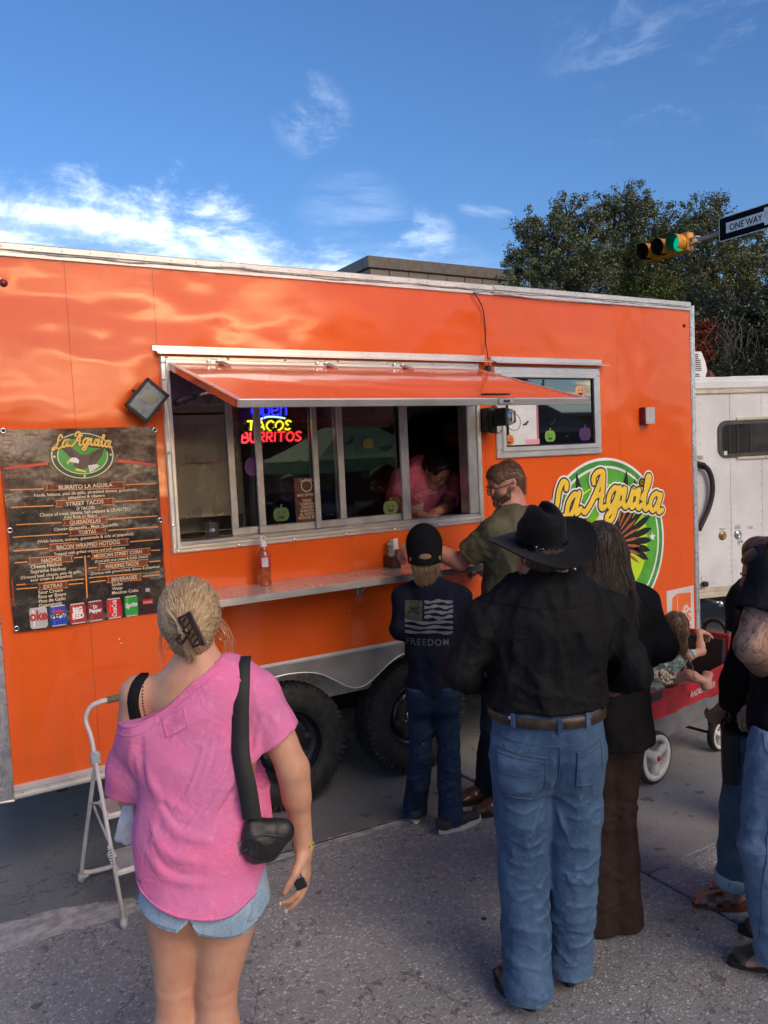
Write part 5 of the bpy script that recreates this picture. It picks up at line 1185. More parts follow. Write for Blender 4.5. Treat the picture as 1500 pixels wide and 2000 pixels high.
for k in range(3):
 cy=ty+.175+k*.355;c=np.array([tx,cy,tz])
 g=G();g.box((tx+.0,cy-.172,tz-.175),(tx+.17,cy+.172,tz+.175),.02);hd=obj('signal_section',g.out(),yel,TL)
 g=G();g.box((tx-.02,cy-.168,tz-.168),(tx-.002,cy+.168,tz+.168),.008);obj('door',g.out(),yel,hd)
 g=G();n_=26;R_=.155;Lv=.26;V=[];
 for i in range(n_+1):
  a_=math.radians(-62+(360-56)*i/n_) # open at the bottom
  e=np.array([0,math.cos(a_),math.sin(a_)]);Lw=Lv*(1-.25*(1-math.sin(a_))/2)
  V+=[c+e*R_+(-.02,0,0),c+e*R_+(-.02-Lw,0,0)]
 g.add(V,[(2*i,2*i+1,2*i+3,2*i+2)for i in range(n_)]);vs_=obj('visor',g.out(),yel,hd,True)
 V2=[p-(np.array([0,p[1]-cy,p[2]-tz])/R_)*.004 for p in V];g=G();g.add(V2,[(2*i,2*i+2,2*i+3,2*i+1)for i in range(n_)]);obj('visor_lining',g.out(),M['black'],vs_,True)
 g=G();g.ball(c+(-.022,0,0),(.02,.148,.148),24,12)
 obj('lens',g.out(),(mat('green_signal_lens',(0,.25,.14),.2,emit=(.0,.45,.25),es=.35),mat('amber_lens_off',(.05,.025,.006),.2),mat('red_lens_off',(.10,.008,.008),.2))[k],hd,True)
g=G()
for sg in(-1,1):g.box((tx+.02,ty-.16,tz+sg*.05-.012),(tx+.15,ty-.005,tz+sg*.05+.012),.003)
g.box((tx+.06,ty-.12,tz-.045),(tx+.24,ty-.02,tz+.045),.01);obj('clamp',g.out(),M['alu'],TL)
def XP(px,py,x):r=ray(px,py);return CAMPOS+r*(x/r[0])
sx_=12.96;a_=XP(1404,427,sx_);b_=XP(1404,474,sx_);sh_=a_[2]-b_[2];sy0=a_[1];sw_=sh_*3.0;zc=(a_[2]+b_[2])/2
OW=thing('one_way_sign',(sx_,sy0-sw_/2,zc),'black and white ONE WAY sign clamped to the mast arm','sign')
def srect(u0,u1,v0,v1,r,lift,m_,name,par,extra=None):
 pts=[]
 for(cu_,cv,a0)in((u1-r,v1-r,0),(u0+r,v1-r,90),(u0+r,v0+r,180),(u1-r,v0+r,270)):
  for k in range(5):q=math.radians(a0+22.5*k);pts.append((sx_-lift,sy0-(cu_+r*math.cos(q)),zc+cv+r*math.sin(q)))
 g=G();g.prism(pts,(-.0015 if lift else-.003,0,0));return obj(name,g.out(),m_,par)
sw=mat('sign_white',(.80,.80,.82),.5);sb=mat('sign_black',(.008,.009,.012),.85,spec=.1)
bdp=srect(0,sw_,-sh_/2,sh_/2,.04,0,sw,'sign_plate',OW);srect(.016,sw_-.016,-sh_/2+.016,sh_/2-.016,.03,.004,sb,'black_field',bdp)
hh=sh_*.215;pts=[(.15,-hh),(sw_*.70,-hh),(sw_*.70,-sh_*.33),(sw_*.735,-sh_*.36),(sw_-.10,0),(sw_*.735,sh_*.36),(sw_*.70,sh_*.33),(sw_*.70,hh),(.15,hh)]
g=G();g.prism([(sx_-.007,sy0-p[0],zc+p[1])for p in pts],(-.0015,0,0));obj('arrow',g.out(),sw,bdp)
V,F=text_geo('ONE WAY',1.0,.012);w_=V[:,0].max()-V[:,0].min();s_=sw_*.50/w_;V[:,0]=(V[:,0]-V[:,0].min())*s_+sw_*.175;V[:,1]=(V[:,1]-.36)*s_*1.0*(hh*1.25/(.73*s_));V[:,2]=0
obj('lettering',(frame_map(V,(sx_-.010,sy0,zc),(0,-1,0),SZ,(-1,0,0)),F),sb,bdp)
g=G();g.box((sx_+.003,sy0-.3,zc-.06),(sx_+.2,sy0-.24,zc+.06),.004);g.box((sx_+.003,sy0-1.0,zc-.06),(sx_+.2,sy0-.94,zc+.06),.004);obj('bracket',g.out(),stl,OW)

# ------------------------------------------------------------------ figures: smooth blended bodies meshed with surface nets
def vnoise(p,seed=0):
 """value noise in [-1, 1] at points (n, 3)"""
 i=np.floor(p).astype(np.int64);f=p-i;f=f*f*(3-2*f);out=0
 for dx in(0,1):
  for dy in(0,1):
   for dz in(0,1):
    h=(i[:,0]+dx)*374761393+(i[:,1]+dy)*668265263+(i[:,2]+dz)*2147483647+seed*1013904223
    h=(h^(h>>13))*1274126177;h=(h^(h>>16))&0xffff
    w=(f[:,0]if dx else 1-f[:,0])*(f[:,1]if dy else 1-f[:,1])*(f[:,2]if dz else 1-f[:,2]);out=out+w*(h/32767.5-1)
 return out
class Field:
 def __init__(s,lo,hi,h):
  s.lo=np.array(lo,float);s.h=h;n=np.ceil((np.array(hi,float)-s.lo)/h).astype(int)+1;s.n=n
  s.ax=[s.lo[k]+h*np.arange(n[k])for k in range(3)];s.F=np.full(n,.08,np.float32);s.rm=.08
 def sl(s,lo,hi):
  a=np.clip(np.floor((np.array(lo)-s.lo)/s.h).astype(int),0,s.n-1);b=np.clip(np.ceil((np.array(hi)-s.lo)/s.h).astype(int)+1,1,s.n)
  return tuple(slice(a[k],max(b[k],a[k]+1))for k in range(3))
 def pts(s,S):return np.meshgrid(s.ax[0][S[0]],s.ax[1][S[1]],s.ax[2][S[2]],indexing='ij',sparse=True)
 def _dist(s,S,a,b,r1,r2,u):
  X,Y,Z=s.pts(S);ab=b-a;L2=ab.dot(ab)+1e-12
  dx,dy,dz=X-a[0],Y-a[1],Z-a[2]
  t=np.clip((dx*ab[0]+dy*ab[1]+dz*ab[2])/L2,0,1)
  qx,qy,qz=dx-t*ab[0],dy-t*ab[1],dz-t*ab[2]
  if np.isscalar(r1):return np.sqrt(qx*qx+qy*qy+qz*qz)-(r1+(r2-r1)*t)
  T_=ab/math.sqrt(L2);uu=np.array(u,float);uu=uu-T_*uu.dot(T_);uu/=np.linalg.norm(uu)+1e-9;ww=np.cross(T_,uu)
  ru=r1[0]+(r2[0]-r1[0])*t;rw=r1[1]+(r2[1]-r1[1])*t;rt=np.minimum(ru,rw)
  A_=(qx*uu[0]+qy*uu[1]+qz*uu[2])/ru;B_=(qx*ww[0]+qy*ww[1]+qz*ww[2])/rw;C_=(qx*T_[0]+qy*T_[1]+qz*T_[2])/rt
  k0=np.sqrt(A_*A_+B_*B_+C_*C_);k1=np.sqrt((A_/ru)**2+(B_/rw)**2+(C_/rt)**2)+1e-9
  return np.where(k0<.3,(k0-1)*rt,k0*(k0-1)/k1)
 def seg(s,a,b,r1,r2=None,u=(1,0,0),k=.02,cut=False):
  a,b=np.array(a,float),np.array(b,float);r2=r1 if r2 is None else r2
  if not(np.isscalar(r1)and np.isscalar(r2)):r1=(r1,r1)if np.isscalar(r1)else r1;r2=(r2,r2)if np.isscalar(r2)else r2
  if np.linalg.norm(b-a)<1e-6:b=a+(0,0,1e-4)
  R_=max(np.max(r1),np.max(r2))+k+.03
  S=s.sl(np.minimum(a,b)-R_,np.maximum(a,b)+R_);d=s._dist(S,a,b,r1,r2,u).astype(np.float32);F=s.F[S]
  if cut:
   d=-d;hh=np.clip(.5-.5*(F-d)/k,0,1)if k>0 else None
   s.F[S]=np.maximum(F,d)if k<=0 else F*(1-hh)+d*hh+k*hh*(1-hh);return s
  if k<=0:s.F[S]=np.minimum(F,d);return s
  hh=np.clip(.5+.5*(F-d)/k,0,1);s.F[S]=F*(1-hh)+d*hh-k*hh*(1-hh);return s
 def chain(s,pts,rs,u=(1,0,0),k=.02):
  for i in range(len(pts)-1):s.seg(pts[i],pts[i+1],rs[i],rs[i+1],u,k)
  return s
 def plane(s,p,n,k=0.0):
  """keep the side that n points away from"""
  n=np.array(n,float);n/=np.linalg.norm(n);X,Y,Z=s.pts((slice(None),)*3)
  d=((X-p[0])*n[0]+(Y-p[1])*n[1]+(Z-p[2])*n[2]).astype(np.float32);s.F=np.maximum(s.F,d);return s
 def crease(s,pts,r,amp):
  """raised (amp > 0) or sunk fold along a polyline"""
  pts=spline(pts,4)if len(pts)>2 else[np.array(p,float)for p in pts]
  acc=None;lo=np.min(pts,axis=0)-3*r;hi=np.max(pts,axis=0)+3*r;S=s.sl(lo,hi);dm=None
  for i in range(len(pts)-1):
   d=s._dist(S,np.array(pts[i]),np.array(pts[i+1]),0.0,0.0,(1,0,0));dm=d if dm is None else np.minimum(dm,d)
  s.F[S]-=(amp*np.exp(-(dm/r)**2)).astype(np.float32);return s
 def fold_lines(s,lines,dirn):
  """creases laid exactly on the surface met along dirn: lines = [(points, radius, height)]"""
  if not lines:return s
  B_=bvh(s.mesh())
  for pts,r,amp in lines:
   q=[snap(B_,v,dirn,0)[0]for v in(spline(pts,4)if len(pts)>2 else pts)];S=s.sl(np.min(q,axis=0)-3*r,np.max(q,axis=0)+3*r);dm=None
   for i in range(len(q)-1):t=(i+.5)/(len(q)-1);d=s._dist(S,q[i],q[i+1],0.0,0.0,(1,0,0))+r*1.6*abs(2*t-1)**3;dm=d if dm is None else np.minimum(dm,d)
   s.F[S]-=(amp*np.exp(-(dm/r)**2)).astype(np.float32)
  return s
 def warp(s,fn,band=.02):
  m_=np.abs(s.F)<band;idx=np.argwhere(m_);p=s.lo+idx*s.h;s.F[m_]-=fn(p).astype(np.float32);return s
 def mesh(s):
  F=s.F;neg=F<0
  c=[neg[i:F.shape[0]-1+i,j:F.shape[1]-1+j,k:F.shape[2]-1+k]for i in(0,1)for j in(0,1)for k in(0,1)]
  tot=sum(x.astype(np.int8)for x in c);act=np.argwhere((tot>0)&(tot<8));del c,tot
  I,J,K=act.T;cv=np.stack([F[I+i,J+j,K+k]for i in(0,1)for j in(0,1)for k in(0,1)],axis=1)
  off=np.array([(i,j,k)for i in(0,1)for j in(0,1)for k in(0,1)],float)
  acc=np.zeros((len(act),3));cnt=np.zeros(len(act))
  for a in range(8):
   for b in range(a+1,8):
    if np.abs(off[a]-off[b]).sum()!=1:continue
    va,vb=cv[:,a],cv[:,b];m_=(va<0)!=(vb<0);t=np.where(m_,va/(va-vb+1e-12),0)
    acc[m_]+=(off[a]+(off[b]-off[a])*t[:,None])[m_];cnt[m_]+=1
  V=s.lo+(act+acc/cnt[:,None])*s.h
  shp=np.array(F.shape)-1;vid=np.full(shp,-1,np.int64);vid[I,J,K]=np.arange(len(act));Q_=[]
  for ax_ in range(3):
   sl0=[slice(1,-1)]*3;sl1=[slice(1,-1)]*3;sl0[ax_]=slice(0,-1);sl1[ax_]=slice(1,None)
   A_=neg[tuple(sl0)];B_=neg[tuple(sl1)];e=np.argwhere(A_!=B_)
   o1,o2=[(1,2),(2,0),(0,1)][ax_];base=e.copy()
   for k_ in range(3):
    if k_!=ax_:base[:,k_]+=1
   def g_(d1,d2):
    q=base.copy();q[:,o1]-=d1;q[:,o2]-=d2;return vid[q[:,0],q[:,1],q[:,2]]
   q=np.stack([g_(1,1),g_(0,1),g_(0,0),g_(1,0)],axis=1);inside=A_[tuple(e.T)]
   q[~inside]=q[~inside][:,::-1];Q_.append(q)
  Q_=np.concatenate(Q_);Q_=Q_[(Q_>=0).all(axis=1)];return V,Q_
def field_for(pts,pad,h):
 pts=np.array(pts);return Field(pts.min(0)-pad,pts.max(0)+pad,h)
def unit(v):v=np.array(v,float);return v/(np.linalg.norm(v)+1e-12)
def mirror_frame(fwd):
 fwd=unit((fwd[0],fwd[1],0));return fwd,unit(np.cross(fwd,SZ)) # forward, the person's right
def hand(F,wrist,d,palm_n,side,size=.185,curl=(.3,.35,.4,.45),thumb=.5,spread=.10,k=.006):
 """palm and five fingers; d points from wrist to fingers, palm_n out of the palm, side = +1 if the thumb lies along d x palm_n"""
 d=unit(d);n=np.array(palm_n,float);n=unit(n-d*n.dot(d));s_=np.cross(d,n)*side;W_=size
 w=np.array(wrist,float);pc=w+d*W_*.26
 F.seg(w-d*.01,w+d*W_*.12,(W_*.155,W_*.11),(W_*.19,W_*.10),s_,.015)
 F.seg(w+d*W_*.12,w+d*W_*.42,(W_*.20,W_*.085),(W_*.225,W_*.07),s_,.012)
 tips=[]
 for i,(off,ln,r)in enumerate(((.165,.42,.050),(.055,.47,.052),(-.055,.44,.049),(-.155,.34,.043))):
  b=w+d*W_*(.46-.02*abs(i-1))+s_*W_*off;dd=unit(d+s_*spread*(1.5-i));c_=curl[i]
  p=[b];ang_=0
  for j,fr_ in enumerate((.45,.32,.25)):
   ang_+=c_*(1.0,1.3,.9)[j];q=dd*math.cos(ang_)+n*math.sin(ang_);p.append(p[-1]+q*W_*ln*fr_)
  rr=[W_*r*x for x in(1.08,1.0,.92,.80)]
  F.seg(b-d*W_*.12,p[0],rr[0]*1.1,rr[0],s_,k)
  for j in range(3):F.seg(p[j],p[j+1],rr[j],rr[j+1],s_,k*.5)
  tips.append(p)
 b=w+d*W_*.12+s_*W_*.14;q=unit(d*.75+s_*.75+n*.25);p1=b+q*W_*.22;q2=unit(d*(1-.3*thumb)+s_*(.45-thumb*.6)+n*thumb);p2=p1+q2*W_*.18;p3=p2+unit(q2-s_*.2*thumb)*W_*.14
 F.seg(b,p1,W_*.085,W_*.062,s_,.010);F.seg(p1,p2,W_*.060,W_*.054,s_,k);F.seg(p2,p3,W_*.054,W_*.044,s_,k);tips.append([b,p1,p2,p3])
 return tips
def head(F,c,fwd,up,s=1.0,jaw=1.0,ears=True,female=False):
 """c = centre of the head; fwd where the face looks"""
 f=unit(fwd);u=np.array(up,float);u=unit(u-f*u.dot(f));r=np.cross(f,u);c=np.array(c,float);R_=lambda a,b,d_:c+(r*a+f*b+u*d_)*s
 F.seg(R_(0,-.018,.030),R_(0,.012,.032),(.076*s,.088*s),(.073*s,.082*s),r,.02)
 F.seg(R_(0,.030,.03),R_(0,.036,-.055),(.066*s,.060*s),(.050*s*jaw,.048*s),r,.03)
 F.seg(R_(0,.045,-.075),R_(0,.058,-.090),(.034*s*jaw,.026*s),(.020*s*jaw,.018*s),r,.022)
 for g_ in(-1,1):
  F.seg(R_(.040*g_,.055,-.018),R_(.044*g_,.052,-.024),.024*s,.022*s,r,.02)
  F.seg(R_(.050*g_,.022,-.060),R_(.026*g_,.06,-.082),.017*s*jaw,.014*s,r,.022)
  F.seg(R_(.031*g_,.104,.004),R_(.033*g_,.104,.004),.013*s,.013*s,r,.012,cut=True)
  F.seg(R_(.018*g_,.088,.018),R_(.044*g_,.080,.020),.0085*s,.0075*s,r,.012)
  F.seg(R_(.030*g_,.080,.002),R_(.031*g_,.080,.002),.0115*s,.0115*s,r,.003)
  if ears:
   F.seg(R_(.072*g_,-.010,.016),R_(.080*g_,-.020,.018),(.006*s,.018*s),(.006*s,.020*s),r,.004)
   F.seg(R_(.071*g_,-.004,-.016),R_(.078*g_,-.010,-.008),.008*s,.009*s,r,.005)
   F.seg(R_(.084*g_,-.008,.008),R_(.084*g_,-.010,.012),.006*s,.007*s,r,.003,cut=True)
 F.seg(R_(0,.088,.014),R_(0,.104,-.018),.008*s,.0125*s,r,.009);F.seg(R_(-.010,.095,-.026),R_(.010,.095,-.026),.0085*s,.0085*s,r,.005)
 F.seg(R_(-.018,.088,-.049),R_(.018,.088,-.049),.0065*s,.0065*s,r,.005);F.seg(R_(-.014,.087,-.060),R_(.014,.087,-.060),.0075*s,.0075*s,r,.005)
 F.seg(R_(-.024,.099,-.0545),R_(.024,.099,-.0545),.0028*s,.0028*s,r,.002,cut=True)
 F.seg(R_(-.008,.080,-.084),R_(.008,.080,-.084),.013*s*jaw,.013*s*jaw,r,.012)
 return R_,r,f,u
def face_parts(parent,R_,r,f,u,s,iris=(.06,.035,.02),lips=(.33,.10,.09),brow=(.05,.03,.02),lid=0.0):
 for g_ in(-1,1):
  g=G();g.ball(R_(.031*g_,.0835,.002),.0105*s,12,8);e=obj('eye',g.out(),ink('eye_white',(.62,.60,.58)),parent,True)
  g=G();g.ball(R_(.031*g_,.0905,.001-lid),.0052*s,10,6);obj('iris',g.out(),ink('iris%.2f'%iris[0],iris,.15),e,True)
  g=G();g.tube([R_(.018*g_,.099,.021),R_(.030*g_,.097,.026),R_(.045*g_,.084,.020)],[.0025*s,.0032*s,.0015*s],6);obj('eyebrow',g.out(),ink('brow%.2f'%brow[0],brow,.8),parent,True)
 g=G();g.tube([R_(-.021,.0875,-.0545),R_(0,.0955,-.052),R_(.021,.0875,-.0545)],[.002*s,.004*s,.002*s],6);g.tube([R_(-.018,.0875,-.0585),R_(0,.0945,-.0600),R_(.018,.0875,-.0585)],[.002*s,.0045*s,.002*s],6)
 obj('lips',g.out(),ink('lips%.2f'%lips[0],lips,.4),parent,True)
def folds(seed,amp,sc=(9,9,5),oct2=.4):
 """cloth creases: sharp ridges of warped noise"""
 def fn(p):
  q=p*np.array(sc);q=q+.6*vnoise(q*.7,seed+5)[:,None];a=1-np.abs(vnoise(q,seed))*1.9;b=1-np.abs(vnoise(q*2.2+7,seed+1))*1.9
  return amp*(np.clip(a,-1,1)-.35+oct2*(b-.35))
 return fn
def skin_mat(name,c,c2=None):
 mt,t,b=bsdf(name);co=t.new('ShaderNodeTexCoord').outputs['Object']
 k=t.mixc(t.mapr(t.noise(co,7,5,.6),.3,.7),c,c2 or tuple(x*y for x,y in zip(c,(.84,.70,.66))));k=t.mixc(t.math('MULTIPLY',t.mapr(t.noise(co,38,4,.65),.45,.75),.30),k,tuple(x*y for x,y in zip(c,(1.10,.84,.80))))
 k=t.mixc(t.math('MULTIPLY',t.mapr(t.noise(co,120,3,.6),.66,.74),.35),k,tuple(x*.62 for x in c));t.l.new(k,b.inputs['Base Color']);t.l.new(t.mapr(t.noise(co,30,3,.6),.3,.7,.38,.58),b.inputs['Roughness'])
 b.inputs['Subsurface Weight'].default_value=.12;b.inputs['Subsurface Radius'].default_value=(.02,.008,.004);b.inputs['Subsurface Scale'].default_value=.5;b.inputs['Specular IOR Level'].default_value=.4
 t.l.new(t.new('ShaderNodeBump',{'Height':t.noise(co,150,4,.65),'Strength':.3,'Distance':.0015}).outputs[0],b.inputs['Normal']);return mt
def wrinkle(t,co,h0,dist=.006,sc=11.0):
 """fine creases of worn cloth added to a height"""
 a=t.math('ABSOLUTE',t.math('SUBTRACT',t.noise(co,sc,3,.5,.9),.5));r=t.mapr(a,.0,.09,1.0,.0)
 h=t.math('ADD',t.math('MULTIPLY',r,.35),t.math('MULTIPLY',t.noise(co,sc*.7,2,.5,.6),1.3));n1_=t.new('ShaderNodeBump',{'Height':h,'Strength':.36,'Distance':dist}).outputs[0]
 return t.new('ShaderNodeBump',{'Height':h0,'Strength':.5,'Distance':.002,'Normal':n1_}).outputs[0]
def cloth_mat(name,c,c2=None,rough=.9,vs=9,bump=.35,bs=260,sheen=0.0,var=.1,spec=.08,wr=.007):
 mt,t,b=bsdf(name);co=t.new('ShaderNodeTexCoord').outputs['Object'];c2=c2 or tuple(x*(1-2*var)for x in c)
 t.l.new(t.mixc(t.mapr(t.noise(co,vs,5,.6),.32,.68),c,c2),b.inputs['Base Color']);b.inputs['Roughness'].default_value=rough;b.inputs['Specular IOR Level'].default_value=spec
 t.l.new(wrinkle(t,co,t.noise(co,bs,3,.6),wr),b.inputs['Normal']);return mt
def denim_mat(name,c,fade,vs=3.0,zfade=None):
 mt,t,b=bsdf(name);co=t.new('ShaderNodeTexCoord').outputs['Object']
 st=t.new('ShaderNodeMapping',{'Vector':co,'Scale':(1,1,.45)}).outputs[0];n_=t.noise(st,vs,6,.6,.3)
 c_=t.mixc(t.mapr(n_,.30,.68),c,fade)
 tw=t.new('ShaderNodeMapping',{'Vector':co,'Scale':(260,260,110),'Rotation':(.3,.2,.6)}).outputs[0];w_=t.noise(tw,1.0,2,.7)
 c_=t.mixc(1.0,c_,t.mixc(t.mapr(w_,.3,.7),(.85,.85,.86),(1.16,1.15,1.13)),'MULTIPLY')
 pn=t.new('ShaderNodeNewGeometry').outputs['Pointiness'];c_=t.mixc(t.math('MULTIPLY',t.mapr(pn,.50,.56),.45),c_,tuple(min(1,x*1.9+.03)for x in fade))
 t.l.new(c_,b.inputs['Base Color']);b.inputs['Roughness'].default_value=.85;b.inputs['Specular IOR Level'].default_value=.2;
 t.l.new(wrinkle(t,t.new('ShaderNodeMapping',{'Vector':co,'Scale':(1,1,1.7)}).outputs[0],w_,.006,10.0),b.inputs['Normal']);return mt
def hair_strands(paths,r,n=4,seed=0):
 """paths: list of polylines; thin three sided locks"""
 V=[];F=[];tone=[];b=0;rng=np.random.RandomState(seed)
 for p in paths:
  p=np.array(p);m_=len(p);T_=np.gradient(p,axis=0);T_/=np.linalg.norm(T_,axis=1)[:,None]+1e-9
  w=rng.normal(0,1,3);a=np.cross(T_,w);a/=np.linalg.norm(a,axis=1)[:,None]+1e-9;c=np.cross(T_,a)
  rr=r*rng.uniform(.6,1.3)*np.linspace(1,.35,m_)[:,None]
  for k in range(3):V.append(p+rr*(math.cos(2.094*k)*a+math.sin(2.094*k)*c))
  for i in range(m_-1):
   for k in range(3):k2=(k+1)%3;F.append((b+k*m_+i,b+k2*m_+i,b+k2*m_+i+1,b+k*m_+i+1))
  tone+=[rng.uniform()]*(3*(m_-1));b+=3*m_
 return np.concatenate(V),np.array(F),np.array(tone)
def hair_mat(name,dark,light,rough=.38,root=None,zr=None):
 mt,t,b=bsdf(name);a_=t.new('ShaderNodeAttribute',attribute_name='tone').outputs['Fac'];co=t.new('ShaderNodeTexCoord').outputs['Object']
 n_=t.noise(co,14,3,.6);c=t.mixc(t.mapr(t.math('ADD',t.math('MULTIPLY',a_,.7),t.math('MULTIPLY',n_,.5)),.25,.95,smooth=False),dark,light)
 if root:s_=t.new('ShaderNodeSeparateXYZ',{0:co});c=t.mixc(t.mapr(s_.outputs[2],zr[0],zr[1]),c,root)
 st=t.new('ShaderNodeMapping',{'Vector':co,'Scale':(220,220,25)}).outputs[0];t.l.new(t.new('ShaderNodeBump',{'Height':t.noise(st,1.0,3,.6),'Strength':.9,'Distance':.004}).outputs[0],b.inputs['Normal'])
 t.l.new(c,b.inputs['Base Color']);b.inputs['Roughness'].default_value=max(rough,.42);b.inputs['Specular IOR Level'].default_value=.45;return mt
def scalp(hb,geo,c,flow,n,L,r,m_,seed=0,lift=.003,steps=7,jit=.25,region=None,name='hair_strands'):
 """locks traced over a hair mass: flow(p) gives the direction the hair is combed at p"""
 rng=np.random.RandomState(seed);V=geo[0];B_=bvh(geo);idx=rng.choice(len(V),min(len(V),n*3));ps=[]
 for k in idx:
  p=V[k]
  if region is not None and not region(p):continue
  n_=unit(p-c);q=[p+n_*.001];l0=L*rng.uniform(.6,1.3);j3=rng.normal(0,jit,3)
  for j in range(steps):
   f=unit(unit(flow(q[-1]))+j3*.5*math.sin(j+1));nx=q[-1]+f*l0/steps;h_=B_.find_nearest(Vector(nx));hp=np.array(h_[0]);nn=unit(hp-c)
   q.append(hp+nn*(lift*(.4+.9*(j+1)/steps))if(hp-nx).dot(hp-nx)<(l0/steps*1.2)**2 else nx)
  ps.append(q)
  if len(ps)>=n:break
 V2,F2,tn=hair_strands(ps,r,seed=seed);o=obj(name,(V2,F2),m_,hb,True);attr(o,'tone',tn,'FACE');return o
def snap(Bv,p,dirn,lift):
 """drop a point onto a mesh along dirn and stand it off by lift"""
 o_=Vector(p);d_=Vector(unit(dirn));h=Bv.ray_cast(o_-d_*.35,d_,.9)
 if h[0]is None:h=Bv.find_nearest(o_)
 n_=np.array(h[1]);n_=n_ if n_.dot(np.array(d_))<0 else-n_
 return np.array(h[0])+n_*lift,n_
def bvh(geo):return BVHTree.FromPolygons([Vector(v)for v in geo[0]],[tuple(int(i)for i in f)for f in geo[1]])
SEAMC=[]
def seam_mat():
 if not SEAMC:SEAMC.append(mat('denim_stitching',(.045,.080,.135),.85))
 return SEAMC[0]
def seam(g,Bv,pts,dirn,w=.003,th=.0012,sub=6,lift=.001):
 """a narrow raised strip following a surface"""
 q=spline(pts,sub)if len(pts)>2 else[np.array(pts[0])+(np.array(pts[1])-np.array(pts[0]))*t for t in np.linspace(0,1,8)]
 P_=[];N_=[]
 for p in q:a,n_=snap(Bv,p,dirn,lift);P_.append(a);N_.append(n_)
 V=[];F=[]
 for i,p in enumerate(P_):
  t=unit(P_[min(i+1,len(P_)-1)]-P_[max(i-1,0)]);s_=unit(np.cross(t,N_[i]));n_=N_[i]
  V+=[p-s_*w-n_*.002,p-s_*w*.8+n_*th,p+s_*w*.8+n_*th,p+s_*w-n_*.002]
 for i in range(len(P_)-1):
  for k in range(3):F.append((4*i+k,4*i+k+1,4*i+4+k+1,4*i+4+k))
 g.add(V,F);return g
def patch(Bv,quad,dirn,nu,nv,lift):
 """a sheet laid on a surface; quad = 4 corner points (u0v0, u1v0, u1v1, u0v1)"""
 a,b,c,d=[np.array(x,float)for x in quad]
 return G().sheet(lambda u_,v_:snap(Bv,(a*(1-u_)+b*u_)*(1-v_)+(d*(1-u_)+c*u_)*v_,dirn,lift)[0],nu,nv)

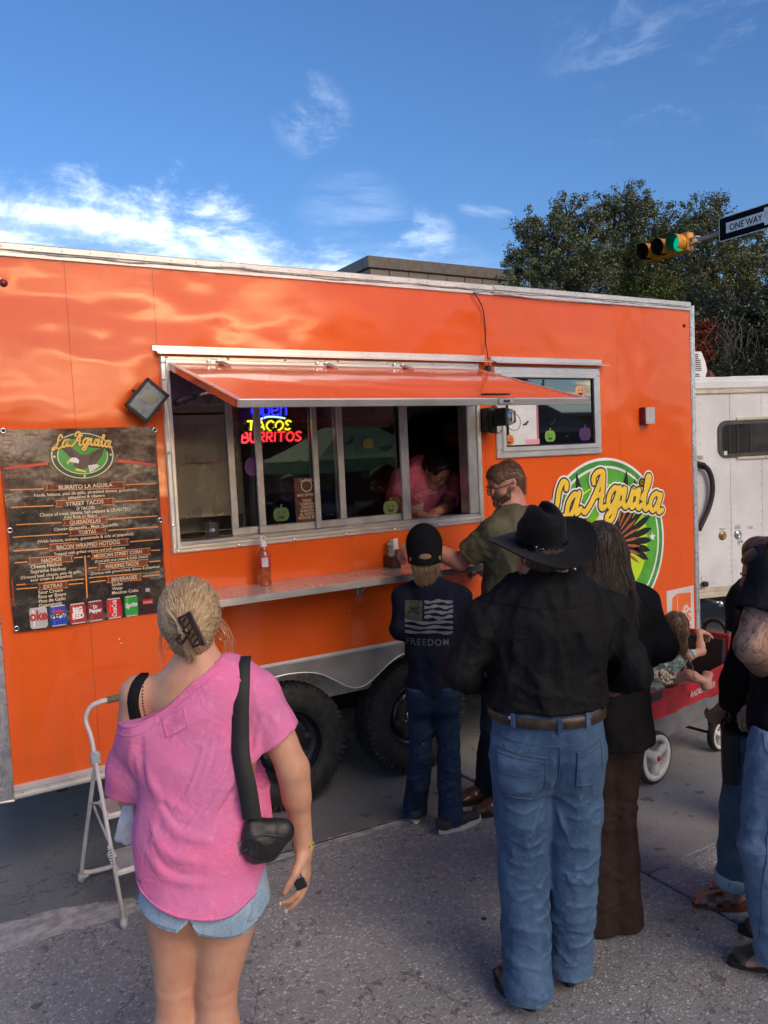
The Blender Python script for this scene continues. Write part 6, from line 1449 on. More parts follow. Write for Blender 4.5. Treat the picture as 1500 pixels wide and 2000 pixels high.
# ------------------------------------------------------------------ the woman in the pink shirt (nearest figure, left)
CF=unit(RW@np.array([0,0,-1.0]));CR=AX*0+RW@np.array([1.0,0,0]) # camera forward and right, used to aim surface details
BL=[]
def blonde():
 D_=2.33;p=lambda x,y,d=D_:P(x,y,d);px=D_/1550.0
 fwd,rt=mirror_frame(unit(P(372,900,4)-P(372,900,2)))
 base=P(385,1900,D_);base[2]=0
 root=thing('person',base,'blonde woman with clipped up hair in an off shoulder pink T-shirt and denim shorts','person')
 skin=skin_mat('skin_fair_tan',(.60,.35,.235));hc=p(371,1210,D_+.02)
 neck=p(384,1288,D_+.01);c7=p(388,1318)
 shL,shR=p(275,1356,D_+.01),p(507,1356,D_+.02)
 elR,wrR=p(572,1500,D_+.03),p(593,1655,D_+.10);elL=p(246,1530,D_+.06);wrL=p(262,1590,D_+.26)
 pel=p(398,1735,D_);chest=p(392,1480,D_+.02);waist=p(397,1610,D_+.01)
 hipL,hipR=p(345,1760,D_),p(446,1760,D_);knL,knR=p(343,1915,D_+.0),p(424,1925,D_-.01);anL=p(350,2215,D_-.02);anR=p(428,2235,D_-.03)
 for a in(anL,anR):a[2]=.075
 BL.extend([root,anL,anR,fwd])
 F=field_for([hc,shL,shR,elR,wrR,elL,knL,anL,anR,p(600,1770,D_),P(371,1120,D_)],.16,.0068)
 Rf,r_,f_,u_=head(F,hc,fwd+(0,0,-.05),SZ,1.0,.9)
 F.seg(neck+(0,0,.05),c7,.052,.060,k=.03)
 F.seg(c7-(0,0,.01),chest,(.10,.075),(.155,.105),rt,.05);F.seg(chest,waist,(.155,.105),(.135,.10),rt,.05);F.seg(waist,pel,(.135,.10),(.175,.125),rt,.05)
 F.seg(c7-(0,0,.035),shL,(.055,.05),.052,rt,.05);F.seg(c7-(0,0,.035),shR,(.055,.05),.052,rt,.05)
 F.chain([shR,elR,wrR],[.058,.045,.029],k=.02);F.seg(elR+(wrR-elR)*.05,elR+(wrR-elR)*.35,.041,.042,k=.02)
 F.chain([shL,elL,wrL],[.058,.043,.029],k=.02)
 for a,b,c in((hipL,knL,anL),(hipR,knR,anR)):
  F.seg(a,b,.098,.058,k=.03);F.seg(b,b+(c-b)*.3,.055,.062,k=.02);F.seg(b+(c-b)*.3,c,.062,.038,k=.02)
  F.seg(c,c+fwd*.13-(0,0,.045),(.040,.035),(.045,.022),rt,.02);F.crease([b+r_*-.04-fwd*.05,b+r_*.04-fwd*.05],.012,-.004)
 for g_ in(-.045,.045):F.crease([p(386,1330,D_-.05)+rt*g_*1.5,p(388,1420,D_-.09)+rt*g_*2.0],.04,.006)
 F.crease([p(386,1330,D_-.06),p(391,1560,D_-.10)],.012,-.006)
 tips=hand(F,wrR,p(598,1765,D_+.08)-wrR,-rt*.8+fwd*.35,-1,.205,(.42,.30,.24,.20),.55,.10)
 hand(F,wrL,fwd*.8+rt*.5,fwd*-.2+rt*.6-SZ*.2,1,.175,(.7,.7,.7,.7),.6)
 gb=F.mesh();body=obj('body',gb,skin,root,True);BB=bvh(gb)
 g=G()
 for tp_ in tips[:4]:e=tp_[-1];d_=unit(tp_[-1]-tp_[-2]);g.ball(e+d_*.008-CF*.004,(.0055,.0055,.008),8,6)
 obj('fingernails',g.out(),ink('pale_nails',(.62,.45,.42),.25),body,True)
 # shirt
 F=field_for([shL-rt*.12,shR+rt*.1,p(540,1420,D_),p(205,1560,D_),p(400,1800,D_),c7+(0,0,.03)],.13,.0058)
 F.seg(p(430,1345,D_+.01),p(400,1480,D_+.015),(.145,.105),(.187,.128),rt,.05)
 F.seg(p(400,1480,D_+.015),p(398,1620,D_+.01),(.187,.128),(.192,.140),rt,.05)
 F.seg(p(396,1620,D_+.01),p(394,1765,D_),(.188,.140),(.190,.155),rt,.05);F.seg(p(397,1765,D_),p(397,1840,D_),(.195,.155),(.19,.155),rt,.03)
 F.seg(p(440,1332,D_+.01),p(500,1356,D_+.02),(.062,.066),(.064,.066),SZ,.04)
 F.seg(p(502,1362,D_+.02),p(540,1440,D_+.03),.068,.078,k=.03)
 F.seg(p(292,1412,D_+.01),p(262,1500,D_+.05),.076,.078,k=.05);F.seg(p(262,1500,D_+.05),p(252,1545,D_+.07),.078,.072,k=.03)
 F.seg(p(300,1430,D_),p(390,1400,D_),(.09,.10),(.10,.10),SZ,.05)
 # cuts: sleeve ends, slanting neckline, curved hem
 ax=unit(p(540,1440,D_+.03)-p(502,1355,D_+.02));F.seg(p(540,1440,D_+.03)+ax*.118,p(540,1440,D_+.03)+ax*.122,.14,.14,k=.0,cut=False)if 0 else None
 def capcut(c,n_,rad):
  X,Y,Z=F.pts((slice(None),)*3);d=(X-c[0])*n_[0]+(Y-c[1])*n_[1]+(Z-c[2])*n_[2];q=np.sqrt((X-c[0])**2+(Y-c[1])**2+(Z-c[2])**2)-rad
  F.F=np.where(q<0,np.maximum(F.F,d),F.F).astype(np.float32)
 capcut(p(543,1440,D_+.03),unit(ax+CR*.28),.15);F.seg(p(543,1440,D_+.03)-ax*.05,p(543,1440,D_+.03)+ax*.06,.058,.072,k=.004,cut=True)
 axl=unit((0,0,-1)+CR*-.15);capcut(p(245,1552,D_+.06),axl,.112)
 nl=[P(232,1412,D_-.04),P(270,1412,D_-.08),P(318,1388,D_-.10),P(372,1338,D_-.08),P(425,1288,D_-.03)]
 X,Y,Z=F.pts((slice(None),)*3)
 def above(F,line,soft=0):
 # cut everything above a line seen from behind (a vertical sheet through the line, running forward)
  ac=[(q-CAMPOS).dot(CR)for q in line];az=[q[2]for q in line]
  lat=(X-CAMPOS[0])*CR[0]+(Y-CAMPOS[1])*CR[1]+(Z-CAMPOS[2])*CR[2];zl=np.interp(lat,ac,az)
  return(Z-zl).astype(np.float32)
 F.F=np.maximum(F.F,above(F,[p(180,1425)]+nl+[p(440,1270),p(470,1200)])*.8)
 ps=lambda x,y:P(x,y,D_-.145)
 hem=[ps(215,1560),ps(240,1700),ps(249,1738),ps(275,1762),ps(330,1782),ps(400,1797),ps(450,1797),ps(490,1775),ps(522,1700),ps(560,1640)]
 lw=-above(F,hem);
 m_=(Z<ps(240,1650)[2]);F.F=np.where(m_,np.maximum(F.F,lw*.8),F.F).astype(np.float32)
 LN=[]
 def dr(a,b,c_,r,am):LN.append(([ps(*a),ps(*b),ps(*c_)],r,am))
 for(a,b,c_,r,am)in(((470,1430),(440,1540),(345,1665),.015,.011),((300,1570),(345,1625),(420,1650),.014,.010),((285,1610),(325,1665),(400,1690),.014,.009),((275,1500),(300,1555),(360,1590),.014,.009),((268,1660),(330,1715),(430,1735),.013,.006),
 ((485,1350),(495,1400),(512,1450),.009,.006),((490,1380),(488,1470),(505,1600),.008,.006),((250,1450),(240,1500),(246,1545),.011,.007),((268,1440),(266,1490),(276,1545),.010,-.009),((262,1480),(256,1520),(262,1550),.008,.005),
 ((310,1540),(330,1600),(390,1625),.008,-.006),((520,1370),(540,1400),(560,1435),.010,.005),((495,1395),(520,1420),(540,1450),.008,.005),((480,1480),(470,1570),(440,1680),.010,.007),((290,1640),(330,1700),(420,1715),.008,-.005),((300,1440),(350,1430),(400,1400),.010,.004)):dr(a,b,c_,r,am)
 for k in range(7): # long drapes hanging from the right shoulder towards the left hip
  x0=505-k*17;dr((x0,1375+k*9),(x0-22-k*3,1490+k*10),(x0-85-k*9,1630+k*9),.011,.0062);dr((x0-9,1385+k*9),(x0-32-k*3,1500+k*10),(x0-95-k*9,1625+k*9),.008,-.0060)
 F.fold_lines(LN,CF)
 F.warp(folds(3,.0035,(8,8,5)),.03)
 gs=F.mesh();mt,t,b=bsdf('washed_pink_cotton');co=t.new('ShaderNodeTexCoord').outputs['Object']
 n1_=t.noise(co,4.5,5,.65,.5);n2_=t.noise(co,42,5,.75);c=t.mixc(t.mapr(n1_,.34,.66),(.80,.19,.39),(.64,.20,.40));c=t.mixc(t.math('MULTIPLY',t.mapr(n2_,.5,.72),.42),c,(.80,.36,.55));pn=t.new('ShaderNodeNewGeometry').outputs['Pointiness']
 t.l.new(c,b.inputs['Base Color']);b.inputs['Roughness'].default_value=.9;b.inputs['Specular IOR Level'].default_value=.12
 t.l.new(wrinkle(t,co,t.noise(co,300,3,.6),.007,10.0),b.inputs['Normal'])
 pink=mt;shirt=obj('pink_shirt',gs,pink,root,True);BS=bvh(gs)
 g=G();off=[q-np.array([0,0,.004])for q in nl];seam(g,BS,off,CF,.0045,.003,8);seam(g,BS,[q-np.array([0,0,.028])for q in nl[:-1]]+[nl[-1]+np.array([.01,0,-.03])],CF,.0018,.0014,8)
 seam(g,BS,[q+np.array([0,0,.006])for q in hem[2:8]],CF,.004,.0025,6);obj('neck_and_hem_rib',g.out(),pink,shirt,True)
 g=G();seam(g,BS,[p(471,1310),p(488,1345),p(486,1400),p(484,1430)],CF,.0016,.001);obj('sleeve_seam',g.out(),pink,shirt,True)
 obj('sewn_label_patch',patch(BS,[ps(309,1412),ps(352,1390),ps(362,1423),ps(322,1446)],CF,8,8,.0022).out(),mat('patch_pink',(.74,.20,.42),.9,vs=30,bump=.4,bs=200),shirt,True)
 g=G();qd=[ps(309,1412),ps(352,1390),ps(362,1423),ps(322,1446)]
 for i in range(4):seam(g,BS,[qd[i],qd[(i+1)%4]],CF,.0014,.0028)
 obj('patch_stitching',g.out(),pink,shirt,True)
 # bra strap
 g=G();BBs=BB;seam(g,BBs,[p(289,1312),p(277,1325),p(271,1350),p(270,1380),p(276,1420)],CF,.017,.002,6)
 obj('black_strap',g.out(),cloth_mat('black_elastic',(.014,.015,.019)),root,True)
 g=G()
 for k in range(14):a,_=snap(BBs,p(287+1.0*(k>8)*0+.25*k,1330+k*6),CF,.001);g.ball(a,(.0028,.002,.0028),6,4)
 obj('lace_edge',g.out(),ink('lace_black',(.015,.015,.02),.7),root,True)
 # shorts
 F=field_for([p(250,1700),p(545,1860),pel],.12,.0055)
 F.seg(p(398,1670,D_),p(400,1765,D_),(.170,.130),(.190,.145),rt,.03)
 F.seg(p(345,1760,D_),p(333,1850,D_+.01),(.110,.118),(.118,.125),rt,.012);F.seg(p(450,1765,D_),p(462,1865,D_+.01),(.112,.118),(.122,.125),rt,.012)
 X,Y,Z=F.pts((slice(None),)*3);hm=[ps(230,1800),ps(262,1803),ps(290,1815),ps(345,1822),ps(368,1800),ps(372,1800),ps(385,1828),ps(440,1846),ps(480,1838),ps(515,1812),ps(540,1768),ps(560,1760)]
 ac=[(q-CAMPOS).dot(CR)for q in hm];az=[q[2]for q in hm];lat=(X-CAMPOS[0])*CR[0]+(Y-CAMPOS[1])*CR[1]+(Z-CAMPOS[2])*CR[2]
 F.F=np.maximum(F.F,(np.interp(lat,ac,az)-Z).astype(np.float32));F.seg(p(336,1860,D_+.01),p(340,1775,D_+.01),(.102,.105),(.098,.10),rt,.002,cut=True);F.seg(p(462,1880,D_+.01),p(455,1800,D_+.01),(.106,.107),(.10,.10),rt,.002,cut=True)
 F.warp(folds(9,.0030,(11,11,8)),.02);gsh=F.mesh();sh=obj('denim_shorts',gsh,denim_mat('light_denim',(.20,.31,.42),(.33,.45,.56),6),root,True);Bsh=bvh(gsh)
 g=G();seam(g,Bsh,[q+np.array([0,0,.010])for q in hm[1:4]],CF,.0028,.0012,6);seam(g,Bsh,[q+np.array([0,0,.010])for q in hm[6:11]],CF,.0028,.0012,6);obj('hem_stitching',g.out(),mat('pale_hem_denim',(.20,.30,.40),.9),sh,True)
 # hair: base cap plus strands swept to the clip
 kn=p(366,1232,D_-.085)
 F=field_for([hc],.17,.0055);A=np.array;F.seg(Rf(0,-.025,.035),Rf(0,.02,.035),(.086,.095),(.082,.085),r_,.02);F.seg(Rf(0,-.04,-.01),Rf(0,-.055,-.055),(.080,.065),(.062,.045),r_,.03)
 F.seg(p(352,1212,D_-.05),p(376,1238,D_-.055),(.036,.04),(.034,.045),CR,.03);fc=hc+f_*.055;
 n_=unit(f_*1.0-u_*.25);F.plane(hc+f_*.055,n_)
 gh=F.mesh();hm_=hair_mat('blonde_hair',(.26,.175,.095),(.78,.60,.37),.36);hb=obj('hair',gh,hm_,root,True);attr(hb,'tone',np.full(len(gh[1]),.28),'FACE');BH=bvh(gh)
 rng=np.random.RandomState(2);paths=[]
 for k in range(1700):
  th=rng.uniform(0,2*math.pi);e=np.array([math.cos(th)*.115,math.sin(th)*.125]);st=hc+CR*e[0]+SZ*(e[1]+.01)+f_*rng.uniform(-.02,.09)
  tgt=kn+CR*rng.normal(0,.010)+SZ*rng.normal(0,.016);sw_=rng.uniform(-.012,.012)+.018*math.sin(th*2);pp=[]
  q0=BH.find_nearest(Vector(st));st2=np.array(q0[0])
  for j in range(9):
   t=j/8;m_=st2*(1-t)+tgt*t;per=np.cross(unit(tgt-st2),CF);m_=m_+per*sw_*math.sin(t*math.pi)*2-CF*.10*math.sin(t*math.pi)*.9
   h_=BH.find_nearest(Vector(m_));pt=np.array(h_[0]);nn=unit(pt-(hc-u_*.01));pp.append(pt+nn*(.0012+.004*t+rng.uniform(0,.0025)))
  paths.append(pp)
 for k in range(150): # twist over the clip, ends spilling out below it
  a0=p(340+rng.uniform(-14,26),1200+rng.uniform(-10,14),D_-.105);pp=[a0,a0+(p(352,1222,D_-.13)-a0)*.6,p(358,1238,D_-.125)+CR*rng.normal(0,.006),p(368+rng.normal(0,5),1268,D_-.095),p(374+rng.normal(0,6),1288+rng.uniform(-8,8),D_-.075)];paths.append(spline(pp,3))
 V,Fc,tn=hair_strands(paths,.00125,seed=3);hs2=obj('hair_strands',(V,Fc),hm_,hb,True);attr(hs2,'tone',tn,'FACE')
 paths=[]
 for k in range(26):
  s0=p(426+rng.uniform(-3,3),1215+rng.uniform(-20,30),D_+.05);e=p(438+rng.uniform(-6,26),1268+rng.uniform(-10,40),D_+.03);paths.append(spline([s0,(s0+e)/2+CR*rng.uniform(.005,.02),e],5))
 for k in range(14):s0=p(318,1240+rng.uniform(-20,20),D_+.04);e=p(322+rng.uniform(-10,6),1290+rng.uniform(-20,20),D_+.02);paths.append(spline([s0,(s0+e)/2-CR*.012,e],5))
 V,Fc,tn=hair_strands(paths,.0006,seed=5);hs3=obj('stray_hairs',(V,Fc),hm_,hb,True);attr(hs3,'tone',tn,'FACE')
 # claw clip
 cl=obj('hair_clip',G().obox(p(383,1228,D_-.125),(.008,.006,.052),[unit(CR*.92+SZ*.39),CF,unit(SZ*.92-CR*.39)],.003).out(),mat('tortoise_shell_clip',(.035,.010,.008),.10,coat=1.0,vs=40,var=.5),root)
 g=G();A_=[unit(CR*.92+SZ*.39),-CF,unit(SZ*.92-CR*.39)];c0=p(368,1234,D_-.13)
 g=G();c1=p(371,1232,D_-.128)
 for so in(-.012,.012):g.obox(c1+A_[0]*so+A_[2]*.0,(.0022,.005,.047),A_,.002)
 for so in(-.045,.045):g.obox(c1+A_[2]*so,(.014,.005,.003),A_,.002)
 for j in range(5):g.obox(c1+A_[2]*(j-2)*.017,(.0125,.003,.0022),[unit(A_[0]+A_[2]*.5),A_[1],unit(A_[2]-A_[0]*.5)],.001)
 obj('clip_teeth',g.out(),M['_clip']if '_clip' in M else ink('clip_gloss',(.03,.008,.007),.1),cl)
 g=G();c2=p(352,1240,D_-.12);B_=[unit(CR*.6+SZ*.8),-CF,unit(SZ*.6-CR*.8)]
 g.obox(c2,(.019,.005,.0035),B_,.002);g.obox(c2+B_[2]*-.018,(.019,.005,.0035),B_,.002);g.obox(c2+B_[2]*-.009-B_[0]*.017,(.0035,.005,.012),B_,.002);g.obox(c2+B_[2]*-.009+B_[0]*.016,(.006,.006,.012),B_,.002);obj('clip_handle',g.out(),ink('clip_gloss',(.03,.008,.007),.1),cl)
 g=G();g.tube([p(434,1242,D_+.03)+.014*(math.cos(t_)*CR*.8+math.sin(t_)*SZ)for t_ in np.linspace(0,2*math.pi,17)[:-1]],.0012,6,closed=True);g.tube([p(326,1262,D_+.03)+.010*(math.cos(t_)*CR*.8+math.sin(t_)*SZ)for t_ in np.linspace(0,2*math.pi,17)[:-1]],.0012,6,closed=True)
 obj('earrings',g.out(),mat('gold',(.80,.45,.18),.2,1.0),root,True)
 # wristband and bracelet
 wd=unit(wrR-elR);c0=wrR-wd*.012;a_=unit(np.cross(wd,CF));b_=np.cross(wd,a_)
 g=G();ring=[c0+.033*(math.cos(t_)*a_+.86*math.sin(t_)*b_)for t_ in np.linspace(0,2*math.pi,25)[:-1]];V=[];
 for q in ring:V+=[q-wd*.009,q+wd*.009]
 g.add(V,[(2*i,2*((i+1)%24),2*((i+1)%24)+1,2*i+1)for i in range(24)]);wb=obj('wristband',g.out(),mat('yellow_paper_band',(.50,.52,.04),.5),root,True)
 Bw=bvh(g.out());V,F2=text_geo('21+ ADMIT',.014,.02);V[:,1]-=.005;W3=[snap(Bw,c0-CF*.05+unit(a_)*q[0]*1.0+wd*-q[1],CF,.0012)[0]for q in V];obj('band_print',(W3,F2),ink('band_ink',(.02,.03,.02)),wb)
 g=G();g.tube([wrR+wd*.022+.035*(math.cos(t_)*a_+.8*math.sin(t_)*b_)+wd*.006*math.cos(t_)for t_ in np.linspace(0,2*math.pi,25)[:-1]],.0008,5,closed=True);g.ball(wrR+wd*.038-CF*.03-a_*0,(.004,.002,.004),8,6);obj('bracelet',g.out(),mat('thin_gold',(.8,.5,.25),.2,1.0),root,True)
 # shoulder bag
 bag=thing('sling_bag',p(515,1640,D_-.1),'black nylon belt bag slung from the right shoulder of the woman in pink','bag')
 F=field_for([p(515,1640,D_-.11)],.16,.004)
 bc=p(516,1636,D_-.085);F.seg(p(497,1636,D_-.085),p(555,1622,D_-.065),(.058,.032),(.034,.026),SZ,.03);F.seg(p(498,1650,D_-.085),p(528,1648,D_-.075),(.054,.036),(.052,.034),SZ,.03);F.plane(p(517,1591,D_-.09),unit(SZ+CR*.05));F.warp(folds(21,.0035,(20,20,14)),.03);F.crease([p(470,1660,D_-.13),p(515,1684,D_-.13),p(560,1660,D_-.12)],.006,.003)
 gg=F.mesh();nyl=mat('black_nylon',(.014,.014,.016),.42,vs=30,bump=.5,bs=200,var=.15);bgo=obj('bag_body',gg,nyl,bag,True);Bg=bvh(gg)
 g=G();seam(g,Bg,[p(474,1602),p(500,1604),p(530,1600),p(560,1608)],CF,.004,.002);obj('zip',g.out(),M['black'],bgo,True)
 g=G();q,_=snap(Bg,p(481,1632),CF,.004);g.obox(q,(.0045,.0018,.017),[unit(CR+SZ*-.15),CF,unit(SZ+CR*.15)],.0015);g.obox(q+SZ*.022+CR*.003,(.006,.002,.005),[unit(CR+SZ*.6),CF,unit(SZ-CR*.6)],.0015);q2,_=snap(Bg,p(492,1627),CF,.003);g.tube([q2,q2+SZ*.008+CR*.012,q2+SZ*.012+CR*.016],.0008,5)
 obj('zip_pull',g.out(),mat('pale_gold_metal',(.75,.66,.52),.25,1.0),bag)
 sp=[(474,1284,.012),(470,1300,-.02),(468,1340,-.05),(470,1400,-.078),(474,1470,-.10),(483,1540,-.112),(492,1600,-.112)]
 c_=spline([p(a,b,D_+d)for a,b,d in sp],5);V=[];Ff=[]
 c_=[np.array(q)for q in c_];sn=[]
 for i,q in enumerate(c_):
  h_=BS.find_nearest(Vector(q));q2=np.array(h_[0])-CF*.012*(i>2)+SZ*.006*(i<4);sn.append(q*.25+q2*.75 if i<len(c_)-8 else q)
 for _ in range(6):sn=[sn[0]]+[(sn[i-1]+sn[i]*2+sn[i+1])/4 for i in range(1,len(sn)-1)]+[sn[-1]]
 for i,q in enumerate(sn):
  w_=.0262+.001*math.sin(i*.3);sd=unit(CR+SZ*(.05));V+=[q-sd*w_+CF*.004,q-sd*w_*.9-CF*.002,q+sd*w_*.9-CF*.002,q+sd*w_+CF*.004]
 Ff=[(4*i+k,4*i+k+1,4*i+5+k,4*i+4+k)for i in range(len(c_)-1)for k in range(3)];obj('shoulder_strap',(V,Ff),mat('black_webbing',(.012,.013,.014),.65,bump=.5,bs=300),bag,True)
 # vape / key fob in the hand
 fob=thing('car_key',p(585,1715,D_),'small silver and black key fob between the fingers of the woman in pink','key');ax_=unit(p(593,1740,D_)-p(572,1695,D_));s2=unit(np.cross(ax_,CF));c0=p(580,1712,D_+.045)
 obj('silver_half',G().obox(c0-ax_*.012,(.016,.006,.020),[s2,CF,ax_],.004).out(),M['chrome'],fob);obj('black_half',G().obox(c0+ax_*.024,(.017,.0065,.0155),[s2,CF,ax_],.005).out(),M['black'],fob)
 # white napkin held at her left side
 F=field_for([p(247,1610,D_+.1)],.12,.004);F.seg(p(253,1575,D_+.10),p(243,1640,D_+.10),(.020,.012),(.030,.014),CR,.02);F.warp(folds(31,.006,(30,30,12)),.03);nap=thing('paper_napkin',p(247,1610,D_+.1),'crumpled white napkin at the left side of the woman in pink','napkin');obj('napkin_sheet',F.mesh(),mat('white_tissue',(.62,.65,.72),.9),nap,True)
blonde()

# ------------------------------------------------------------------ figures built from joints
def PY(px,py,y):return WP(px,py,y)
def seg_up(z0,z1,n):return[z0+(z1-z0)*i/(n-1)for i in range(n)]
def figure(root,J,sk,h=.0078,sc=1.0,female=False,chest=(.17,.115),waist=(.145,.105),hips=(.17,.12),arm=(.055,.043,.030),leg=(.088,.058,.038),jaw=1.0,hands=None,shoes=True,neckr=.056,ears=True):
 """one continuous body from joint points; hands = {'L': (dir, palm, side, curl, thumb), 'R': ...}"""
 fwd,rt=J['fwd'],J['rt'];pts=[v for k,v in J.items()if k not in('fwd','rt','look','up')]
 F=field_for(pts,.19,h);R_,r_,f_,u_=head(F,J['head'],J['look'],J.get('up',SZ),sc,jaw,ears,female)
 F.seg(R_(0,-.02,-.05),J['neck'],neckr*sc,neckr*1.1*sc,k=.03)
 ch=J['chest'];wa=J['waist'];pe=J['pel'];F.seg(J['neck']-(J['neck']-ch)*.18,ch,(chest[0]*.68,chest[1]*.75),chest,rt,.05);F.seg(ch,wa,chest,waist,rt,.05);F.seg(wa,pe,waist,hips,rt,.05)
 for s_ in 'LR':
  F.seg(J['neck']-(J['neck']-ch)*.15,J['sh'+s_],arm[0]*.95,arm[0]*1.05,k=.05)
  e,w=J['el'+s_],J['wr'+s_];F.chain([J['sh'+s_],e,w],list(np.array(arm)),k=.02);F.seg(e+(w-e)*.06,e+(w-e)*.35,arm[1]*.98,arm[1]*1.0,k=.02)
  hp=J['hip'+s_];kn=J['kn'+s_];an=J['an'+s_];F.seg(hp,kn,leg[0],leg[1],k=.03);F.seg(kn,kn+(an-kn)*.3,leg[1]*.95,leg[1]*1.02,k=.02);F.seg(kn+(an-kn)*.3,an,leg[1]*1.02,leg[2],k=.02)
  t=J['toe'+s_];F.seg(an-(0,0,.03),t,(.034*sc,.030*sc),(.040*sc,.018*sc),np.cross(unit(t-an),SZ),.02)
  if hands and s_ in hands:d_,pn,sd,cu_,th=hands[s_];hand(F,w,d_,pn,sd,.185*sc,cu_,th)
 geo=F.mesh();return obj('body',geo,sk,root,True),geo,(R_,r_,f_,u_)
def top(root,name,J,m_,chest,waist,hem_r,hemz,sleeves,arm,h=.0065,seed=1,amp=.004,collar=None,extra=None,creases=(),neck_r=.07,sc=(9,9,6),shoulder=1.0,hem_pt=None,cut_up=0.0):
 """shirt or jacket: sleeves = fraction of the arm that is covered (0..2; 1 = elbow, 2 = wrist)"""
 rt=J['rt'];ch,wa,pe=J['chest'],J['waist'],J['pel'];hp=hem_pt if hem_pt is not None else pe
 pts=[J['neck'],J['shL'],J['shR'],J['elL'],J['elR'],J['wrL'],J['wrR'],ch,wa,pe,hp]
 F=field_for(pts,.20,h);nk=J['neck'];late=[]
 F.seg(nk-(nk-ch)*.30,ch,(chest[0]*.80,chest[1]*.88),chest,rt,.05);F.seg(ch,wa,chest,waist,rt,.06);F.seg(wa,hp,waist,hem_r,rt,.05)
 F.seg(hp,hp-(0,0,.10),hem_r,hem_r,rt,.04)
 for s_ in 'LR':
  F.seg(nk-(nk-ch)*.12,J['sh'+s_],(neck_r*.95,neck_r*.9),(arm[0]*shoulder,arm[0]*shoulder),SZ,.05)
  sh,e,w=J['sh'+s_],J['el'+s_],J['wr'+s_];fr=sleeves[s_]if isinstance(sleeves,dict)else sleeves
  if fr<=1:end=sh+(e-sh)*fr;F.seg(sh,end,arm[0],arm[1],k=.035);ax=unit(e-sh)
  else:end=e+(w-e)*(fr-1);F.seg(sh,e,arm[0],arm[1],k=.035);F.seg(e,end,arm[1],arm[2],k=.02);ax=unit(w-e)
  re=arm[1]if fr<=1 else arm[2];late.append((end,ax,re))
  if fr>1:
   pd=unit(np.cross(w-e,sh-e))
   for k_ in range(3):a_=e+(w-e)*(.08+.10*k_);F.crease([a_+pd*arm[1]*.9,a_+unit(a_-(sh+w)/2)*-arm[1]*.6*0-SZ*arm[1]*.3,a_-pd*arm[1]*.9],.012,.006)
  for k_ in range(3):a_=sh+(e-sh)*(.15+.16*k_);F.crease([a_+(ch-sh)*.22+CF*-.04,a_+CF*-.05,a_+(sh-ch)*.10],.013,.005)
 F.seg(nk+(0,0,.02+cut_up),nk+(0,0,.14),neck_r*.86-cut_up*.2,neck_r*.95,k=.004,cut=True)
 if extra:extra(F)
 F.fold_lines([([P(*q)for q in c_[0]],c_[1],c_[2])for c_ in creases],CF)
 F.warp(folds(seed,amp*1.5,sc),.03);F.warp(folds(seed+40,amp*.8,(15,15,10)),.03)
 n_=(hemz[1]if isinstance(hemz,tuple)else-SZ);F.plane((hp[0],hp[1],hemz[0]if isinstance(hemz,tuple)else hemz),n_)
 X,Y,Z=F.pts((slice(None),)*3)
 for c,ax,re in late:
  d=(X-c[0])*ax[0]+(Y-c[1])*ax[1]+(Z-c[2])*ax[2];q=np.sqrt((X-c[0])**2+(Y-c[1])**2+(Z-c[2])**2)-re*1.7;F.F=np.where(q<0,np.maximum(F.F,d),F.F).astype(np.float32)
  F.seg(c-ax*.035,c+ax*.05,re*.80,re*.84,k=.003,cut=True)
 g_=F.mesh();o=obj(name,g_,m_,root,True);return o,g_
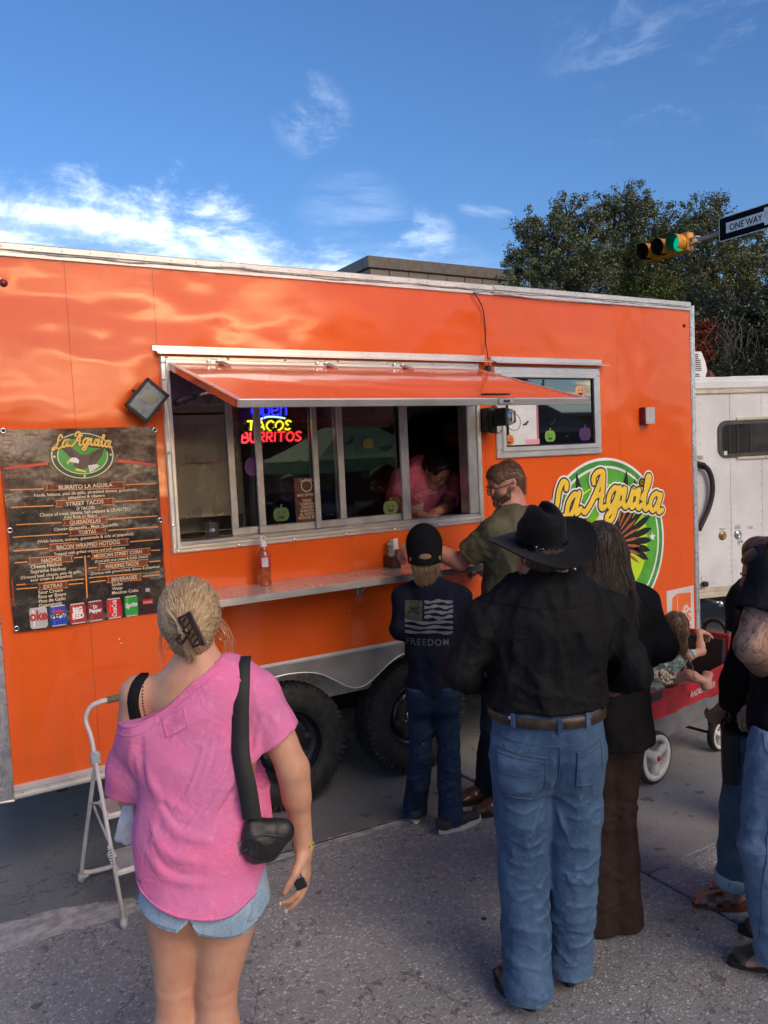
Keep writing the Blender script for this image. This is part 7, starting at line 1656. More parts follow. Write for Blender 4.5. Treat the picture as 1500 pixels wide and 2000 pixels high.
def trousers(root,name,J,m_,waist,hips,legr,hemz,h=.0065,seed=1,amp=.004,topz=None,flare=None,creases=(),extra=None,sc=(10,10,9),crotch=.0):
 """legr = (thigh, knee, hem) radii, hemz = {L, R} heights of the hems"""
 rt,fwd=J['rt'],J['fwd'];wa,pe=J['waist'],J['pel'];F=field_for([wa,pe,J['knL'],J['knR'],J['anL'],J['anR'],J['hipL'],J['hipR']],.17,h)
 F.seg(pe+(0,0,.10),pe,waist,hips,rt,.03);F.seg(pe,pe-(0,0,.06),hips,(hips[0]*.96,hips[1]*.95),rt,.03)
 for s_ in 'LR':
  hp,kn,an=J['hip'+s_],J['kn'+s_],J['an'+s_];mid=hp+(kn-hp)*.5
  F.seg(hp,mid,(legr[0],legr[0]*1.06),(legr[0]*.88,legr[0]*.92),rt,.022);F.seg(mid,kn,legr[0]*.88,legr[1],k=.02);md=kn+(an-kn)*.5;F.seg(kn,md,legr[1],(legr[1]+legr[2])/2*(flare or 1)**.3,k=.015);F.seg(md,an,(legr[1]+legr[2])/2,legr[2],k=.015)
  F.seg(an,an-(0,0,.07),legr[2],legr[2]*1.03,k=.01);F.seg(hp-fwd*.045+(0,0,.02),hp-fwd*.05-(0,0,.03),legr[0]*.92,legr[0]*.82,k=.04)
  rg=np.random.RandomState(seed*7+ord(s_));Lg=np.linalg.norm(kn-an);up_=(kn-an)/Lg
  for k_ in range(17): # irregular drag folds: stacked above the hem, fanning behind the knee
   low=k_<9;z_=rg.uniform(.05,.30)if low else Lg+rg.uniform(-.13,.17);c=an+up_*z_ if z_<Lg else kn+unit(hp-kn)*(z_-Lg)
   r_=(legr[2]if low else legr[1])*1.02;a0=rg.uniform(-1.3,.6);a1=a0+rg.uniform(.7,1.9);tl_=rg.uniform(-.055,.055)
   F.crease([c+(rt*math.sin(a)-fwd*math.cos(a))*r_+SZ*tl_*((a-a0)/(a1-a0)-.5+rg.uniform(-.1,.1))for a in np.linspace(a0,a1,4)],rg.uniform(.006,.012),rg.uniform(.004,.0085)*(1 if rg.uniform()<.75 else-.8))
 if extra:extra(F)
 F.fold_lines([([P(*q)for q in c_[0]],c_[1],c_[2])for c_ in creases],CF)
 F.warp(folds(seed,amp,sc),.03);F.warp(folds(seed+50,amp*.55,(20,20,16)),.03)
 F.plane((pe[0],pe[1],topz if topz else pe[2]+.13),SZ)
 for s_ in 'LR':
  an=J['an'+s_];lz=hemz[s_];X,Y,Z=F.pts((slice(None),)*3);q=np.sqrt((X-an[0])**2+(Y-an[1])**2)-legr[2]*1.9
  m2=(q<0)&(Z<an[2]+.15);F.F=np.where(m2,np.maximum(F.F,lz-Z),F.F).astype(np.float32);F.seg((an[0],an[1],lz-.03),(an[0],an[1],lz+.03),legr[2]*.85,legr[2]*.80,k=.003,cut=True)
 g_=F.mesh();return obj(name,g_,m_,root,True),g_
def J_stand(head,look,neck,chest,waist,pel,shL,shR,elL,elR,wrL,wrR,hipL,hipR,knL,knR,anL,anR,fwd,toe=.118,toeL=None,toeR=None):
 f,r=mirror_frame(fwd);J=dict(head=head,look=unit(look),neck=neck,chest=chest,waist=waist,pel=pel,shL=shL,shR=shR,elL=elL,elR=elR,wrL=wrL,wrR=wrR,hipL=hipL,hipR=hipR,knL=knL,knR=knR,anL=anL,anR=anR,fwd=f,rt=r)
 for s_,t in(('L',toeL),('R',toeR)):d=unit((t if t is not None else f)*np.array([1,1,0]));J['toe'+s_]=J['an'+s_]+d*toe-SZ*(J['an'+s_][2]-.03)
 return J
def shoe(root,name,heel_ankle,toe,m_up,m_sole,w=.045,hgt=.10,sole=.018,h=.004,boot=0.0,pointed=False,heel=0.0):
 """a shoe or boot lasted round the foot; heel_ankle and toe at ground level"""
 a=np.array(heel_ankle,float);t=np.array(toe,float);d=unit((t-a)*np.array([1,1,0]));s_=np.cross(d,SZ);L=np.linalg.norm((t-a)[:2]);g0=np.array([a[0],a[1],0]);
 F=field_for([g0-d*.05,g0+d*(L+.02),g0+SZ*(hgt+boot)],.07,h)
 F.seg(g0+SZ*(sole+.030),g0+d*L*.45+SZ*(sole+.024),(w*.80,.034),(w*.92,.030),s_,.03);F.seg(g0+d*L*.45+SZ*(sole+.024),g0+d*(L-w*.7)+SZ*(sole+.014),(w*.98,.032),(w*(.55 if pointed else .85),.022),s_,.03)
 F.seg(g0+SZ*(sole+.02),g0+SZ*(hgt+boot),(w*.78,w*.95),(w*.86,w*1.0),s_,.025);F.seg(g0+SZ*hgt*.8,g0+d*L*.42+SZ*(sole+.03),w*.66,w*.62,k=.03)
 F.plane((0,0,sole),-SZ);F.plane((0,0,hgt+boot),SZ);F.warp(folds(int(L*1000),.0012,(25,25,25)),.02);up=obj(name,F.mesh(),m_up,root,True)
 g=G();pts=[];n_=30
 for k in range(n_):
  th=2*math.pi*k/n_;x_=math.cos(th);y_=math.sin(th);lx=(L+.045)/2;wy=w*(1.0 if x_>-.2 else .86)*(1 if not pointed or x_<.6 else .8);pts.append(g0+d*(L/2-.012+lx*x_)+s_*wy*y_*(1-.10*x_*x_)*.95+SZ*.002)
 g.prism(pts,SZ*(sole+.003));obj('sole',g.out(),m_sole,up);return up

black_cotton=cloth_mat('black_cotton',(.010,.0105,.013),(.018,.019,.023),bs=200,vs=6)
for a_ in BL[1:3]:shoe(BL[0],'shoe',a_*np.array([1,1,0])-BL[3]*.02,a_*np.array([1,1,0])+BL[3]*.17,mat('white_canvas',(.6,.6,.58),.8),mat('pale_sole',(.5,.48,.45),.6),.046,.085,.024,.005)
# ---------------- the man in the black cowboy hat
def cowboy():
 D_=2.92;p=lambda x,y,d=D_:P(x,y,d);fwd=unit(P(1065,900,5)-P(1065,900,2));fwd=unit(fwd+AX*0)
 root=thing('person',(1.83,2.2,0),'broad man in a black cowboy hat, black shirt and blue jeans, seen from behind','person')
 gl=lambda x,y,d:P(x,y,d);anL=p(1032,1945,2.86);anR=p(1112,1890,2.98);anL[2]=.09;anR[2]=.09
 J=J_stand(p(1058,1086),unit(fwd*.8-CR*.52)+(0,0,-.04),p(1058,1150),p(1068,1235),p(1068,1345),p(1070,1450),p(955,1207),p(1184,1196),p(900,1310,D_-.02),p(1234,1312,D_-.02),p(935,1340,D_+.22),p(1195,1345,D_+.22),
 p(1018,1480),p(1122,1478),p(1022,1700),p(1120,1690),anL,anR,fwd)
 sk=skin_mat('skin_ruddy',(.40,.20,.135));b,gb,(R_,r_,f_,u_)=figure(root,J,sk,.0095,1.05,chest=(.22,.14),waist=(.19,.13),hips=(.19,.13),arm=(.066,.05,.033),leg=(.098,.066,.045),neckr=.066,hands={'L':(J['rt']+fwd*.2,-fwd*.5-SZ,1,(.6,.6,.6,.6),.5),'R':(-J['rt']+fwd*.2,-fwd*.5-SZ,-1,(.6,.6,.6,.6),.5)})
 cr=[([[x,y,2.8]for x,y in pts],r,am)for pts,r,am in((((985,1392),(1050,1350),(1165,1372)),.012,.008),(((975,1310),(1020,1345),(1090,1362)),.010,.007),(((1172,1250),(1130,1330),(1060,1385)),.011,.008),(((962,1235),(985,1290),(992,1360)),.010,.008),
 (((1185,1225),(1165,1290),(1172,1350)),.010,.008),(((985,1375),(1060,1392),(1155,1382)),.008,.007),(((1000,1230),(1015,1290),(1060,1330)),.012,.005),(((1150,1215),(1120,1280),(1080,1310)),.012,.005),(((972,1350),(1010,1372),(1080,1378)),.007,-.006),(((1175,1320),(1140,1360),(1100,1372)),.008,.006),
 (((905,1250),(935,1270),(960,1260)),.008,.006),(((890,1290),(920,1300),(950,1290)),.008,.006),(((1190,1260),(1215,1275),(1240,1260)),.008,.006),(((1195,1300),(1225,1305),(1250,1295)),.008,.006),(((930,1190),(945,1230),(940,1270)),.010,.005),(((1200,1190),(1195,1240),(1205,1280)),.010,.005))]
 shm=cloth_mat('black_dress_shirt',(.0085,.009,.011),vs=30,spec=.14,rough=.75,wr=.010)
 pq=lambda x,y:P(x,y,D_-.15)
 hp_=pq(1068,1436)+CF*.15
 def ex(F):
  F.seg(J['neck']+(0,0,-.005),J['neck']+(0,0,.060),(.084,.080),(.076,.074),J['rt'],.012)
 so,sg=top(root,'black_shirt',J,shm,(.232,.155),(.213,.150),(.200,.142),pq(1068,1399)[2],1.95,(.078,.068,.050),.0075,12,.0075,creases=cr,extra=ex,neck_r=.085,hem_pt=hp_,cut_up=.035)
 Bs=bvh(sg);g=G();seam(g,Bs,[pq(944,1178),pq(1000,1184),pq(1065,1190),pq(1130,1186),pq(1190,1172)],CF,.0022,.0016,8);seam(g,Bs,[pq(1013,1122),pq(1058,1132),pq(1098,1122)],CF,.002,.0016);seam(g,Bs,[pq(952,1150),pq(960,1190),pq(975,1250)],CF,.0016,.0014);seam(g,Bs,[pq(1178,1145),pq(1185,1190),pq(1178,1250)],CF,.0016,.0014);obj('yoke_seams',g.out(),shm,so,True)
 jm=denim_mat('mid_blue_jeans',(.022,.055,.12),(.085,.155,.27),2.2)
 jc=[]
 def exj(F):
  for q_ in(((985,1575),(1020,1590),(1062,1575)),((990,1610),(1040,1618),(1080,1590)),((1000,1650),(1040,1655),(1078,1640)),((1095,1560),(1130,1575),(1165,1560)),((1100,1600),(1140,1600),(1168,1585)),((1075,1560),(1050,1600),(1035,1650)),((1090,1570),(1105,1620),(1120,1660))):jc.append(([[*v,2.8]for v in q_],.008,.008))
  rg=np.random.RandomState(77)
  for(xa,xb)in((985,1078),(1088,1172)):
   for k in range(15):y0=rg.uniform(1640,1960);x0=rg.uniform(xa,xb-35);x1=min(xb,x0+rg.uniform(25,75));jc.append(([[x0,y0,2.8],[(x0+x1)/2,y0+rg.uniform(-4,16),2.8],[x1,y0+rg.uniform(-26,22),2.8]],rg.uniform(.005,.009),rg.uniform(.005,.010)))
  jc.append(([[1085,1460,2.8],[1088,1520,2.8],[1082,1570,2.8]],.009,-.010))
 jo,jg=trousers(root,'blue_jeans',J,jm,(.198,.138),(.202,.145),(.112,.088,.086),{'L':.05,'R':.055},.0072,8,.0045,pq(1068,1402)[2],extra=exj,creases=jc)
 Bj=bvh(jg);th=mat('jeans_stitching',(.10,.15,.21),.8);g=G()
 def pocket(q,drop):
  tl,tr,br,bm,bl=[pq(*x)for x in q]
  obj('back_pocket',patch(Bj,[bl,br,tr,tl],CF,10,12,.0035).out(),jm,jo,True);g_=G()
  for a,c in((tl,bl),(bl,bm),(bm,br),(br,tr)):seam(g_,Bj,[a,(a+c)/2,c],CF,.0022,.0048,6)
  seam(g_,Bj,[tl,(tl+tr)/2+SZ*-.003,tr],CF,.004,.0055,6);seam(g_,Bj,[tl-SZ*.016,(tl+tr)/2-SZ*.018,tr-SZ*.016],CF,.0009,.006,6);m1=tl+(bl-tl)*.48;m2=tr+(br-tr)*.48;seam(g_,Bj,[m1,(m1+m2)/2-SZ*.010,m2],CF,.001,.0052,6)
  obj('pocket_stitching',g_.out(),seam_mat(),jo,True)
 pocket([(977,1468),(1067,1480),(1066,1545),(1045,1568),(983,1560)],0);pocket([(1127,1470),(1176,1450),(1180,1515),(1165,1535),(1127,1535)],1)
 for pts in([(960,1448),(1010,1455),(1092,1458),(1178,1440)],[(1092,1458),(1094,1500),(1090,1545)]):seam(g,Bj,[pq(*q)for q in pts],CF,.0016,.0014,8)
 seam(g,Bj,[pq(1010,1640),pq(1000,1760),pq(1003,1900)],CF,.0012,.0012,8)if 0 else None
 g=G();seam(g,Bj,[pq(960,1446),pq(1010,1454),pq(1092,1457),pq(1178,1438)],CF,.0018,.0016,8);seam(g,Bj,[pq(1092,1456),pq(1094,1500),pq(1090,1548)],CF,.0022,.0018,8);obj('yoke_stitching',g.out(),seam_mat(),jo,True)
 # belt
 g=G();V=[];c=p(1068,1411);c[2]=pq(1068,1411)[2];n_=48
 for i in range(n_):
  a=2*math.pi*i/n_;e=J['rt']*math.cos(a)*.212+J['fwd']*math.sin(a)*.156;z_=.006*math.sin(a*1.0+.3);V+=[c+e*.99+SZ*(z_-.019),c+e*1.012+SZ*(z_-.016),c+e*1.012+SZ*(z_+.016),c+e*.99+SZ*(z_+.019)]
 F_=[(4*i+k,4*((i+1)%n_)+k,4*((i+1)%n_)+k+1,4*i+k+1)for i in range(n_)for k in range(3)];g.add(V,F_);bl=obj('leather_belt',g.out(),mat('dark_brown_leather',(.045,.028,.018),.4,vs=40,var=.3,bump=.4,bs=60),root,True);Bb=bvh(g.out())
 for(x,y)in((1006,1413),(1092,1415),(1148,1406)):q,n_=snap(Bb,pq(x,y),CF,.003);g=G();g.obox(q,(.0085,.0022,.026),[unit(np.cross(SZ,n_)),n_,SZ],.002);obj('belt_loop',g.out(),jm,jo)
 g=G();q,_=snap(Bb,pq(1001,1408),CF,.001);g.lathe(q,-CF,[(.009,0),(.008,.003),(.002,.004)],12);obj('belt_concho',g.out(),M['chrome'],bl,True)
 bt=mat('dark_brown_boot_leather',(.050,.026,.018),.35,vs=30,var=.2);shoe(root,'boot',J['anL']*np.array([1,1,0]),J['anL']*np.array([1,1,0])+fwd*.18-CR*.13,bt,M['black'],.048,.11,.022,.0045,.05,True);shoe(root,'boot',J['anR']*np.array([1,1,0]),J['anR']*np.array([1,1,0])+fwd*.20+CR*.03,bt,M['black'],.048,.11,.022,.0045,.05,True)
 # hair under the hat
 F=field_for([J['head']],.16,.006);F.seg(R_(0,-.02,.0),R_(0,.0,.02),(.082,.095),(.078,.09),r_,.02);F.seg(R_(0,-.055,-.03),R_(0,-.055,-.06),(.062,.035),(.052,.030),r_,.02);F.plane(R_(0,.04,0),f_);hg=F.mesh();hm_=hair_mat('short_brown_hair',(.03,.017,.011),(.10,.06,.04));hb=obj('hair',hg,hm_,root,True);attr(hb,'tone',np.full(len(hb.data.polygons),.4),'FACE');scalp(hb,hg,J['head'],lambda q:-u_,700,.03,.0014,hm_,18,.003,4)
 # the hat
 hat=thing('cowboy_hat',J['head']+SZ*.08,'black felt cowboy hat with a creased crown and curled brim on the man in jeans','hat')
 ft=mat('black_felt',(.0055,.0058,.0075),.75,vs=20,var=.2,bump=.3,bs=300,sheen=.08,spec=.12);hc=R_(0,-.004,.050);tl=unit(SZ*1.0-CF*.30-CR*.06);hf=unit(f_-tl*f_.dot(tl));hr=np.cross(hf,tl)
 HP=lambda a,b_,c:hc+hr*a+hf*b_+tl*c
 def brim(u_,v_):
  th=2*math.pi*u_;rr=.088+v_*.108;x_=math.sin(th);y_=math.cos(th);rim_r=rr*(1+.03*v_);lift_=(abs(x_)**2.2)*.048*v_**1.8-(max(0,y_)**2)*.024*v_-(max(0,-y_)**2)*.016*v_-.006*v_
  return HP(x_*rim_r*.93,y_*rim_r*1.02,lift_)
 g=G();nu,nv=72,10;V=[brim(i/nu,j/nv)for i in range(nu)for j in range(nv+1)]+[brim(i/nu,j/nv)-tl*.0045 for i in range(nu)for j in range(nv+1)];o2=nu*(nv+1);Fq=[]
 for i in range(nu):
  i2=(i+1)%nu
  for j in range(nv):a,b_,c,d=i*(nv+1)+j,i2*(nv+1)+j,i2*(nv+1)+j+1,i*(nv+1)+j+1;Fq+=[(a,b_,c,d),(o2+d,o2+c,o2+b_,o2+a)]
  a,b_=i*(nv+1)+nv,i2*(nv+1)+nv;Fq.append((a,b_,o2+b_,o2+a))
 g.add(V,Fq);obj('brim',g.out(),ft,hat,True)
 g=G();g.tube([brim(i/72,1.0)-tl*.002 for i in range(72)],.0032,6,closed=True);obj('brim_edge',g.out(),ft,hat,True)
 F=Field(hc-.18,hc+.22,.0042);F.seg(HP(0,-.004,.0),HP(0,.0,.075),(.085,.103),(.077,.096),hr,.01);F.seg(HP(0,.0,.075),HP(0,.004,.098),(.076,.096),(.060,.082),hr,.02)
 F.seg(HP(0,-.055,.140),HP(0,.085,.128),(.015,.020),(.022,.026),hr,.028,cut=True);F.seg(HP(-.060,.055,.125),HP(-.045,.10,.09),.022,.026,k=.03,cut=True);F.seg(HP(.060,.055,.125),HP(.045,.10,.09),.022,.026,k=.03,cut=True);F.plane(HP(0,0,-.006),-tl);obj('crown',F.mesh(),ft,hat,True)
 g=G();V=[]
 for i in range(48):a=2*math.pi*i/48;e=hr*math.cos(a)*.0885+hf*math.sin(a)*.1065;V+=[hc+e+tl*.004,hc+e*.985+tl*.024]
 g.add(V,[(2*i,2*((i+1)%48),2*((i+1)%48)+1,2*i+1)for i in range(48)]);obj('hat_band',g.out(),mat('glossy_black_band',(.008,.008,.009),.22),hat,True)
 g=G();th=math.radians(215);e=hr*math.cos(th)*.090+hf*math.sin(th)*.108;tt=unit(-hr*math.sin(th)+hf*math.cos(th));nn=unit(e);g.obox(hc+e+tl*.013,(.005,.003,.011),[tt,nn,tl],.002);g.obox(hc+e-tt*-.02+tl*.013,(.010,.002,.004),[tt,nn,tl],.001);obj('band_buckle',g.out(),M['chrome'],hat)
cowboy()

# ---------------- the boy in the black cap
def boy():
 D_=4.28;p=lambda x,y,d=D_:P(x,y,d);fwd=unit(unit(P(845,900,5)-P(845,900,2))+CR*-.05)
 root=thing('person',(2.25,3.5,0),'boy in a black cap, navy shirt with a grey flag print and dark jeans','person')
 anL,anR=GP(812,1600),GP(882,1618);anL[2]=anR[2]=.08
 J=J_stand(p(829,1082),fwd+(0,0,-.22),p(834,1140),p(845,1205),p(846,1275),p(846,1345),p(790,1168),p(895,1168),p(783,1228,D_-.02),p(918,1245,D_-.02),p(812,1238,D_+.2),p(885,1250,D_+.2),p(822,1360),p(872,1360),p(822,1475),p(876,1475),anL,anR,fwd,.105,toeL=fwd-CR*.1,toeR=unit(fwd+CR*1.3))
 sk=skin_mat('skin_boy',(.45,.25,.17));b,gb,(R_,r_,f_,u_)=figure(root,J,sk,.009,.97,chest=(.135,.095),waist=(.12,.09),hips=(.135,.10),arm=(.045,.037,.026),leg=(.075,.05,.036),neckr=.046)
 nv=cloth_mat('navy_jersey',(.006,.008,.017),(.010,.012,.024));so,sg=top(root,'navy_shirt',J,nv,(.148,.110),(.138,.104),(.140,.106),p(846,1352)[2],1.9,(.062,.054,.040),.0075,31,.005,neck_r=.062,hem_pt=p(846,1340))
 Bs=bvh(sg);gi=ink('print_grey',(.105,.112,.13),.8)
 def area(x,y):return p(x,y)
 g=G();go=patch(Bs,[p(790,1205),p(824,1206),p(823,1169),p(790,1169)],CF,8,8,.0030);fl=obj('flag_canton',go.out(),mat('canton_olive',(.040,.050,.032),.85,vs=50,var=.3),so,True)
 g=G()
 for i in range(7):
  y0=1171+i*9.6;x0=827 if i<4 else 790;x1=881;n_=10;V=[]
  for k in range(n_+1):
   x_=x0+(x1-x0)*k/n_;w_=2.6+1.0*math.sin(k*1.7+i*2);yc=y0+1.5*math.sin(k*.9+i);V+=[snap(Bs,p(x_,yc-w_),CF,.0032)[0],snap(Bs,p(x_,yc+w_),CF,.0032)[0]]
  g.add(V,[(2*k,2*k+1,2*k+3,2*k+2)for k in range(n_)])
 obj('flag_stripes',g.out(),gi,so,True)
 g=G()
 for sg_ in(-1,1):g.tube([snap(Bs,p(*q),CF,.0036)[0]for q in((798,1187-sg_*6),(802,1187-sg_*3),(808,1187-sg_*1.5),(814,1187-sg_*3),(818,1187-sg_*6))],.003,5)
 obj('emblem_print',g.out(),ink('print_black',(.008,.008,.01),.8),so,True)
 V,F2=text_geo('FREEDOM',.045,.02,space=1.25);wd=V[:,0].max()-V[:,0].min();V[:,0]=(V[:,0]-V[:,0].min())/wd;W3=[snap(Bs,p(793+q[0]*80,1254-q[1]*400),CF,.003)[0]for q in V];obj('freedom_lettering',(W3,F2),ink('print_dark_grey',(.055,.060,.075),.8),so)
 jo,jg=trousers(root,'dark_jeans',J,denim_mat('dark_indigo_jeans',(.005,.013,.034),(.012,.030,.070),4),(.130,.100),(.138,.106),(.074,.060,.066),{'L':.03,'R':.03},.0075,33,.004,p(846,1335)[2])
 up=mat('dark_canvas_shoe',(.03,.032,.036),.8);wh_=mat('white_rubber_sole',(.60,.58,.55),.6)
 shoe(root,'shoe',anL*np.array([1,1,0])-fwd*.03,anL*np.array([1,1,0])+fwd*.17,up,wh_,.042,.075,.026);q=unit(fwd*.55+CR*.9);shoe(root,'shoe',anR*np.array([1,1,0])-q*.05-fwd*.02,anR*np.array([1,1,0])+q*.185-fwd*.02,up,wh_,.042,.075,.026)
 # hair and cap
 F=field_for([J['head']],.17,.006);F.seg(R_(0,-.03,.0),R_(0,.0,.02),(.086,.092),(.08,.085),r_,.02);F.seg(R_(0,-.06,-.04),R_(0,-.066,-.085),(.080,.042),(.072,.032),r_,.03);F.plane(R_(0,.045,0),f_);hm_=hair_mat('light_brown_hair',(.085,.052,.028),(.42,.28,.16));hg=F.mesh();hb=obj('hair',hg,hm_,root,True);attr(hb,'tone',np.full(len(hg[1]),.35),'FACE')
 scalp(hb,hg,J['head']-u_*.05,lambda q:-u_+r_*.15*math.sin(q[2]*90),1900,.075,.0014,hm_,9,.006,region=lambda q:(q-J['head']).dot(u_)<-.060)
 cap=thing('baseball_cap',J['head']+SZ*.05,'black baseball cap on the boy, adjustable strap and hair showing at the back','cap');F=field_for([J['head']+SZ*.04],.17,.0045);F.seg(R_(0,-.014,.055),R_(0,.008,.058),(.094,.106),(.092,.100),r_,.02);F.seg(R_(0,-.020,-.05),R_(0,-.018,.05),(.091,.103),(.095,.106),r_,.02);F.seg(R_(0,-.005,.085),R_(0,-.005,.09),(.075,.085),(.072,.08),r_,.03)
 F.plane(R_(0,-.09,-.066),-u_+f_*.30);F.seg(R_(0,-.13,-.026),R_(0,-.07,-.020),(.034,.016),(.032,.014),r_,.003,cut=True)
 for a in(0,60,120):e=np.array([math.sin(math.radians(a)),math.cos(math.radians(a))]);F.crease([R_(e[0]*.1,e[1]*.115,.04),R_(e[0]*.06,e[1]*.07,.125),R_(0,-.005,.155),R_(-e[0]*.06,-e[1]*.08,.125),R_(-e[0]*.1,-e[1]*.12,.04)],.003,.0018)
 obj('crown',F.mesh(),cloth_mat('black_twill',(.0075,.0078,.010),wr=.003),cap,True)
 g=G();g.lathe(R_(0,-.005,.150),u_,[(.008,0),(.006,.005),(.001,.007)],10);obj('button',g.out(),black_cotton,cap,True)
 g=G();V=[]
 for i in range(13):
  a=-1.1+2.2*i/12
  for j in range(5):t=j/4;V.append(R_((.088+.0*t)*math.sin(a),.088*math.cos(a)+t*.075*math.cos(a*.9),.012-.020*t-.02*math.sin(a)**2))
 g.add(V,[(i*5+j,i*5+5+j,i*5+6+j,i*5+j+1)for i in range(12)for j in range(4)]);obj('peak',g.out(),black_cotton,cap,True)
boy()

# ---------------- the man in the olive T-shirt reaching to the shelf
def olive():
 D_=4.45;p=lambda x,y,d=D_:P(x,y,d);fwd=unit(np.array([-.86,.45,0]));look=unit(np.array([-.90,.30,-.22]))
 root=thing('person',(2.85,3.45,0),'bearded man in glasses and an olive T-shirt reaching over the serving shelf','person')
 an1,an2=GP(952,1560),GP(985,1585);an1[2]=an2[2]=.09;hw=PY(806,1056,3.84)
 J=J_stand(p(990,948),look,p(1004,1005),p(998,1075),p(992,1160),p(990,1245),p(967,1040,D_-.12),p(1040,1030,D_+.12),PY(898,1098,3.60),PY(960,1120,3.86),hw,PY(925,1100,3.92),p(975,1270,D_-.06),p(1010,1270,D_+.05),p(965,1420,D_-.03),p(1000,1420,D_+.06),an1,an2,fwd)
 sk=skin_mat('skin_pale_ruddy',(.50,.27,.20));hd=unit(PY(778,1062,3.86)-hw+SZ*-.02)
 b,gb,(R_,r_,f_,u_)=figure(root,J,sk,.0076,1.04,chest=(.19,.13),waist=(.16,.12),hips=(.165,.12),arm=(.056,.046,.031),leg=(.085,.058,.042),neckr=.062,hands={'L':(hd*.9+SZ*-.35,unit(-SZ*.8+hd*-.3),-1,(.55,.6,.7,.75),.7),'R':(unit(np.array([-1,.2,0])),-SZ,1,(.4,.4,.4,.4),.4)})
 face_parts(b,R_,r_,f_,u_,1.04,brow=(.10,.05,.03),lips=(.34,.13,.11))
 om=cloth_mat('olive_jersey',(.115,.108,.068),(.085,.080,.050));J2=dict(J)
 so,sg=top(root,'olive_tshirt',J,om,(.205,.145),(.178,.135),(.178,.135),p(990,1240)[2],{'L':.72,'R':.7},(.078,.080,.06),.0065,41,.0045,neck_r=.072,hem_pt=p(990,1225),creases=[(([975,1050,4.27],[955,1090,4.25],[940,1140,4.27]),.016,.008),(([985,1040,4.27],[970,1090,4.25],[960,1150,4.27]),.016,.007),(([930,1050,4.25],[950,1070,4.25],[975,1075,4.27]),.012,.006)])
 trousers(root,'dark_trousers',J,denim_mat('navy_trousers',(.012,.018,.035),(.022,.03,.05)),(.17,.125),(.175,.13),(.09,.075,.07),{'L':.05,'R':.05},.009,43,.004,p(990,1232)[2])
 bt=mat('brown_leather_boot',(.085,.038,.022),.35,vs=30,var=.2,coat=.2);e1,e2=an1*np.array([1,1,0]),an2*np.array([1,1,0]);shoe(root,'boot',e1,e1+(-.20,.03,0),bt,M['black'],.047,.10,.02);shoe(root,'boot',e2,e2+(-.19,.05,0),bt,M['black'],.047,.10,.02)
 F=field_for([J['head']],.17,.005);F.seg(R_(0,-.022,.045),R_(0,.030,.052),(.082,.092),(.080,.075),r_,.02);F.seg(R_(0,-.055,.01),R_(0,-.060,-.045),(.072,.045),(.055,.032),r_,.03);F.seg(R_(0,.125,.03),R_(0,.115,-.06),(.10,.05),(.10,.06),r_,.02,cut=True);F.seg(R_(.09,.035,-.05),R_(.09,.03,-.0),.035,.03,k=.01,cut=True);F.seg(R_(-.09,.035,-.05),R_(-.09,.03,-.0),.035,.03,k=.01,cut=True)
 for g_ in(-1,1):F.seg(R_(.085*g_,.005,-.03),R_(.085*g_,-.005,.015),.022,.024,k=.006,cut=True)
 hg=F.mesh();hm_=hair_mat('sandy_brown_hair',(.075,.038,.020),(.22,.12,.065));hb=obj('hair',hg,hm_,root,True);attr(hb,'tone',RNG.uniform(.0,.8,len(hg[1])),'FACE')
 scalp(hb,hg,J['head'],lambda q:-f_-u_*.9,1300,.022,.0012,hm_,10,.004,3)
 F=field_for([J['head']],.17,.0045)
 for g_ in(-1,1):F.seg(R_(.063*g_,.012,-.005),R_(.056*g_,.030,-.050),.011,.017,k=.015);F.seg(R_(.054*g_,.032,-.055),R_(.028*g_,.068,-.080),.019,.020,k=.015);F.seg(R_(.052*g_,.045,-.040),R_(.035*g_,.070,-.055),.012,.012,k=.015);F.seg(R_(.012*g_,.091,-.040),R_(.027*g_,.083,-.050),.0055,.006,k=.008)
 F.seg(R_(-.03,.075,-.084),R_(.03,.075,-.084),.016,.016,k=.01);F.warp(folds(52,.0025,(60,60,60)),.02);bg_=F.mesh();o=obj('beard',bg_,hm_,root,True);attr(o,'tone',RNG.uniform(0,.6,len(bg_[1])),'FACE');scalp(o,bg_,J['head'],lambda q:-u_+f_*.2,500,.012,.0009,hm_,17,.002,3)
 gs_=thing('eyeglasses',R_(0,.11,.01),'black framed eyeglasses worn by the man in the olive T-shirt','glasses')
 for g_ in(-1,1):
  ring=[R_(.033*g_+.024*math.cos(a),.106-.012*abs(math.cos(a)),-.001+.019*math.sin(a))for a in np.linspace(0,2*math.pi,21)[:-1]];g=G();g.tube(ring,.0026,6,closed=True);obj('rim',g.out(),M['black'],gs_,True);g=G();g.add(ring,[tuple(range(20))]);obj('lens',g.out(),M['clear'],gs_)
  g=G();g.tube([R_(.056*g_,.096,.006),R_(.078*g_,.05,.010),R_(.080*g_,-.012,.014),R_(.076*g_,-.032,-.006)],.0026,6);obj('temple',g.out(),M['black'],gs_,True)
 g=G();g.tube([R_(-.010,.108,.003),R_(0,.113,.005),R_(.010,.108,.003)],.0022,6);obj('bridge',g.out(),M['black'],gs_,True)
 pp=thing('paper_slip',PY(775,1060,3.86),'small white paper slip pinched over the bird figurine','paper');c=PY(773,1062,3.845);g=G();g.sheet(lambda a,b_:c+SX*(a-.5)*.035+SZ*(b_-.5)*.06+SN*.006*math.sin(a*3+b_*2),4,5);obj('paper_sheet',g.out(),M['white'],pp,True)
 # dark wallet tray near his other hand
 ty_=thing('wallet',PY(915,1106,3.90),'dark red wallet under the forearm of the man in the olive T-shirt','wallet');c=PY(912,1104,3.88);c[2]=1.353;obj('wallet_cover',G().obox(c,(.055,.04,.010),np.eye(3),.003).out(),mat('wine_leather',(.09,.012,.018),.4),ty_)
olive()

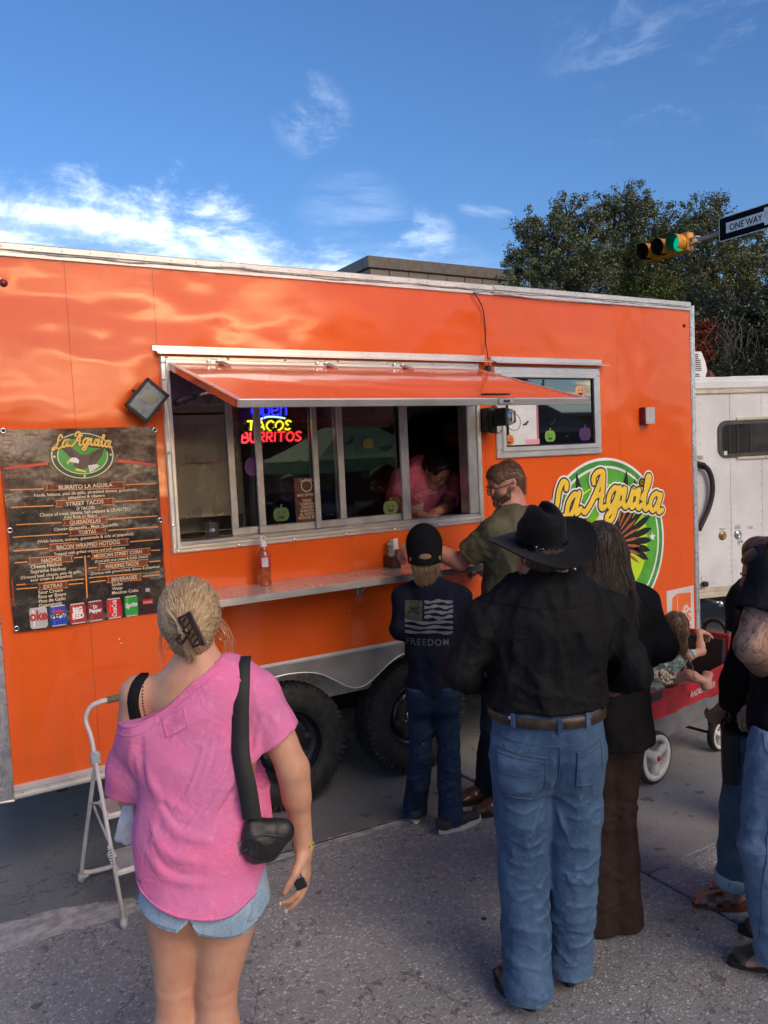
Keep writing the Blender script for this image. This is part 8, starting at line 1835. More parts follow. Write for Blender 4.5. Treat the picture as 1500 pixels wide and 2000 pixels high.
# ---------------- the woman with long dark hair
def long_hair():
 D_=3.28;p=lambda x,y,d=D_:P(x,y,d);fwd=unit(P(1150,900,5)-P(1150,900,2));fwd=unit(fwd+CR*-.25)
 root=thing('person',(2.3,2.35,0),'woman with very long dark hair in a black cardigan and brown flared trousers','person')
 anL,anR=p(1168,1770,3.30),p(1212,1765,3.32);anL[2]=anR[2]=.09
 J=J_stand(p(1172,1082),fwd+(0,0,-.10),p(1176,1142),p(1190,1215),p(1192,1310),p(1194,1400),p(1118,1180),p(1248,1178),p(1100,1280,D_-.05),p(1288,1262,D_-.02),p(1120,1330,D_+.1),p(1240,1290,D_+.22),p(1172,1425),p(1216,1425),p(1176,1600),p(1212,1600),anL,anR,fwd)
 sk=skin_mat('skin_olive',(.36,.19,.12));b,gb,(R_,r_,f_,u_)=figure(root,J,sk,.0095,1.0,True,chest=(.125,.095),waist=(.11,.09),hips=(.12,.10),arm=(.05,.042,.028),leg=(.075,.05,.036),hands={'R':(fwd*.6-CR*.7,-SZ,-1,(.6,.6,.6,.6),.5)})
 cm=cloth_mat('black_cardigan',(.008,.008,.010),(.014,.014,.017),vs=5);so,sg=top(root,'black_cardigan',J,cm,(.158,.125),(.152,.124),(.160,.138),p(1200,1448)[2],1.92,(.070,.066,.052),.0075,61,.0055,neck_r=.072,hem_pt=p(1194,1435))
 trousers(root,'brown_flared_trousers',J,cloth_mat('brown_ribbed_cotton',(.042,.028,.024),(.030,.020,.018),vs=8,bump=.5),(.125,.105),(.130,.11),(.080,.060,.090),{'L':.012,'R':.012},.0075,63,.0045,p(1200,1400)[2])
 sm=mat('black_boot',(.012,.012,.013),.4);
 for a in(anL,anR):e=a*np.array([1,1,0]);shoe(root,'boot',e,e+fwd*.18,sm,M['black'],.042,.08,.018)
 F=field_for([J['head'],p(1200,1250)],.17,.007);F.seg(R_(0,-.025,.035),R_(0,.005,.035),(.090,.100),(.086,.09),r_,.02);F.seg(R_(0,-.055,0),p(1180,1150,D_-.10),(.10,.060),(.115,.050),CR,.04);F.seg(p(1180,1150,D_-.10),p(1205,1215,D_-.135),(.115,.05),(.075,.025),CR,.04);F.plane(R_(0,.05,0),f_)
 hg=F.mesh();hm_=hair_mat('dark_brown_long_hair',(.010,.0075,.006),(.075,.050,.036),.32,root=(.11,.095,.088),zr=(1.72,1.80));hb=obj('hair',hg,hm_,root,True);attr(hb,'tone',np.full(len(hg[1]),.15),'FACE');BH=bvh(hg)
 rng=np.random.RandomState(12);ps=[];crown=R_(0,-.02,.135)
 for k in range(700):
  a=rng.uniform(-2.2,2.2);e=crown+r_*math.sin(a)*.02-f_*math.cos(a)*.01;wx=math.sin(a);m1=R_(.096*wx,-.095*math.cos(a),rng.uniform(0,.05));m2=R_(.105*wx,-.10*abs(math.cos(a))-.02,-.12);x_=1196+46*wx+rng.normal(0,5);yb=1238-26*abs(wx)+rng.uniform(-45,22);e2=p(x_,yb,D_-.155+.02*abs(wx)+rng.uniform(-.008,.008));m3=(m2+e2)/2-CF*.012+CR*rng.normal(0,.006)
  q=spline([e,m1,m2,m3,e2+CR*rng.normal(0,.006)],3);o=[]
  for j,v in enumerate(q):h_=BH.find_nearest(Vector(v));n_=np.array(h_[0]);o.append(n_+unit(v-n_)*rng.uniform(.001,.005)if j<7 else v)
  ps.append(o)
 V,Fc,tn=hair_strands(ps,.0016,seed=13);o=obj('hair_strands',(V,Fc),hm_,hb,True);attr(o,'tone',tn,'FACE')
 scalp(hb,hg,p(1180,1110,D_+.03),lambda q:-SZ+CR*.10*math.sin(q[0]*60)+(CR*.5*np.sign((q-crown).dot(CR))if q[2]>crown[2]-.04 else 0),2300,.16,.0015,hm_,19,.005,6)
 bag=thing('shoulder_bag',p(1262,1240,D_-.02),'thin dark bag strap over the right shoulder of the long haired woman','bag');g=G();g.tube(spline([p(1240,1140,D_+.02),p(1256,1165,D_-.05),p(1284,1205,D_-.07),p(1300,1250,D_-.05),p(1306,1290,D_+.02)],5),.007,6,sy=.4);obj('bag_strap',g.out(),mat('brown_strap',(.03,.02,.018),.35),bag,True)
 g=G();g.obox(p(1222,1325,D_+.24),(.05,.06,.08),[CR,CF,SZ],.02);obj('bag_body',g.out(),mat('dark_bag_leather',(.012,.011,.011),.5),bag)
long_hair()

# ---------------- the server leaning out of the hatch, and her colleague behind
def server():
 c=lambda x,y,yy:PY(x,y,yy);root=thing('person',(3.05,4.62,.56),'server with tied back dark hair in a pink October shirt leaning over the hatch counter','person')
 fw=unit(np.array([-.25,-.95,0]));hd=c(851,921,4.43);look=unit(np.array([.10,-.74,-.66]));upv=unit(np.array([.12,-.60,.70]))
 wl=c(822,1000,4.22);wr=c(846,998,4.24);wl[2]=wr[2]=1.625
 pel=np.array([3.12,4.78,1.46]);J=J_stand(hd,look,c(832,905,4.58),c(828,950,4.56),np.array([3.02,4.66,1.62]),pel,c(785,935,4.52),c(884,940,4.60),c(768,990,4.42),c(875,990,4.46),wl,wr,pel+(-.08,0,-.05),pel+(.08,0,-.05),pel+(-.08,0,-.45),pel+(.08,0,-.45),pel+(-.08,0,-.82),pel+(.08,0,-.82),fw)
 J['up']=upv;sk=skin_mat('skin_warm_brown',(.42,.22,.14));b,gb,(R_,r_,f_,u_)=figure(root,J,sk,.0074,.98,True,chest=(.15,.11),waist=(.14,.11),hips=(.16,.12),arm=(.046,.038,.026),leg=(.085,.055,.038),hands={'L':(unit((.6,-.5,-.1)),(0,0,-1),1,(.35,.4,.45,.5),.5),'R':(unit((-.5,-.6,-.05)),(0,0,-1),-1,(.4,.45,.5,.5),.5)},neckr=.050)
 face_parts(b,R_,r_,f_,u_,.98,lips=(.36,.10,.10),lid=.004)
 pm=cloth_mat('rose_pink_jersey',(.80,.20,.31),(.70,.16,.26));so,sg=top(root,'pink_october_shirt',J,pm,(.165,.125),(.165,.125),(.165,.125),1.45,.78,(.064,.066,.05),.006,71,.004,neck_r=.062,hem_pt=pel+(0,0,.03))
 trousers(root,'black_leggings',J,black_cotton,(.15,.12),(.165,.125),(.09,.062,.045),{'L':.66,'R':.66},.010,72,.002,1.56);Bs=bvh(sg);wi=ink('print_white',(.75,.66,.66),.7);vd=unit(np.array([.35,.85,-.15]))
 V,F2=text_geo('OCTOBER',1.0,.0);w_=V[:,0].max();w0=V[:,0].min();W3=[snap(Bs,c(813+(q[0]-w0)/(w_-w0)*46,972-(q[0]-w0)/(w_-w0)*12-q[1]*12,4.45),vd,.003)[0]for q in V];obj('october_lettering',(W3,F2),wi,so)
 gh=patch(Bs,[c(811,1000,4.4),c(832,994,4.4),c(833,978,4.4),c(812,984,4.4)],vd,6,6,.003);obj('ghost_print',gh.out(),wi,so,True);g=G()
 for q in((818,990),(826,988)):g.ball(snap(Bs,c(*q,4.42),vd,.004)[0],.004,6,4)
 obj('ghost_eyes',g.out(),M['black'],so)
 g=G();
 for q in((826,977),(834,976)):g.ball(snap(Bs,c(*q,4.42),vd,.004)[0],(.010,.003,.007),8,5)
 obj('ghost_bow',g.out(),ink('bow_pink',(.80,.25,.35),.7),so)
 F=field_for([hd],.18,.005);F.seg(R_(0,-.030,.040),R_(0,.026,.052),(.084,.094),(.080,.080),r_,.02);F.seg(R_(0,-.06,-.005),R_(0,-.065,-.03),(.07,.05),(.06,.04),r_,.03);F.seg(R_(0,-.10,.06),R_(0,-.13,.07),.048,.042,k=.02);F.seg(R_(0,.125,.040),R_(0,.12,-.08),(.10,.062),(.10,.08),r_,.012,cut=True)
 hg=F.mesh();hm_=hair_mat('black_tied_hair',(.006,.005,.005),(.030,.020,.016),.3);hb=obj('hair',hg,hm_,root,True);attr(hb,'tone',RNG.uniform(0,.6,len(hg[1])),'FACE');BH=bvh(hg);rng=np.random.RandomState(6);ps=[]
 for k in range(380):a=rng.uniform(-2.4,2.4);s0=R_(.08*math.sin(a),.03*math.cos(a)+.04,.06+.05*math.cos(a));e=R_(rng.normal(0,.02),-.10,.06);q=[s0*(1-t)+e*t for t in np.linspace(0,1,7)];ps.append([np.array(BH.find_nearest(Vector(v))[0])+unit(v-hd)*.002 for v in q])
 V,Fc,tn=hair_strands(ps,.0014,seed=14);o=obj('hair_strands',(V,Fc),hm_,hb,True);attr(o,'tone',tn,'FACE')
 g=G();g.tube([R_(.078*1,-.012,-.024)+.010*(math.cos(t_)*f_+math.sin(t_)*u_)for t_ in np.linspace(0,2*math.pi,13)[:-1]],.0013,5,closed=True);obj('earring',g.out(),M['chrome'],root,True)
 # colleague
 r2=thing('person',(3.75,5.15,.56),'second worker in a maroon shirt standing in the dark behind the server','person');pe=np.array([3.78,5.2,1.30]);fw2=unit(np.array([-.5,-.8,0]))
 J=J_stand(np.array([3.72,5.18,2.18]),fw2,np.array([3.74,5.18,2.03]),np.array([3.76,5.2,1.84]),np.array([3.77,5.2,1.58]),pe,np.array([3.56,5.16,1.97]),np.array([3.96,5.24,1.97]),np.array([3.52,5.08,1.72]),np.array([4.0,5.2,1.70]),np.array([3.58,4.90,1.64]),np.array([3.92,5.0,1.6]),pe+(-.08,0,-.05),pe+(.08,0,-.05),pe+(-.08,0,-.40),pe+(.08,0,-.40),pe+(-.08,0,-.66),pe+(.08,0,-.66),fw2)
 b,gb,(R_,r_,f_,u_)=figure(r2,J,skin_mat('skin_brown',(.34,.18,.11)),.012,1.0,hands={'L':(unit((.3,-.9,-.1)),(0,0,-1),1,(.5,.5,.5,.5),.5),'R':(unit((-.3,-.9,-.1)),(0,0,-1),-1,(.5,.5,.5,.5),.5)});face_parts(b,R_,r_,f_,u_,1.0)
 top(r2,'maroon_shirt',J,cloth_mat('maroon_cotton',(.16,.012,.025)),(.20,.14),(.185,.14),(.18,.14),1.28,.8,(.075,.072,.06),.009,81,.004,hem_pt=pe+(0,0,.05));trousers(r2,'black_trousers',J,black_cotton,(.17,.125),(.175,.13),(.09,.07,.06),{'L':.62,'R':.62},.012,82,.003,1.36)
 F=field_for([J['head']],.15,.009);F.seg(R_(0,-.025,.04),R_(0,.02,.05),(.083,.092),(.08,.08),r_,.02);F.plane(R_(0,.06,.03),unit(f_-u_*.4));hg=F.mesh();hb=obj('hair',hg,hm_,r2,True);attr(hb,'tone',np.full(len(hg[1]),.1),'FACE')
server()

# ---------------- the group cut off by the right edge of the photograph
def right_group():
# man with a tattooed arm, light jeans and suede boots
 D_=2.98;p=lambda x,y,d=D_:P(x,y,d);fwd=unit(-CR*.92+CF*.35);fwd=unit(fwd*np.array([1,1,0]))
 root=thing('person',(2.75,1.75,0),'man with a tattooed arm, black T-shirt and light jeans at the right edge','person')
 a1=GP(1525,1900);a2=GP(1548,1835);a1[2]=a2[2]=.09
 J=J_stand(p(1570,985),fwd,p(1580,1050),p(1560,1150),p(1552,1280),p(1545,1400),p(1512,1128,D_-.16),p(1610,1120,D_+.18),p(1466,1262,D_-.20),p(1590,1260,D_+.2),p(1525,1340,D_+.20),p(1500,1370,D_+.12),p(1530,1470,D_-.08),p(1560,1470,D_+.08),p(1494,1650,D_-.08),p(1520,1620,D_+.08),a1,a2,fwd)
 mt,t,b_=bsdf('tattooed_skin');co=t.new('ShaderNodeTexCoord').outputs['Object'];vo=t.new('ShaderNodeTexVoronoi',{'Vector':t.vmath('ADD',co,t.vmath('SCALE',t.noise(co,14,3,out=1),scale=.05)),'Scale':30.0},feature='DISTANCE_TO_EDGE').outputs[0];sp_=t.new('ShaderNodeSeparateXYZ',{0:co}).outputs[2]
 msk=t.math('MULTIPLY',t.mapr(sp_,1.10,1.16),t.mapr(sp_,1.62,1.52));ln=t.mapr(t.math('ABSOLUTE',t.math('SUBTRACT',t.noise(co,9,5,.6,1.6),.5)),.05,.0);f_m=t.math('MULTIPLY',t.math('MULTIPLY',t.math('ADD',t.math('MULTIPLY',ln,.8),t.math('MULTIPLY',t.mapr(t.noise(co,16,4,.6),.4,.60),.55)),msk),.75)
 t.l.new(t.mixc(f_m,(.34,.20,.145),(.035,.034,.04)),b_.inputs['Base Color']);b_.inputs['Roughness'].default_value=.45
 bd_,gb,(R_,r_,f_,u_)=figure(root,J,mt,.0088,1.03,chest=(.19,.13),waist=(.17,.12),hips=(.175,.125),arm=(.070,.054,.034),leg=(.095,.062,.044),hands={'L':(unit(-CR*.6+CF*.5-SZ*.2),-SZ,1,(.5,.5,.5,.5),.5),'R':(unit(-CR*.6-SZ*.3),-SZ,-1,(.5,.5,.5,.5),.5)});face_parts(bd_,R_,r_,f_,u_,1.03)
 top(root,'black_tshirt',J,black_cotton,(.205,.15),(.185,.14),(.185,.14),p(1545,1428)[2],.55,(.088,.092,.06),.0075,91,.004,neck_r=.075,hem_pt=p(1545,1400))
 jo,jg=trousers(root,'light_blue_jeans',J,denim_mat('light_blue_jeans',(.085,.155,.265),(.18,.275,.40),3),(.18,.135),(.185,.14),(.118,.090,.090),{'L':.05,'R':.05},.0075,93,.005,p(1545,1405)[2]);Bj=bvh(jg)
 g=G();seam(g,Bj,[p(1462,1415),p(1458,1440),p(1470,1452),p(1500,1448)],CF,.0016,.0014,6);seam(g,Bj,[p(1482,1450),p(1462,1560),p(1455,1680),p(1470,1820)],CF,.0018,.0016,8);obj('jeans_seams',g.out(),seam_mat(),jo,True)
 sd=mat('taupe_suede_boot',(.070,.050,.035),.8,vs=20,var=.2,bump=.4,bs=120,sheen=.2);e1,e2=a1*np.array([1,1,0]),a2*np.array([1,1,0]);shoe(root,'boot',e1+(0.08,0,0),e1+fwd*.175,sd,M['black'],.056,.12,.020);shoe(root,'boot',e2+fwd*-.02,e2+fwd*.19,mat('brown_boot',(.085,.058,.04),.6),M['black'],.055,.12,.020)
 F=field_for([J['head']],.15,.008);F.seg(R_(0,-.022,.045),R_(0,.02,.052),(.084,.093),(.08,.08),r_,.02);F.plane(R_(0,.06,.03),unit(f_-u_*.4));hg=F.mesh();dk=hair_mat('dark_short_hair',(.010,.008,.007),(.05,.035,.028));hb=obj('hair',hg,dk,root,True);attr(hb,'tone',np.full(len(hg[1]),.2),'FACE')
 # woman in cuffed jeans and sandals
 D_=3.42;q=lambda x,y,d=D_:P(x,y,d);fwd=unit((-CR*.95+CF*.2)*np.array([1,1,0]));root=thing('person',(2.95,2.15,0),'woman in a dark top, cuffed jeans and brown sandals carrying a black bag','person')
 a1=GP(1437,1772);a2=GP(1470,1745);a1[2]=a2[2]=.075
 J=J_stand(q(1497,1128),unit(fwd+(0,0,-.1)),q(1508,1190),q(1500,1250),q(1490,1330),q(1478,1410),q(1468,1235,D_-.10),q(1520,1225,D_+.14),q(1440,1335,D_-.12),q(1490,1330,D_+.12),q(1421,1378,D_+.02),q(1440,1380,D_+.1),q(1470,1462,D_-.07),q(1490,1460,D_+.07),q(1448,1580,D_-.06),q(1470,1570,D_+.06),a1,a2,fwd,.15)
 sk=skin_mat('skin_tan2',(.38,.21,.14));bd_,gb,(R_,r_,f_,u_)=figure(root,J,sk,.0084,.98,True,chest=(.14,.105),waist=(.135,.1),hips=(.155,.115),arm=(.048,.04,.027),leg=(.085,.056,.038),hands={'L':(unit(-CR*.5-SZ*.6+CF*.2),unit(CF),1,(.8,.8,.8,.8),.7),'R':(unit(-CR*.5-SZ*.6),unit(CF),-1,(.8,.8,.8,.8),.7)});face_parts(bd_,R_,r_,f_,u_,.98)
 top(root,'dark_brown_top',J,cloth_mat('dark_brown_knit',(.014,.010,.010),(.022,.016,.015)),(.165,.125),(.160,.125),(.165,.13),q(1478,1425)[2],1.85,(.068,.064,.048),.0075,101,.005,neck_r=.065,hem_pt=q(1478,1410))
 dm=denim_mat('medium_blue_jeans',(.050,.095,.150),(.10,.17,.25),4);jo,jg=trousers(root,'cuffed_jeans',J,dm,(.155,.12),(.16,.125),(.102,.082,.078),{'L':.10,'R':.10},.0075,103,.0045,q(1478,1400)[2]);g=G()
 for a in(a1,a2):g.lathe((a[0],a[1],.10),SZ,[(.076,.0),(.082,.004),(.086,.055),(.082,.062),(.074,.062),(.072,.004)],28,cap=False)
 obj('turned_up_cuff',g.out(),denim_mat('cuff_denim',(.17,.26,.34),(.26,.35,.43),12),jo,True)
 br_=mat('brown_sandal_leather',(.13,.045,.026),.35,coat=.3)
 for a in(a1,a2):
  e=a*np.array([1,1,0]);s_=np.cross(fwd,SZ);g=G();pts=[e+fwd*(.055+.125*math.cos(t_))+s_*(.047*math.sin(t_))+SZ*.002 for t_ in np.linspace(0,2*math.pi,29)[:-1]];g.prism(pts,SZ*.018);so=obj('sandal',g.out(),br_,root)
  g=G();ww=.047
  for(f0,f1)in((.085,.12),(.03,.06)):
   for k in range(9):
    pass
   V=[]
   for k in range(11):th=math.pi*k/10;V+=[e+fwd*f0+s_*ww*math.cos(th)+SZ*(.016+.048*math.sin(th)),e+fwd*f1+s_*ww*math.cos(th)+SZ*(.016+.042*math.sin(th))]
   g.add(V,[(2*k,2*k+2,2*k+3,2*k+1)for k in range(10)])
  V=[]
  for k in range(7):th=math.pi*(.3+.4*k/6);V+=[e+fwd*.055+s_*ww*.9*math.cos(th)+SZ*(.020+.048*math.sin(th)),e+fwd*.09+s_*ww*.9*math.cos(th)+SZ*(.020+.046*math.sin(th))]
  g.add(V,[(2*k,2*k+2,2*k+3,2*k+1)for k in range(6)]);obj('sandal_straps',g.out(),br_,so,True)
  g=G()
  for k in range(5):g.ball(e+fwd*(.165-.007*k)+s_*(-.030+.015*k)*1.0+SZ*.030,(.011,.008,.010),8,6)
  obj('toes',g.out(),sk,so,True)
  g=G()
  for k in range(5):g.ball(e+fwd*(.172-.007*k)+s_*(-.030+.015*k)+SZ*.036,(.005,.005,.003),6,4)
  obj('painted_nails',g.out(),ink('nail_red',(.35,.03,.05),.2),so)
 F=field_for([J['head'],q(1510,1200)],.16,.007);F.seg(R_(0,-.028,.04),R_(0,.018,.05),(.088,.098),(.084,.085),r_,.02);F.seg(R_(0,-.07,-.02),R_(0,-.09,-.14),(.08,.05),(.07,.04),r_,.03);F.plane(R_(0,.065,.03),unit(f_-u_*.5));hg=F.mesh();hb=obj('hair',hg,dk,root,True);attr(hb,'tone',RNG.uniform(0,.5,len(hg[1])),'FACE')
 hbnd=thing('headband',R_(0,0,.09),'navy headband worn by the woman in cuffed jeans','headband');g=G();V=[]
 for k in range(21):th=math.pi*k/20;V+=[R_(.094*math.cos(th),.030,.035+.108*math.sin(th)),R_(.096*math.cos(th),-.005,.038+.112*math.sin(th))]
 g.add(V,[(2*k,2*k+2,2*k+3,2*k+1)for k in range(20)]);obj('band',g.out(),cloth_mat('navy_band',(.010,.013,.03)),hbnd,True)
 bag=thing('black_paper_bag',q(1425,1460,3.40),'black carrier bag with cord handles held by the woman in cuffed jeans','bag');c=q(1424,1470,3.38);A_=[unit(CR*.35+CF*.9),unit(CF*-.35+CR*.9),SZ];g=G();g.obox(c,(.11,.030,.105),A_,.003);obj('bag_body',g.out(),mat('black_card',(.010,.010,.014),.5,coat=.1),bag)
 g=G();
 for o_ in(-.03,.03):g.tube(spline([c+A_[0]*-.05+A_[1]*o_+SZ*.10,q(1418,1405,3.38),q(1424,1385,3.40),q(1430,1405,3.38),c+A_[0]*.05+A_[1]*o_+SZ*.10],5),.0035,6)
 obj('cord_handle',g.out(),M['black'],bag,True)
 # man behind them, only his cropped dark hair and shoulder show
 D_=4.1;q=lambda x,y,d=D_:P(x,y,d);fwd=unit((CF*.8-CR*.3)*np.array([1,1,0]));root=thing('person',(3.6,2.45,0),'man with cropped dark brown hair in a black shirt standing behind the headband woman','person')
 b1=q(1478,1600);b2=q(1510,1600);b1[2]=b2[2]=.09
 J=J_stand(q(1488,1098),fwd,q(1490,1140),q(1492,1200),q(1492,1285),q(1494,1360),q(1453,1172),q(1535,1170),q(1450,1250),q(1545,1250),q(1470,1290,D_+.1),q(1520,1290,D_+.1),q(1480,1380),q(1508,1380),q(1479,1490),q(1509,1490),b1,b2,fwd)
 bd_,gb,(R_,r_,f_,u_)=figure(root,J,skin_mat('skin_pink',(.46,.24,.18)),.011,.98,chest=(.17,.12),waist=(.15,.11),hips=(.16,.12),hands={'L':(CF,-SZ,1,(.5,.5,.5,.5),.5),'R':(CF,-SZ,-1,(.5,.5,.5,.5),.5)});top(root,'black_shirt',J,black_cotton,(.185,.135),(.17,.13),(.17,.13),q(1494,1365)[2],.8,(.07,.07,.05),.009,111,.004,hem_pt=q(1494,1350));trousers(root,'dark_jeans',J,denim_mat('dusk_jeans',(.015,.025,.045),(.03,.05,.08)),(.165,.125),(.17,.13),(.095,.08,.075),{'L':.04,'R':.04},.010,113,.004,q(1494,1350)[2])
 for a in(b1,b2):e=a*np.array([1,1,0]);shoe(root,'shoe',e,e+fwd*.18,M['black'],M['black'],.045,.07,.02,.006)
 F=field_for([J['head']],.16,.006);F.seg(R_(0,-.024,.042),R_(0,.02,.05),(.087,.098),(.083,.085),r_,.02);F.seg(R_(0,-.06,.0),R_(0,-.062,-.045),(.072,.045),(.058,.032),r_,.03);F.plane(R_(0,.065,.03),unit(f_-u_*.4));F.warp(folds(121,.003,(45,45,45)),.02);hg=F.mesh();hb=obj('hair',hg,hair_mat('cropped_brown_hair',(.018,.011,.009),(.075,.045,.034)),root,True);attr(hb,'tone',RNG.uniform(0,.9,len(hg[1])),'FACE')
right_group()

# ---------------- the girl in the wagon
def girl_wagon():
# wagon axes: wd along its length (away to the right), ws across towards the camera
 ang_=math.radians(7);wd=np.array([math.cos(ang_),math.sin(ang_),0]);ws=np.array([wd[1],-wd[0],0]);o0=GP(1278,1528);o0[2]=0
 W=lambda a,b_,z:o0+wd*a+ws*b_+SZ*z
 AW_=[wd,ws,SZ];root=thing('wagon',W(.45,-.28,0),'red wagon with white three-spoke wheels and a black looped handle carrying a child','wagon')
 rdf=mat('red_wagon_fabric',(.36,.012,.022),.55,vs=6,var=.2,bump=.5,bs=14,bdist=.01);gry=mat('grey_wagon_tray',(.16,.16,.17),.5,vs=8);blkf=mat('black_wagon_padding',(.018,.018,.02),.7,bump=.4,bs=60)
 L,Wd=.88,.50
 def wh(a,b_,r=.155,big=True):
  c=W(a,b_,r);w_=obj('wheel',G().lathe(c-ws*.022,ws,[(r*.86,0),(r*.97,.0),(r,.010),(r,.036),(r*.97,.045),(r*.86,.045)],36,cap=False).out(),M['rubber'],root,True)
  g=G();wp=mat('white_wheel_plastic',(.66,.65,.63),.35)if 'ww' not in M else M['ww'];M['ww']=wp
  g.lathe(c-ws*.024,ws,[(r*.66,.004),(r*.88,-.001),(r*.88,.050),(r*.66,.046),(r*.66,.004)],36,cap=False)
  for k in range(3):
   th=2*math.pi*k/3+.5;e=wd*math.cos(th)+SZ*math.sin(th);tt=wd*-math.sin(th)+SZ*math.cos(th);g.obox(c+e*r*.38+ws*.008,(r*.34,.020,r*.15),[e,ws,tt],.010)
  g.lathe(c,ws,[(r*.24,-.02),(r*.24,.026),(r*.16,.034)],20);obj('rim',g.out(),wp,w_,True)
  g=G();g.lathe(c,ws,[(r*.11,.03),(r*.10,.038),(r*.02,.040)],14);obj('hub',g.out(),M['red'],w_,True)
 wh(.0,.0);wh(.0,-Wd-.04);wh(L-.15,-.01,.10);wh(L-.15,-Wd-.03,.10)
 zb=.27;g=G();g.prism([W(-.04,0,zb),W(.1,0,zb-.03),W(L-.1,0,zb+.0),W(L+.02,0,zb+.06),W(L+.03,0,zb+.12),W(-.05,0,zb+.10)],-ws*Wd);obj('lower_tray',g.out(),gry,root)
 g=G();g.cyl(W(0,-.02,.155),W(0,-Wd,.155),.012,8);g.cyl(W(L-.15,-.03,.10),W(L-.15,-Wd,.10),.010,8)
 for b_ in(-.06,-Wd+.06):g.cyl(W(L-.15,b_,.10),W(L-.18,b_,zb+.02),.012,8);g.cyl(W(0,b_,.155),W(.05,b_,zb+.02),.014,8)
 obj('axle',g.out(),M['dark'],root)
 zt_=.55
 def side(b_,nm):
  g=G();f=lambda u_,v_:W(-.05+u_*(L+.08),b_+.012*math.sin(u_*9)*v_,zb+.10+v_*(zt_-zb-.10-.075*math.sin(math.pi*u_)*.6+.03*u_));g.sheet(f,16,5);g.sheet(lambda u_,v_:f(u_,v_)-ws*.008,16,5);o=obj(nm,g.out(),rdf,root,True)
  g=G();g.tube([f(i/16,1.0)-ws*.004 for i in range(17)],.008,6);obj('top_binding',g.out(),rdf,o,True);return o
 sd1=side(.0,'side_panel');side(-Wd,'side_panel')
 V,F2=text_geo('RADIO FLYER',.052,.03,.35);V[:,0]-=V[:,0].mean();obj('side_lettering',([W(.52+q[0]*.9,.016,.435+q[1]+q[0]*.03)for q in V],F2),ink('faded_silver',(.50,.38,.38),.5),sd1)
 g=G()
 for a in(-.05,L+.03):g.prism([W(a,0,zb+.10),W(a,0,zt_),W(a,-Wd,zt_),W(a,-Wd,zb+.10)],wd*.01)
 obj('end_panel',g.out(),rdf,root)
 g=G();g.obox(W(L-.02,-Wd/2,.575),(.018,Wd/2-.03,.13),[unit(wd+SZ*-.12),ws,unit(SZ+wd*.12)],.012);bk=obj('backrest',g.out(),blkf,root)
 g=G();g.obox(W(L+.018,-Wd/2,.58),(.016,Wd/2-.012,.15),[unit(wd+SZ*-.12),ws,unit(SZ+wd*.12)],.012);obj('backrest_shell',g.out(),rdf,root)
 V,F2=text_geo('RADIO FLYER',.052,.03);V[:,0]-=V[:,0].mean();obj('backrest_lettering',([W(L-.046-q[0]*.0,-Wd/2+q[1]-.02,.575+q[0]*.68)for q in V],F2),ink('dull_grey_print',(.05,.05,.052)),bk)
 g=G();g.obox(W(.30,-Wd/2,.40),(.20,Wd/2-.03,.02),AW_,.008);obj('seat',g.out(),blkf,root)
 g=G();hp=[W(L+.12,-.17,.60),W(L+.15,-.17,.80),W(L+.15,-.20,.86),W(L+.15,-.30,.86),W(L+.15,-.33,.80),W(L+.15,-.31,.72),W(L+.15,-.25,.68),W(L+.15,-.19,.70)]
 g.tube(spline([W(L+.15,-.10,.66),W(L+.15,-.12,.75),W(L+.15,-.19,.785),W(L+.15,-.26,.75),W(L+.15,-.27,.68),W(L+.15,-.24,.62),W(L+.15,-.19,.605),W(L+.15,-.14,.62)],5,closed=True),.016,10,closed=True);hd_=obj('handle',g.out(),M['black'],root,True)
 g=G();g.tube([W(L+.15,-.19,.605),W(L+.13,-.19,.45),W(L+.06,-.19,.33)],[.018,.016,.014],10);obj('handle_shaft',g.out(),M['red'],hd_,True)
 g=G();g.obox(W(.02,.012,.52),(.06,.010,.022),AW_,.008);obj('clip_strap',g.out(),M['black'],root)
 # the girl, sitting, facing the backrest
 f0=unit(wd*.95+ws*-.15);r_s=unit(np.cross(f0,SZ));gr=thing('person',W(.42,-.25,.42),'small girl with wavy light brown hair in a mint dress sitting in the red wagon','person')
 pel=W(.26,-.20,.49);hd=P(1320,1226,4.90);nk=hd-SZ*.115-f0*.01;ch=nk*.55+pel*.45;sL=nk-SZ*.045-r_s*.085;sR=nk-SZ*.045+r_s*.085
 J=J_stand(hd,unit(f0+ws*-.5+SZ*-.05),nk,ch,pel*.6+ch*.4,pel,sL,sR,sL+f0*.09-SZ*.10,sR+f0*.13+SZ*.0+r_s*.02,sL+f0*.20-SZ*.12,P(1366,1234,5.10),pel-r_s*.05-SZ*.01,pel+r_s*.05-SZ*.01,W(.46,-.33,.56),P(1345,1318,4.80),W(.60,-.34,.50),P(1378,1332,4.78),f0)
 J['toeL']=J['anL']+f0*.055+SZ*.03;J['toeR']=J['anR']+f0*.035+SZ*.045
 sk=skin_mat('skin_child',(.52,.30,.22));bd_,gb,(R_,r_,f_,u_)=figure(gr,J,sk,.0068,.84,True,chest=(.085,.065),waist=(.08,.06),hips=(.085,.07),arm=(.028,.024,.018),leg=(.038,.030,.020),neckr=.036,hands={'L':(unit(f0-SZ*.3),-SZ,1,(.5,.5,.5,.5),.4),'R':(unit(f0*.9-SZ*.25),-SZ,-1,(.6,.6,.6,.6),.4)});face_parts(bd_,R_,r_,f_,u_,.78)
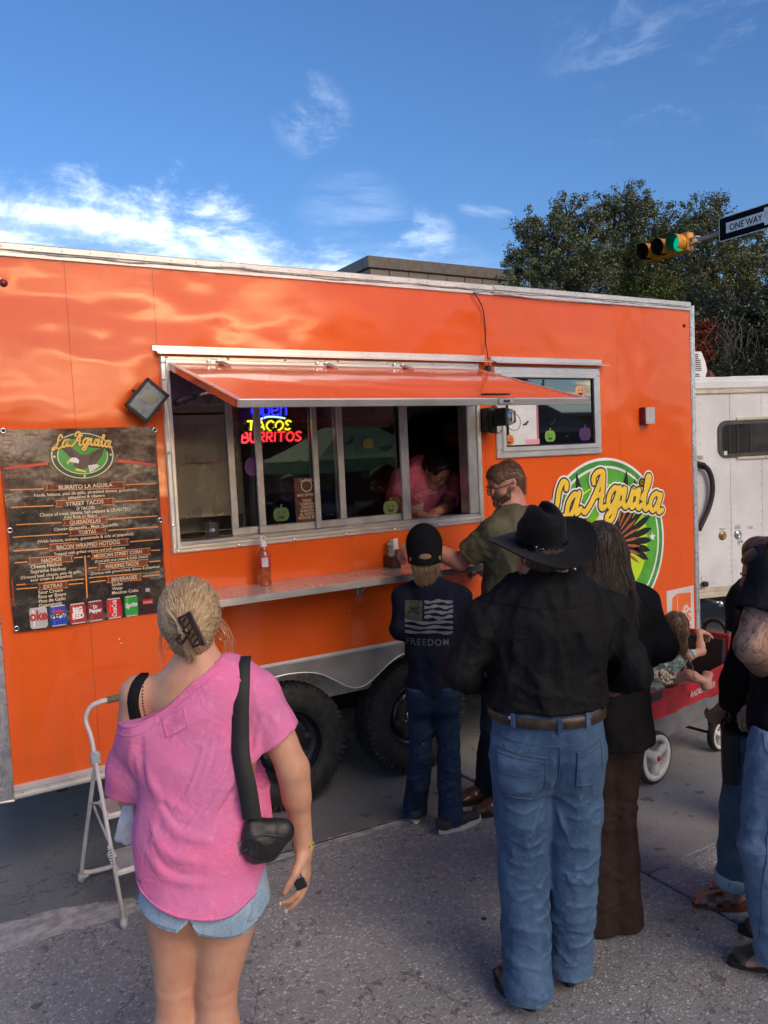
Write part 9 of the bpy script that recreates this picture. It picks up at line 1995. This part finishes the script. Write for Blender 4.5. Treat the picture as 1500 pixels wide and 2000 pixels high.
 dm=mat('mint_floral_cotton',(.38,.52,.47),.8,vs=45,col2=(.22,.40,.36),bump=.5,bs=120);F=field_for([nk,pel,W(.60,-.25,.5)],.13,.0055);F.seg(nk-SZ*.05,ch,(.080,.058),(.094,.075),r_s,.03);F.seg(ch,pel,(.094,.075),(.115,.095),r_s,.03);F.seg(pel+f0*.02,pel+f0*.20+SZ*.02,(.12,.045),(.135,.040),r_s,.04)
 for sg in(-1,1):F.seg(nk-SZ*.04+r_s*sg*.07,nk-SZ*.03+r_s*sg*.105,.030,.020,k=.01)
 F.seg(nk+SZ*.03,nk-SZ*.02,.055,.045,k=.005,cut=True);F.warp(folds(131,.007,(26,26,16)),.03);obj('mint_dress',F.mesh(),dm,gr,True)
 F=field_for([hd,hd-SZ*.18],.13,.005);F.seg(R_(0,-.022,.03),R_(0,.012,.035),(.072,.078),(.068,.07),r_,.02);F.seg(R_(0,-.05,-.02),R_(0,-.055,-.15),(.066,.042),(.045,.026),r_,.03);F.plane(R_(0,.035,0),f_);hg=F.mesh();hm_=hair_mat('wavy_light_brown_hair',(.075,.045,.028),(.30,.19,.11));hb=obj('hair',hg,hm_,gr,True);attr(hb,'tone',np.full(len(hg[1]),.35),'FACE');rng=np.random.RandomState(15);ps=[]
 for k in range(420):
  a=rng.uniform(-2.3,2.3);ph=rng.uniform(0,6);e=R_(.012*math.sin(a),-.015,.105);m1=R_(.074*math.sin(a),-.074*math.cos(a)-.005,.03);m2=R_(.074*math.sin(a),-.078*abs(math.cos(a))-.02,-.06);e2=R_(.062*math.sin(a)+rng.normal(0,.012),-.075+rng.normal(0,.008),-.15-rng.uniform(0,.06));q=spline([e,m1,m2,e2],5);ps.append([v+(r_*math.sin(j*1.1+ph)+f_*math.cos(j*1.1+ph))*.0035 for j,v in enumerate(q)])
 V,Fc,tn=hair_strands(ps,.0016,seed=16);o=obj('hair_strands',(V,Fc),hm_,hb,True);attr(o,'tone',tn,'FACE');scalp(hb,hg,hd-u_*.03,lambda q:-u_+(r_*math.sin(q[2]*120)+f_*math.cos(q[0]*110))*.6,1300,.07,.0015,hm_,20,.007,6)
 # bag of popcorn on the wagon rim
 pc=P(1296,1322,4.78);pk=thing('popcorn_bag',pc,'open clear plastic bag of popcorn resting on the near rim of the red wagon','popcorn');rng=np.random.RandomState(3);g=G()
 for k in range(150):d_=rng.normal(0,1,3);d_/=np.linalg.norm(d_);c=pc+(CR*d_[0]*.075+CF*d_[1]*.05+SZ*d_[2]*.042)*rng.uniform(.75,1.0);g.ball(c,rng.uniform(.008,.013),6,4)
 obj('popcorn',g.out(),mat('buttered_popcorn',(.60,.50,.32),.8,vs=60,col2=(.66,.62,.52)),pk,True,kind='stuff')
 F=field_for([pc,P(1355,1300,4.72)],.12,.005);F.seg(P(1310,1315,4.76),P(1352,1305,4.72),(.050,.022),(.055,.006),SZ,.03);F.warp(folds(141,.008,(22,22,22)),.03);obj('plastic_bag',F.mesh(),glass_mat('thin_plastic',(.90,.88,.90),.12,.3),pk,True)
girl_wagon()

# ---------------- white folding step stool behind the woman in pink
def stool():
 wp=mat('white_enamel_tube',(.62,.60,.57),.35,vs=14,var=.08,bump=.2,bs=60);f1=GP(243,1812);f2=GP(160,1722);pv=P(186,1482,3.62);top_=P(170,1405,3.66)
 root=thing('step_stool',(f1+f2)/2,'scuffed white folding step stool with a tall hooped handrail beside the orange trailer','step stool');u_=unit(np.array([1.0,.02,0]));wdt=.40
 def frame(nm,pts,r=.0125):g=G();g.tube(pts,r,10,sy=.75);return obj(nm,g.out(),wp,root,True)
 a=f1+SZ*.03;frame('front_leg',[a,pv]);frame('front_leg',[a+u_*wdt,pv+u_*wdt])
 hoop=spline([pv,P(178,1440,3.64),P(168,1410,3.66),P(170,1392,3.66),P(180,1378,3.66),P(200,1369,3.66)],5);e1=hoop[-1];hh=[*hoop,*[e1+u_*t for t in(.06,.14,.22)]];far=[pv+u_*wdt+(q-pv)*np.array([-1,1,1])for q in hoop][::-1];fr=frame('handrail',[*hoop,*far],.0135)
 g=G();g.tube([e1+u_*.02,(e1+far[0])/2+SZ*.003,far[0]-u_*.02],.0165,10);obj('hand_grip',g.out(),mat('olive_rubber_grip',(.17,.16,.10),.6),fr,True)
 bL=f2+SZ*.03;frame('rear_leg',spline([pv+SZ*-.01,(pv+bL)/2,bL,bL+u_*.03-SZ*.0],4));frame('rear_leg',[pv+u_*wdt,bL+u_*wdt]);g=G();g.tube(spline([bL+SZ*.02,bL+u_*.05+SZ*.004,bL+u_*.2,bL+u_*(wdt-.05)+SZ*.004,bL+u_*wdt+SZ*.02],4),.012,10);obj('rear_crossbar',g.out(),wp,root,True)
 for t,dp in((.28,.22),(.62,.20)):
  c=a+(pv-a)*t+u_*wdt/2+(f2-f1)*.12*np.array([1,1,0]);g=G();yv=unit((f2-f1)*np.array([0,1,0]));g.obox(c+yv*.04,(wdt/2-.016,dp/2,.012),[u_,yv,SZ],.006);st=obj('step',g.out(),wp,root);g=G();g.obox(c+yv*.04+SZ*.0135,(wdt/2-.03,dp/2-.015,.0015),[u_,yv,SZ]);obj('ribbed_mat',g.out(),mat('grey_step_mat',(.30,.30,.30),.8,bump=.8,bs=90),st)
 for q in(pv,pv+u_*wdt):g=G();g.obox(q+SZ*.004,(.022,.018,.030),[u_,np.cross(SZ,u_),SZ],.006);obj('clamp',g.out(),M['silic'],root)
 for s_ in(0,wdt):g=G();g.tube([pv*.72+a*.28+u_*s_,pv*.60+bL*.40+u_*s_*1.0+SZ*.02],.006,6);g.tube([pv*.6+bL*.4+u_*(s_+.02),a*.62+pv*.38+u_*(s_+.012)],.0065,6);obj('spreader',g.out(),wp,root,True)
 for q in(f1,f1+u_*wdt,f2,f2+u_*wdt):g=G();g.lathe(q,SZ,[(.016,0),(.018,.02),(.015,.045)],12);obj('rubber_foot',g.out(),M['silic'],root,True)
 c=a*.60+pv*.40;dd=unit(pv-a);g=G();g.obox(c-CF*.0125,(.0085,.0012,.045),[unit(np.cross(dd,CF)),CF,dd],.0005);lb=obj('warning_label',g.out(),ink('label_cream',(.55,.52,.50)),root);g=G()
 for k in range(6):g.obox(c-CF*.0140+dd*(-.035+k*.012),(.006,.0003,.0022),[unit(np.cross(dd,CF)),CF,dd])
 obj('label_print',g.out(),ink('label_ink',(.03,.03,.03)),lb)
stool()

# ---------------- the figurine
f0,bone,brn,FG=FIG_BUILD
F=field_for([f0,f0+SZ*.17],.07,.0028);F.seg(f0+SZ*.135+(0,0,0),f0+SZ*.145+SX*.006,(.022,.022),(.024,.023),SX,.006);F.seg(f0+SZ*.132+SX*.02,f0+SZ*.120+SX*.046,(.010,.008),(.004,.004),SX,.006);F.seg(f0+SZ*.115,f0+SZ*.085,.014,.020,k=.008);F.warp(folds(151,.0016,(120,120,120)),.01);obj('skull_head',F.mesh(),bone,FG,True)
F=field_for([f0,f0+SZ*.12],.06,.0028);F.seg(f0+SZ*.100,f0+SZ*.060,(.024,.022),(.022,.020),SX,.008)
for k in range(5):F.crease([f0+SZ*(.062+k*.011)+(-.024,-.012,0),f0+SZ*(.060+k*.011)+(0,-.024,0),f0+SZ*(.062+k*.011)+(.024,-.012,0)],.003,.0035)
obj('ribbed_body',F.mesh(),bone,FG,True)
F=field_for([f0,f0+SZ*.10+SX*.05],.05,.0028);F.seg(f0+SX*.022+SZ*.085,f0+SX*.040+SZ*.055,(.018,.014),(.012,.010),SX,.006);F.seg(f0+SX*.045+SZ*.088,f0+SX*.048+SZ*.055,(.014,.014),(.010,.010),SX,.004);obj('dark_wing',F.mesh(),brn,FG,True)
F=field_for([f0],.07,.0028);F.seg(f0+SZ*.055,f0+SZ*.02,(.018,.016),(.020,.018),SX,.006);F.seg(f0+SZ*.008-SX*.01,f0+SZ*.008+SX*.012,(.020,.022),(.022,.022),SX,.004);F.plane(f0+SZ*.0005,-SZ);obj('perch_base',F.mesh(),brn,FG,True)
g=G()
for k in range(4):g.tube([f0+SZ*.012+SX*(-.018+k*.013)-(0,.018,0),f0+SZ*.010+SX*(-.020+k*.014)-(0,.030,0),f0+SZ*.002+SX*(-.020+k*.014)-(0,.034,0)],[.004,.0032,.0012],6)
obj('claws',g.out(),mat('pale_claws',(.50,.42,.26),.5),FG,True)
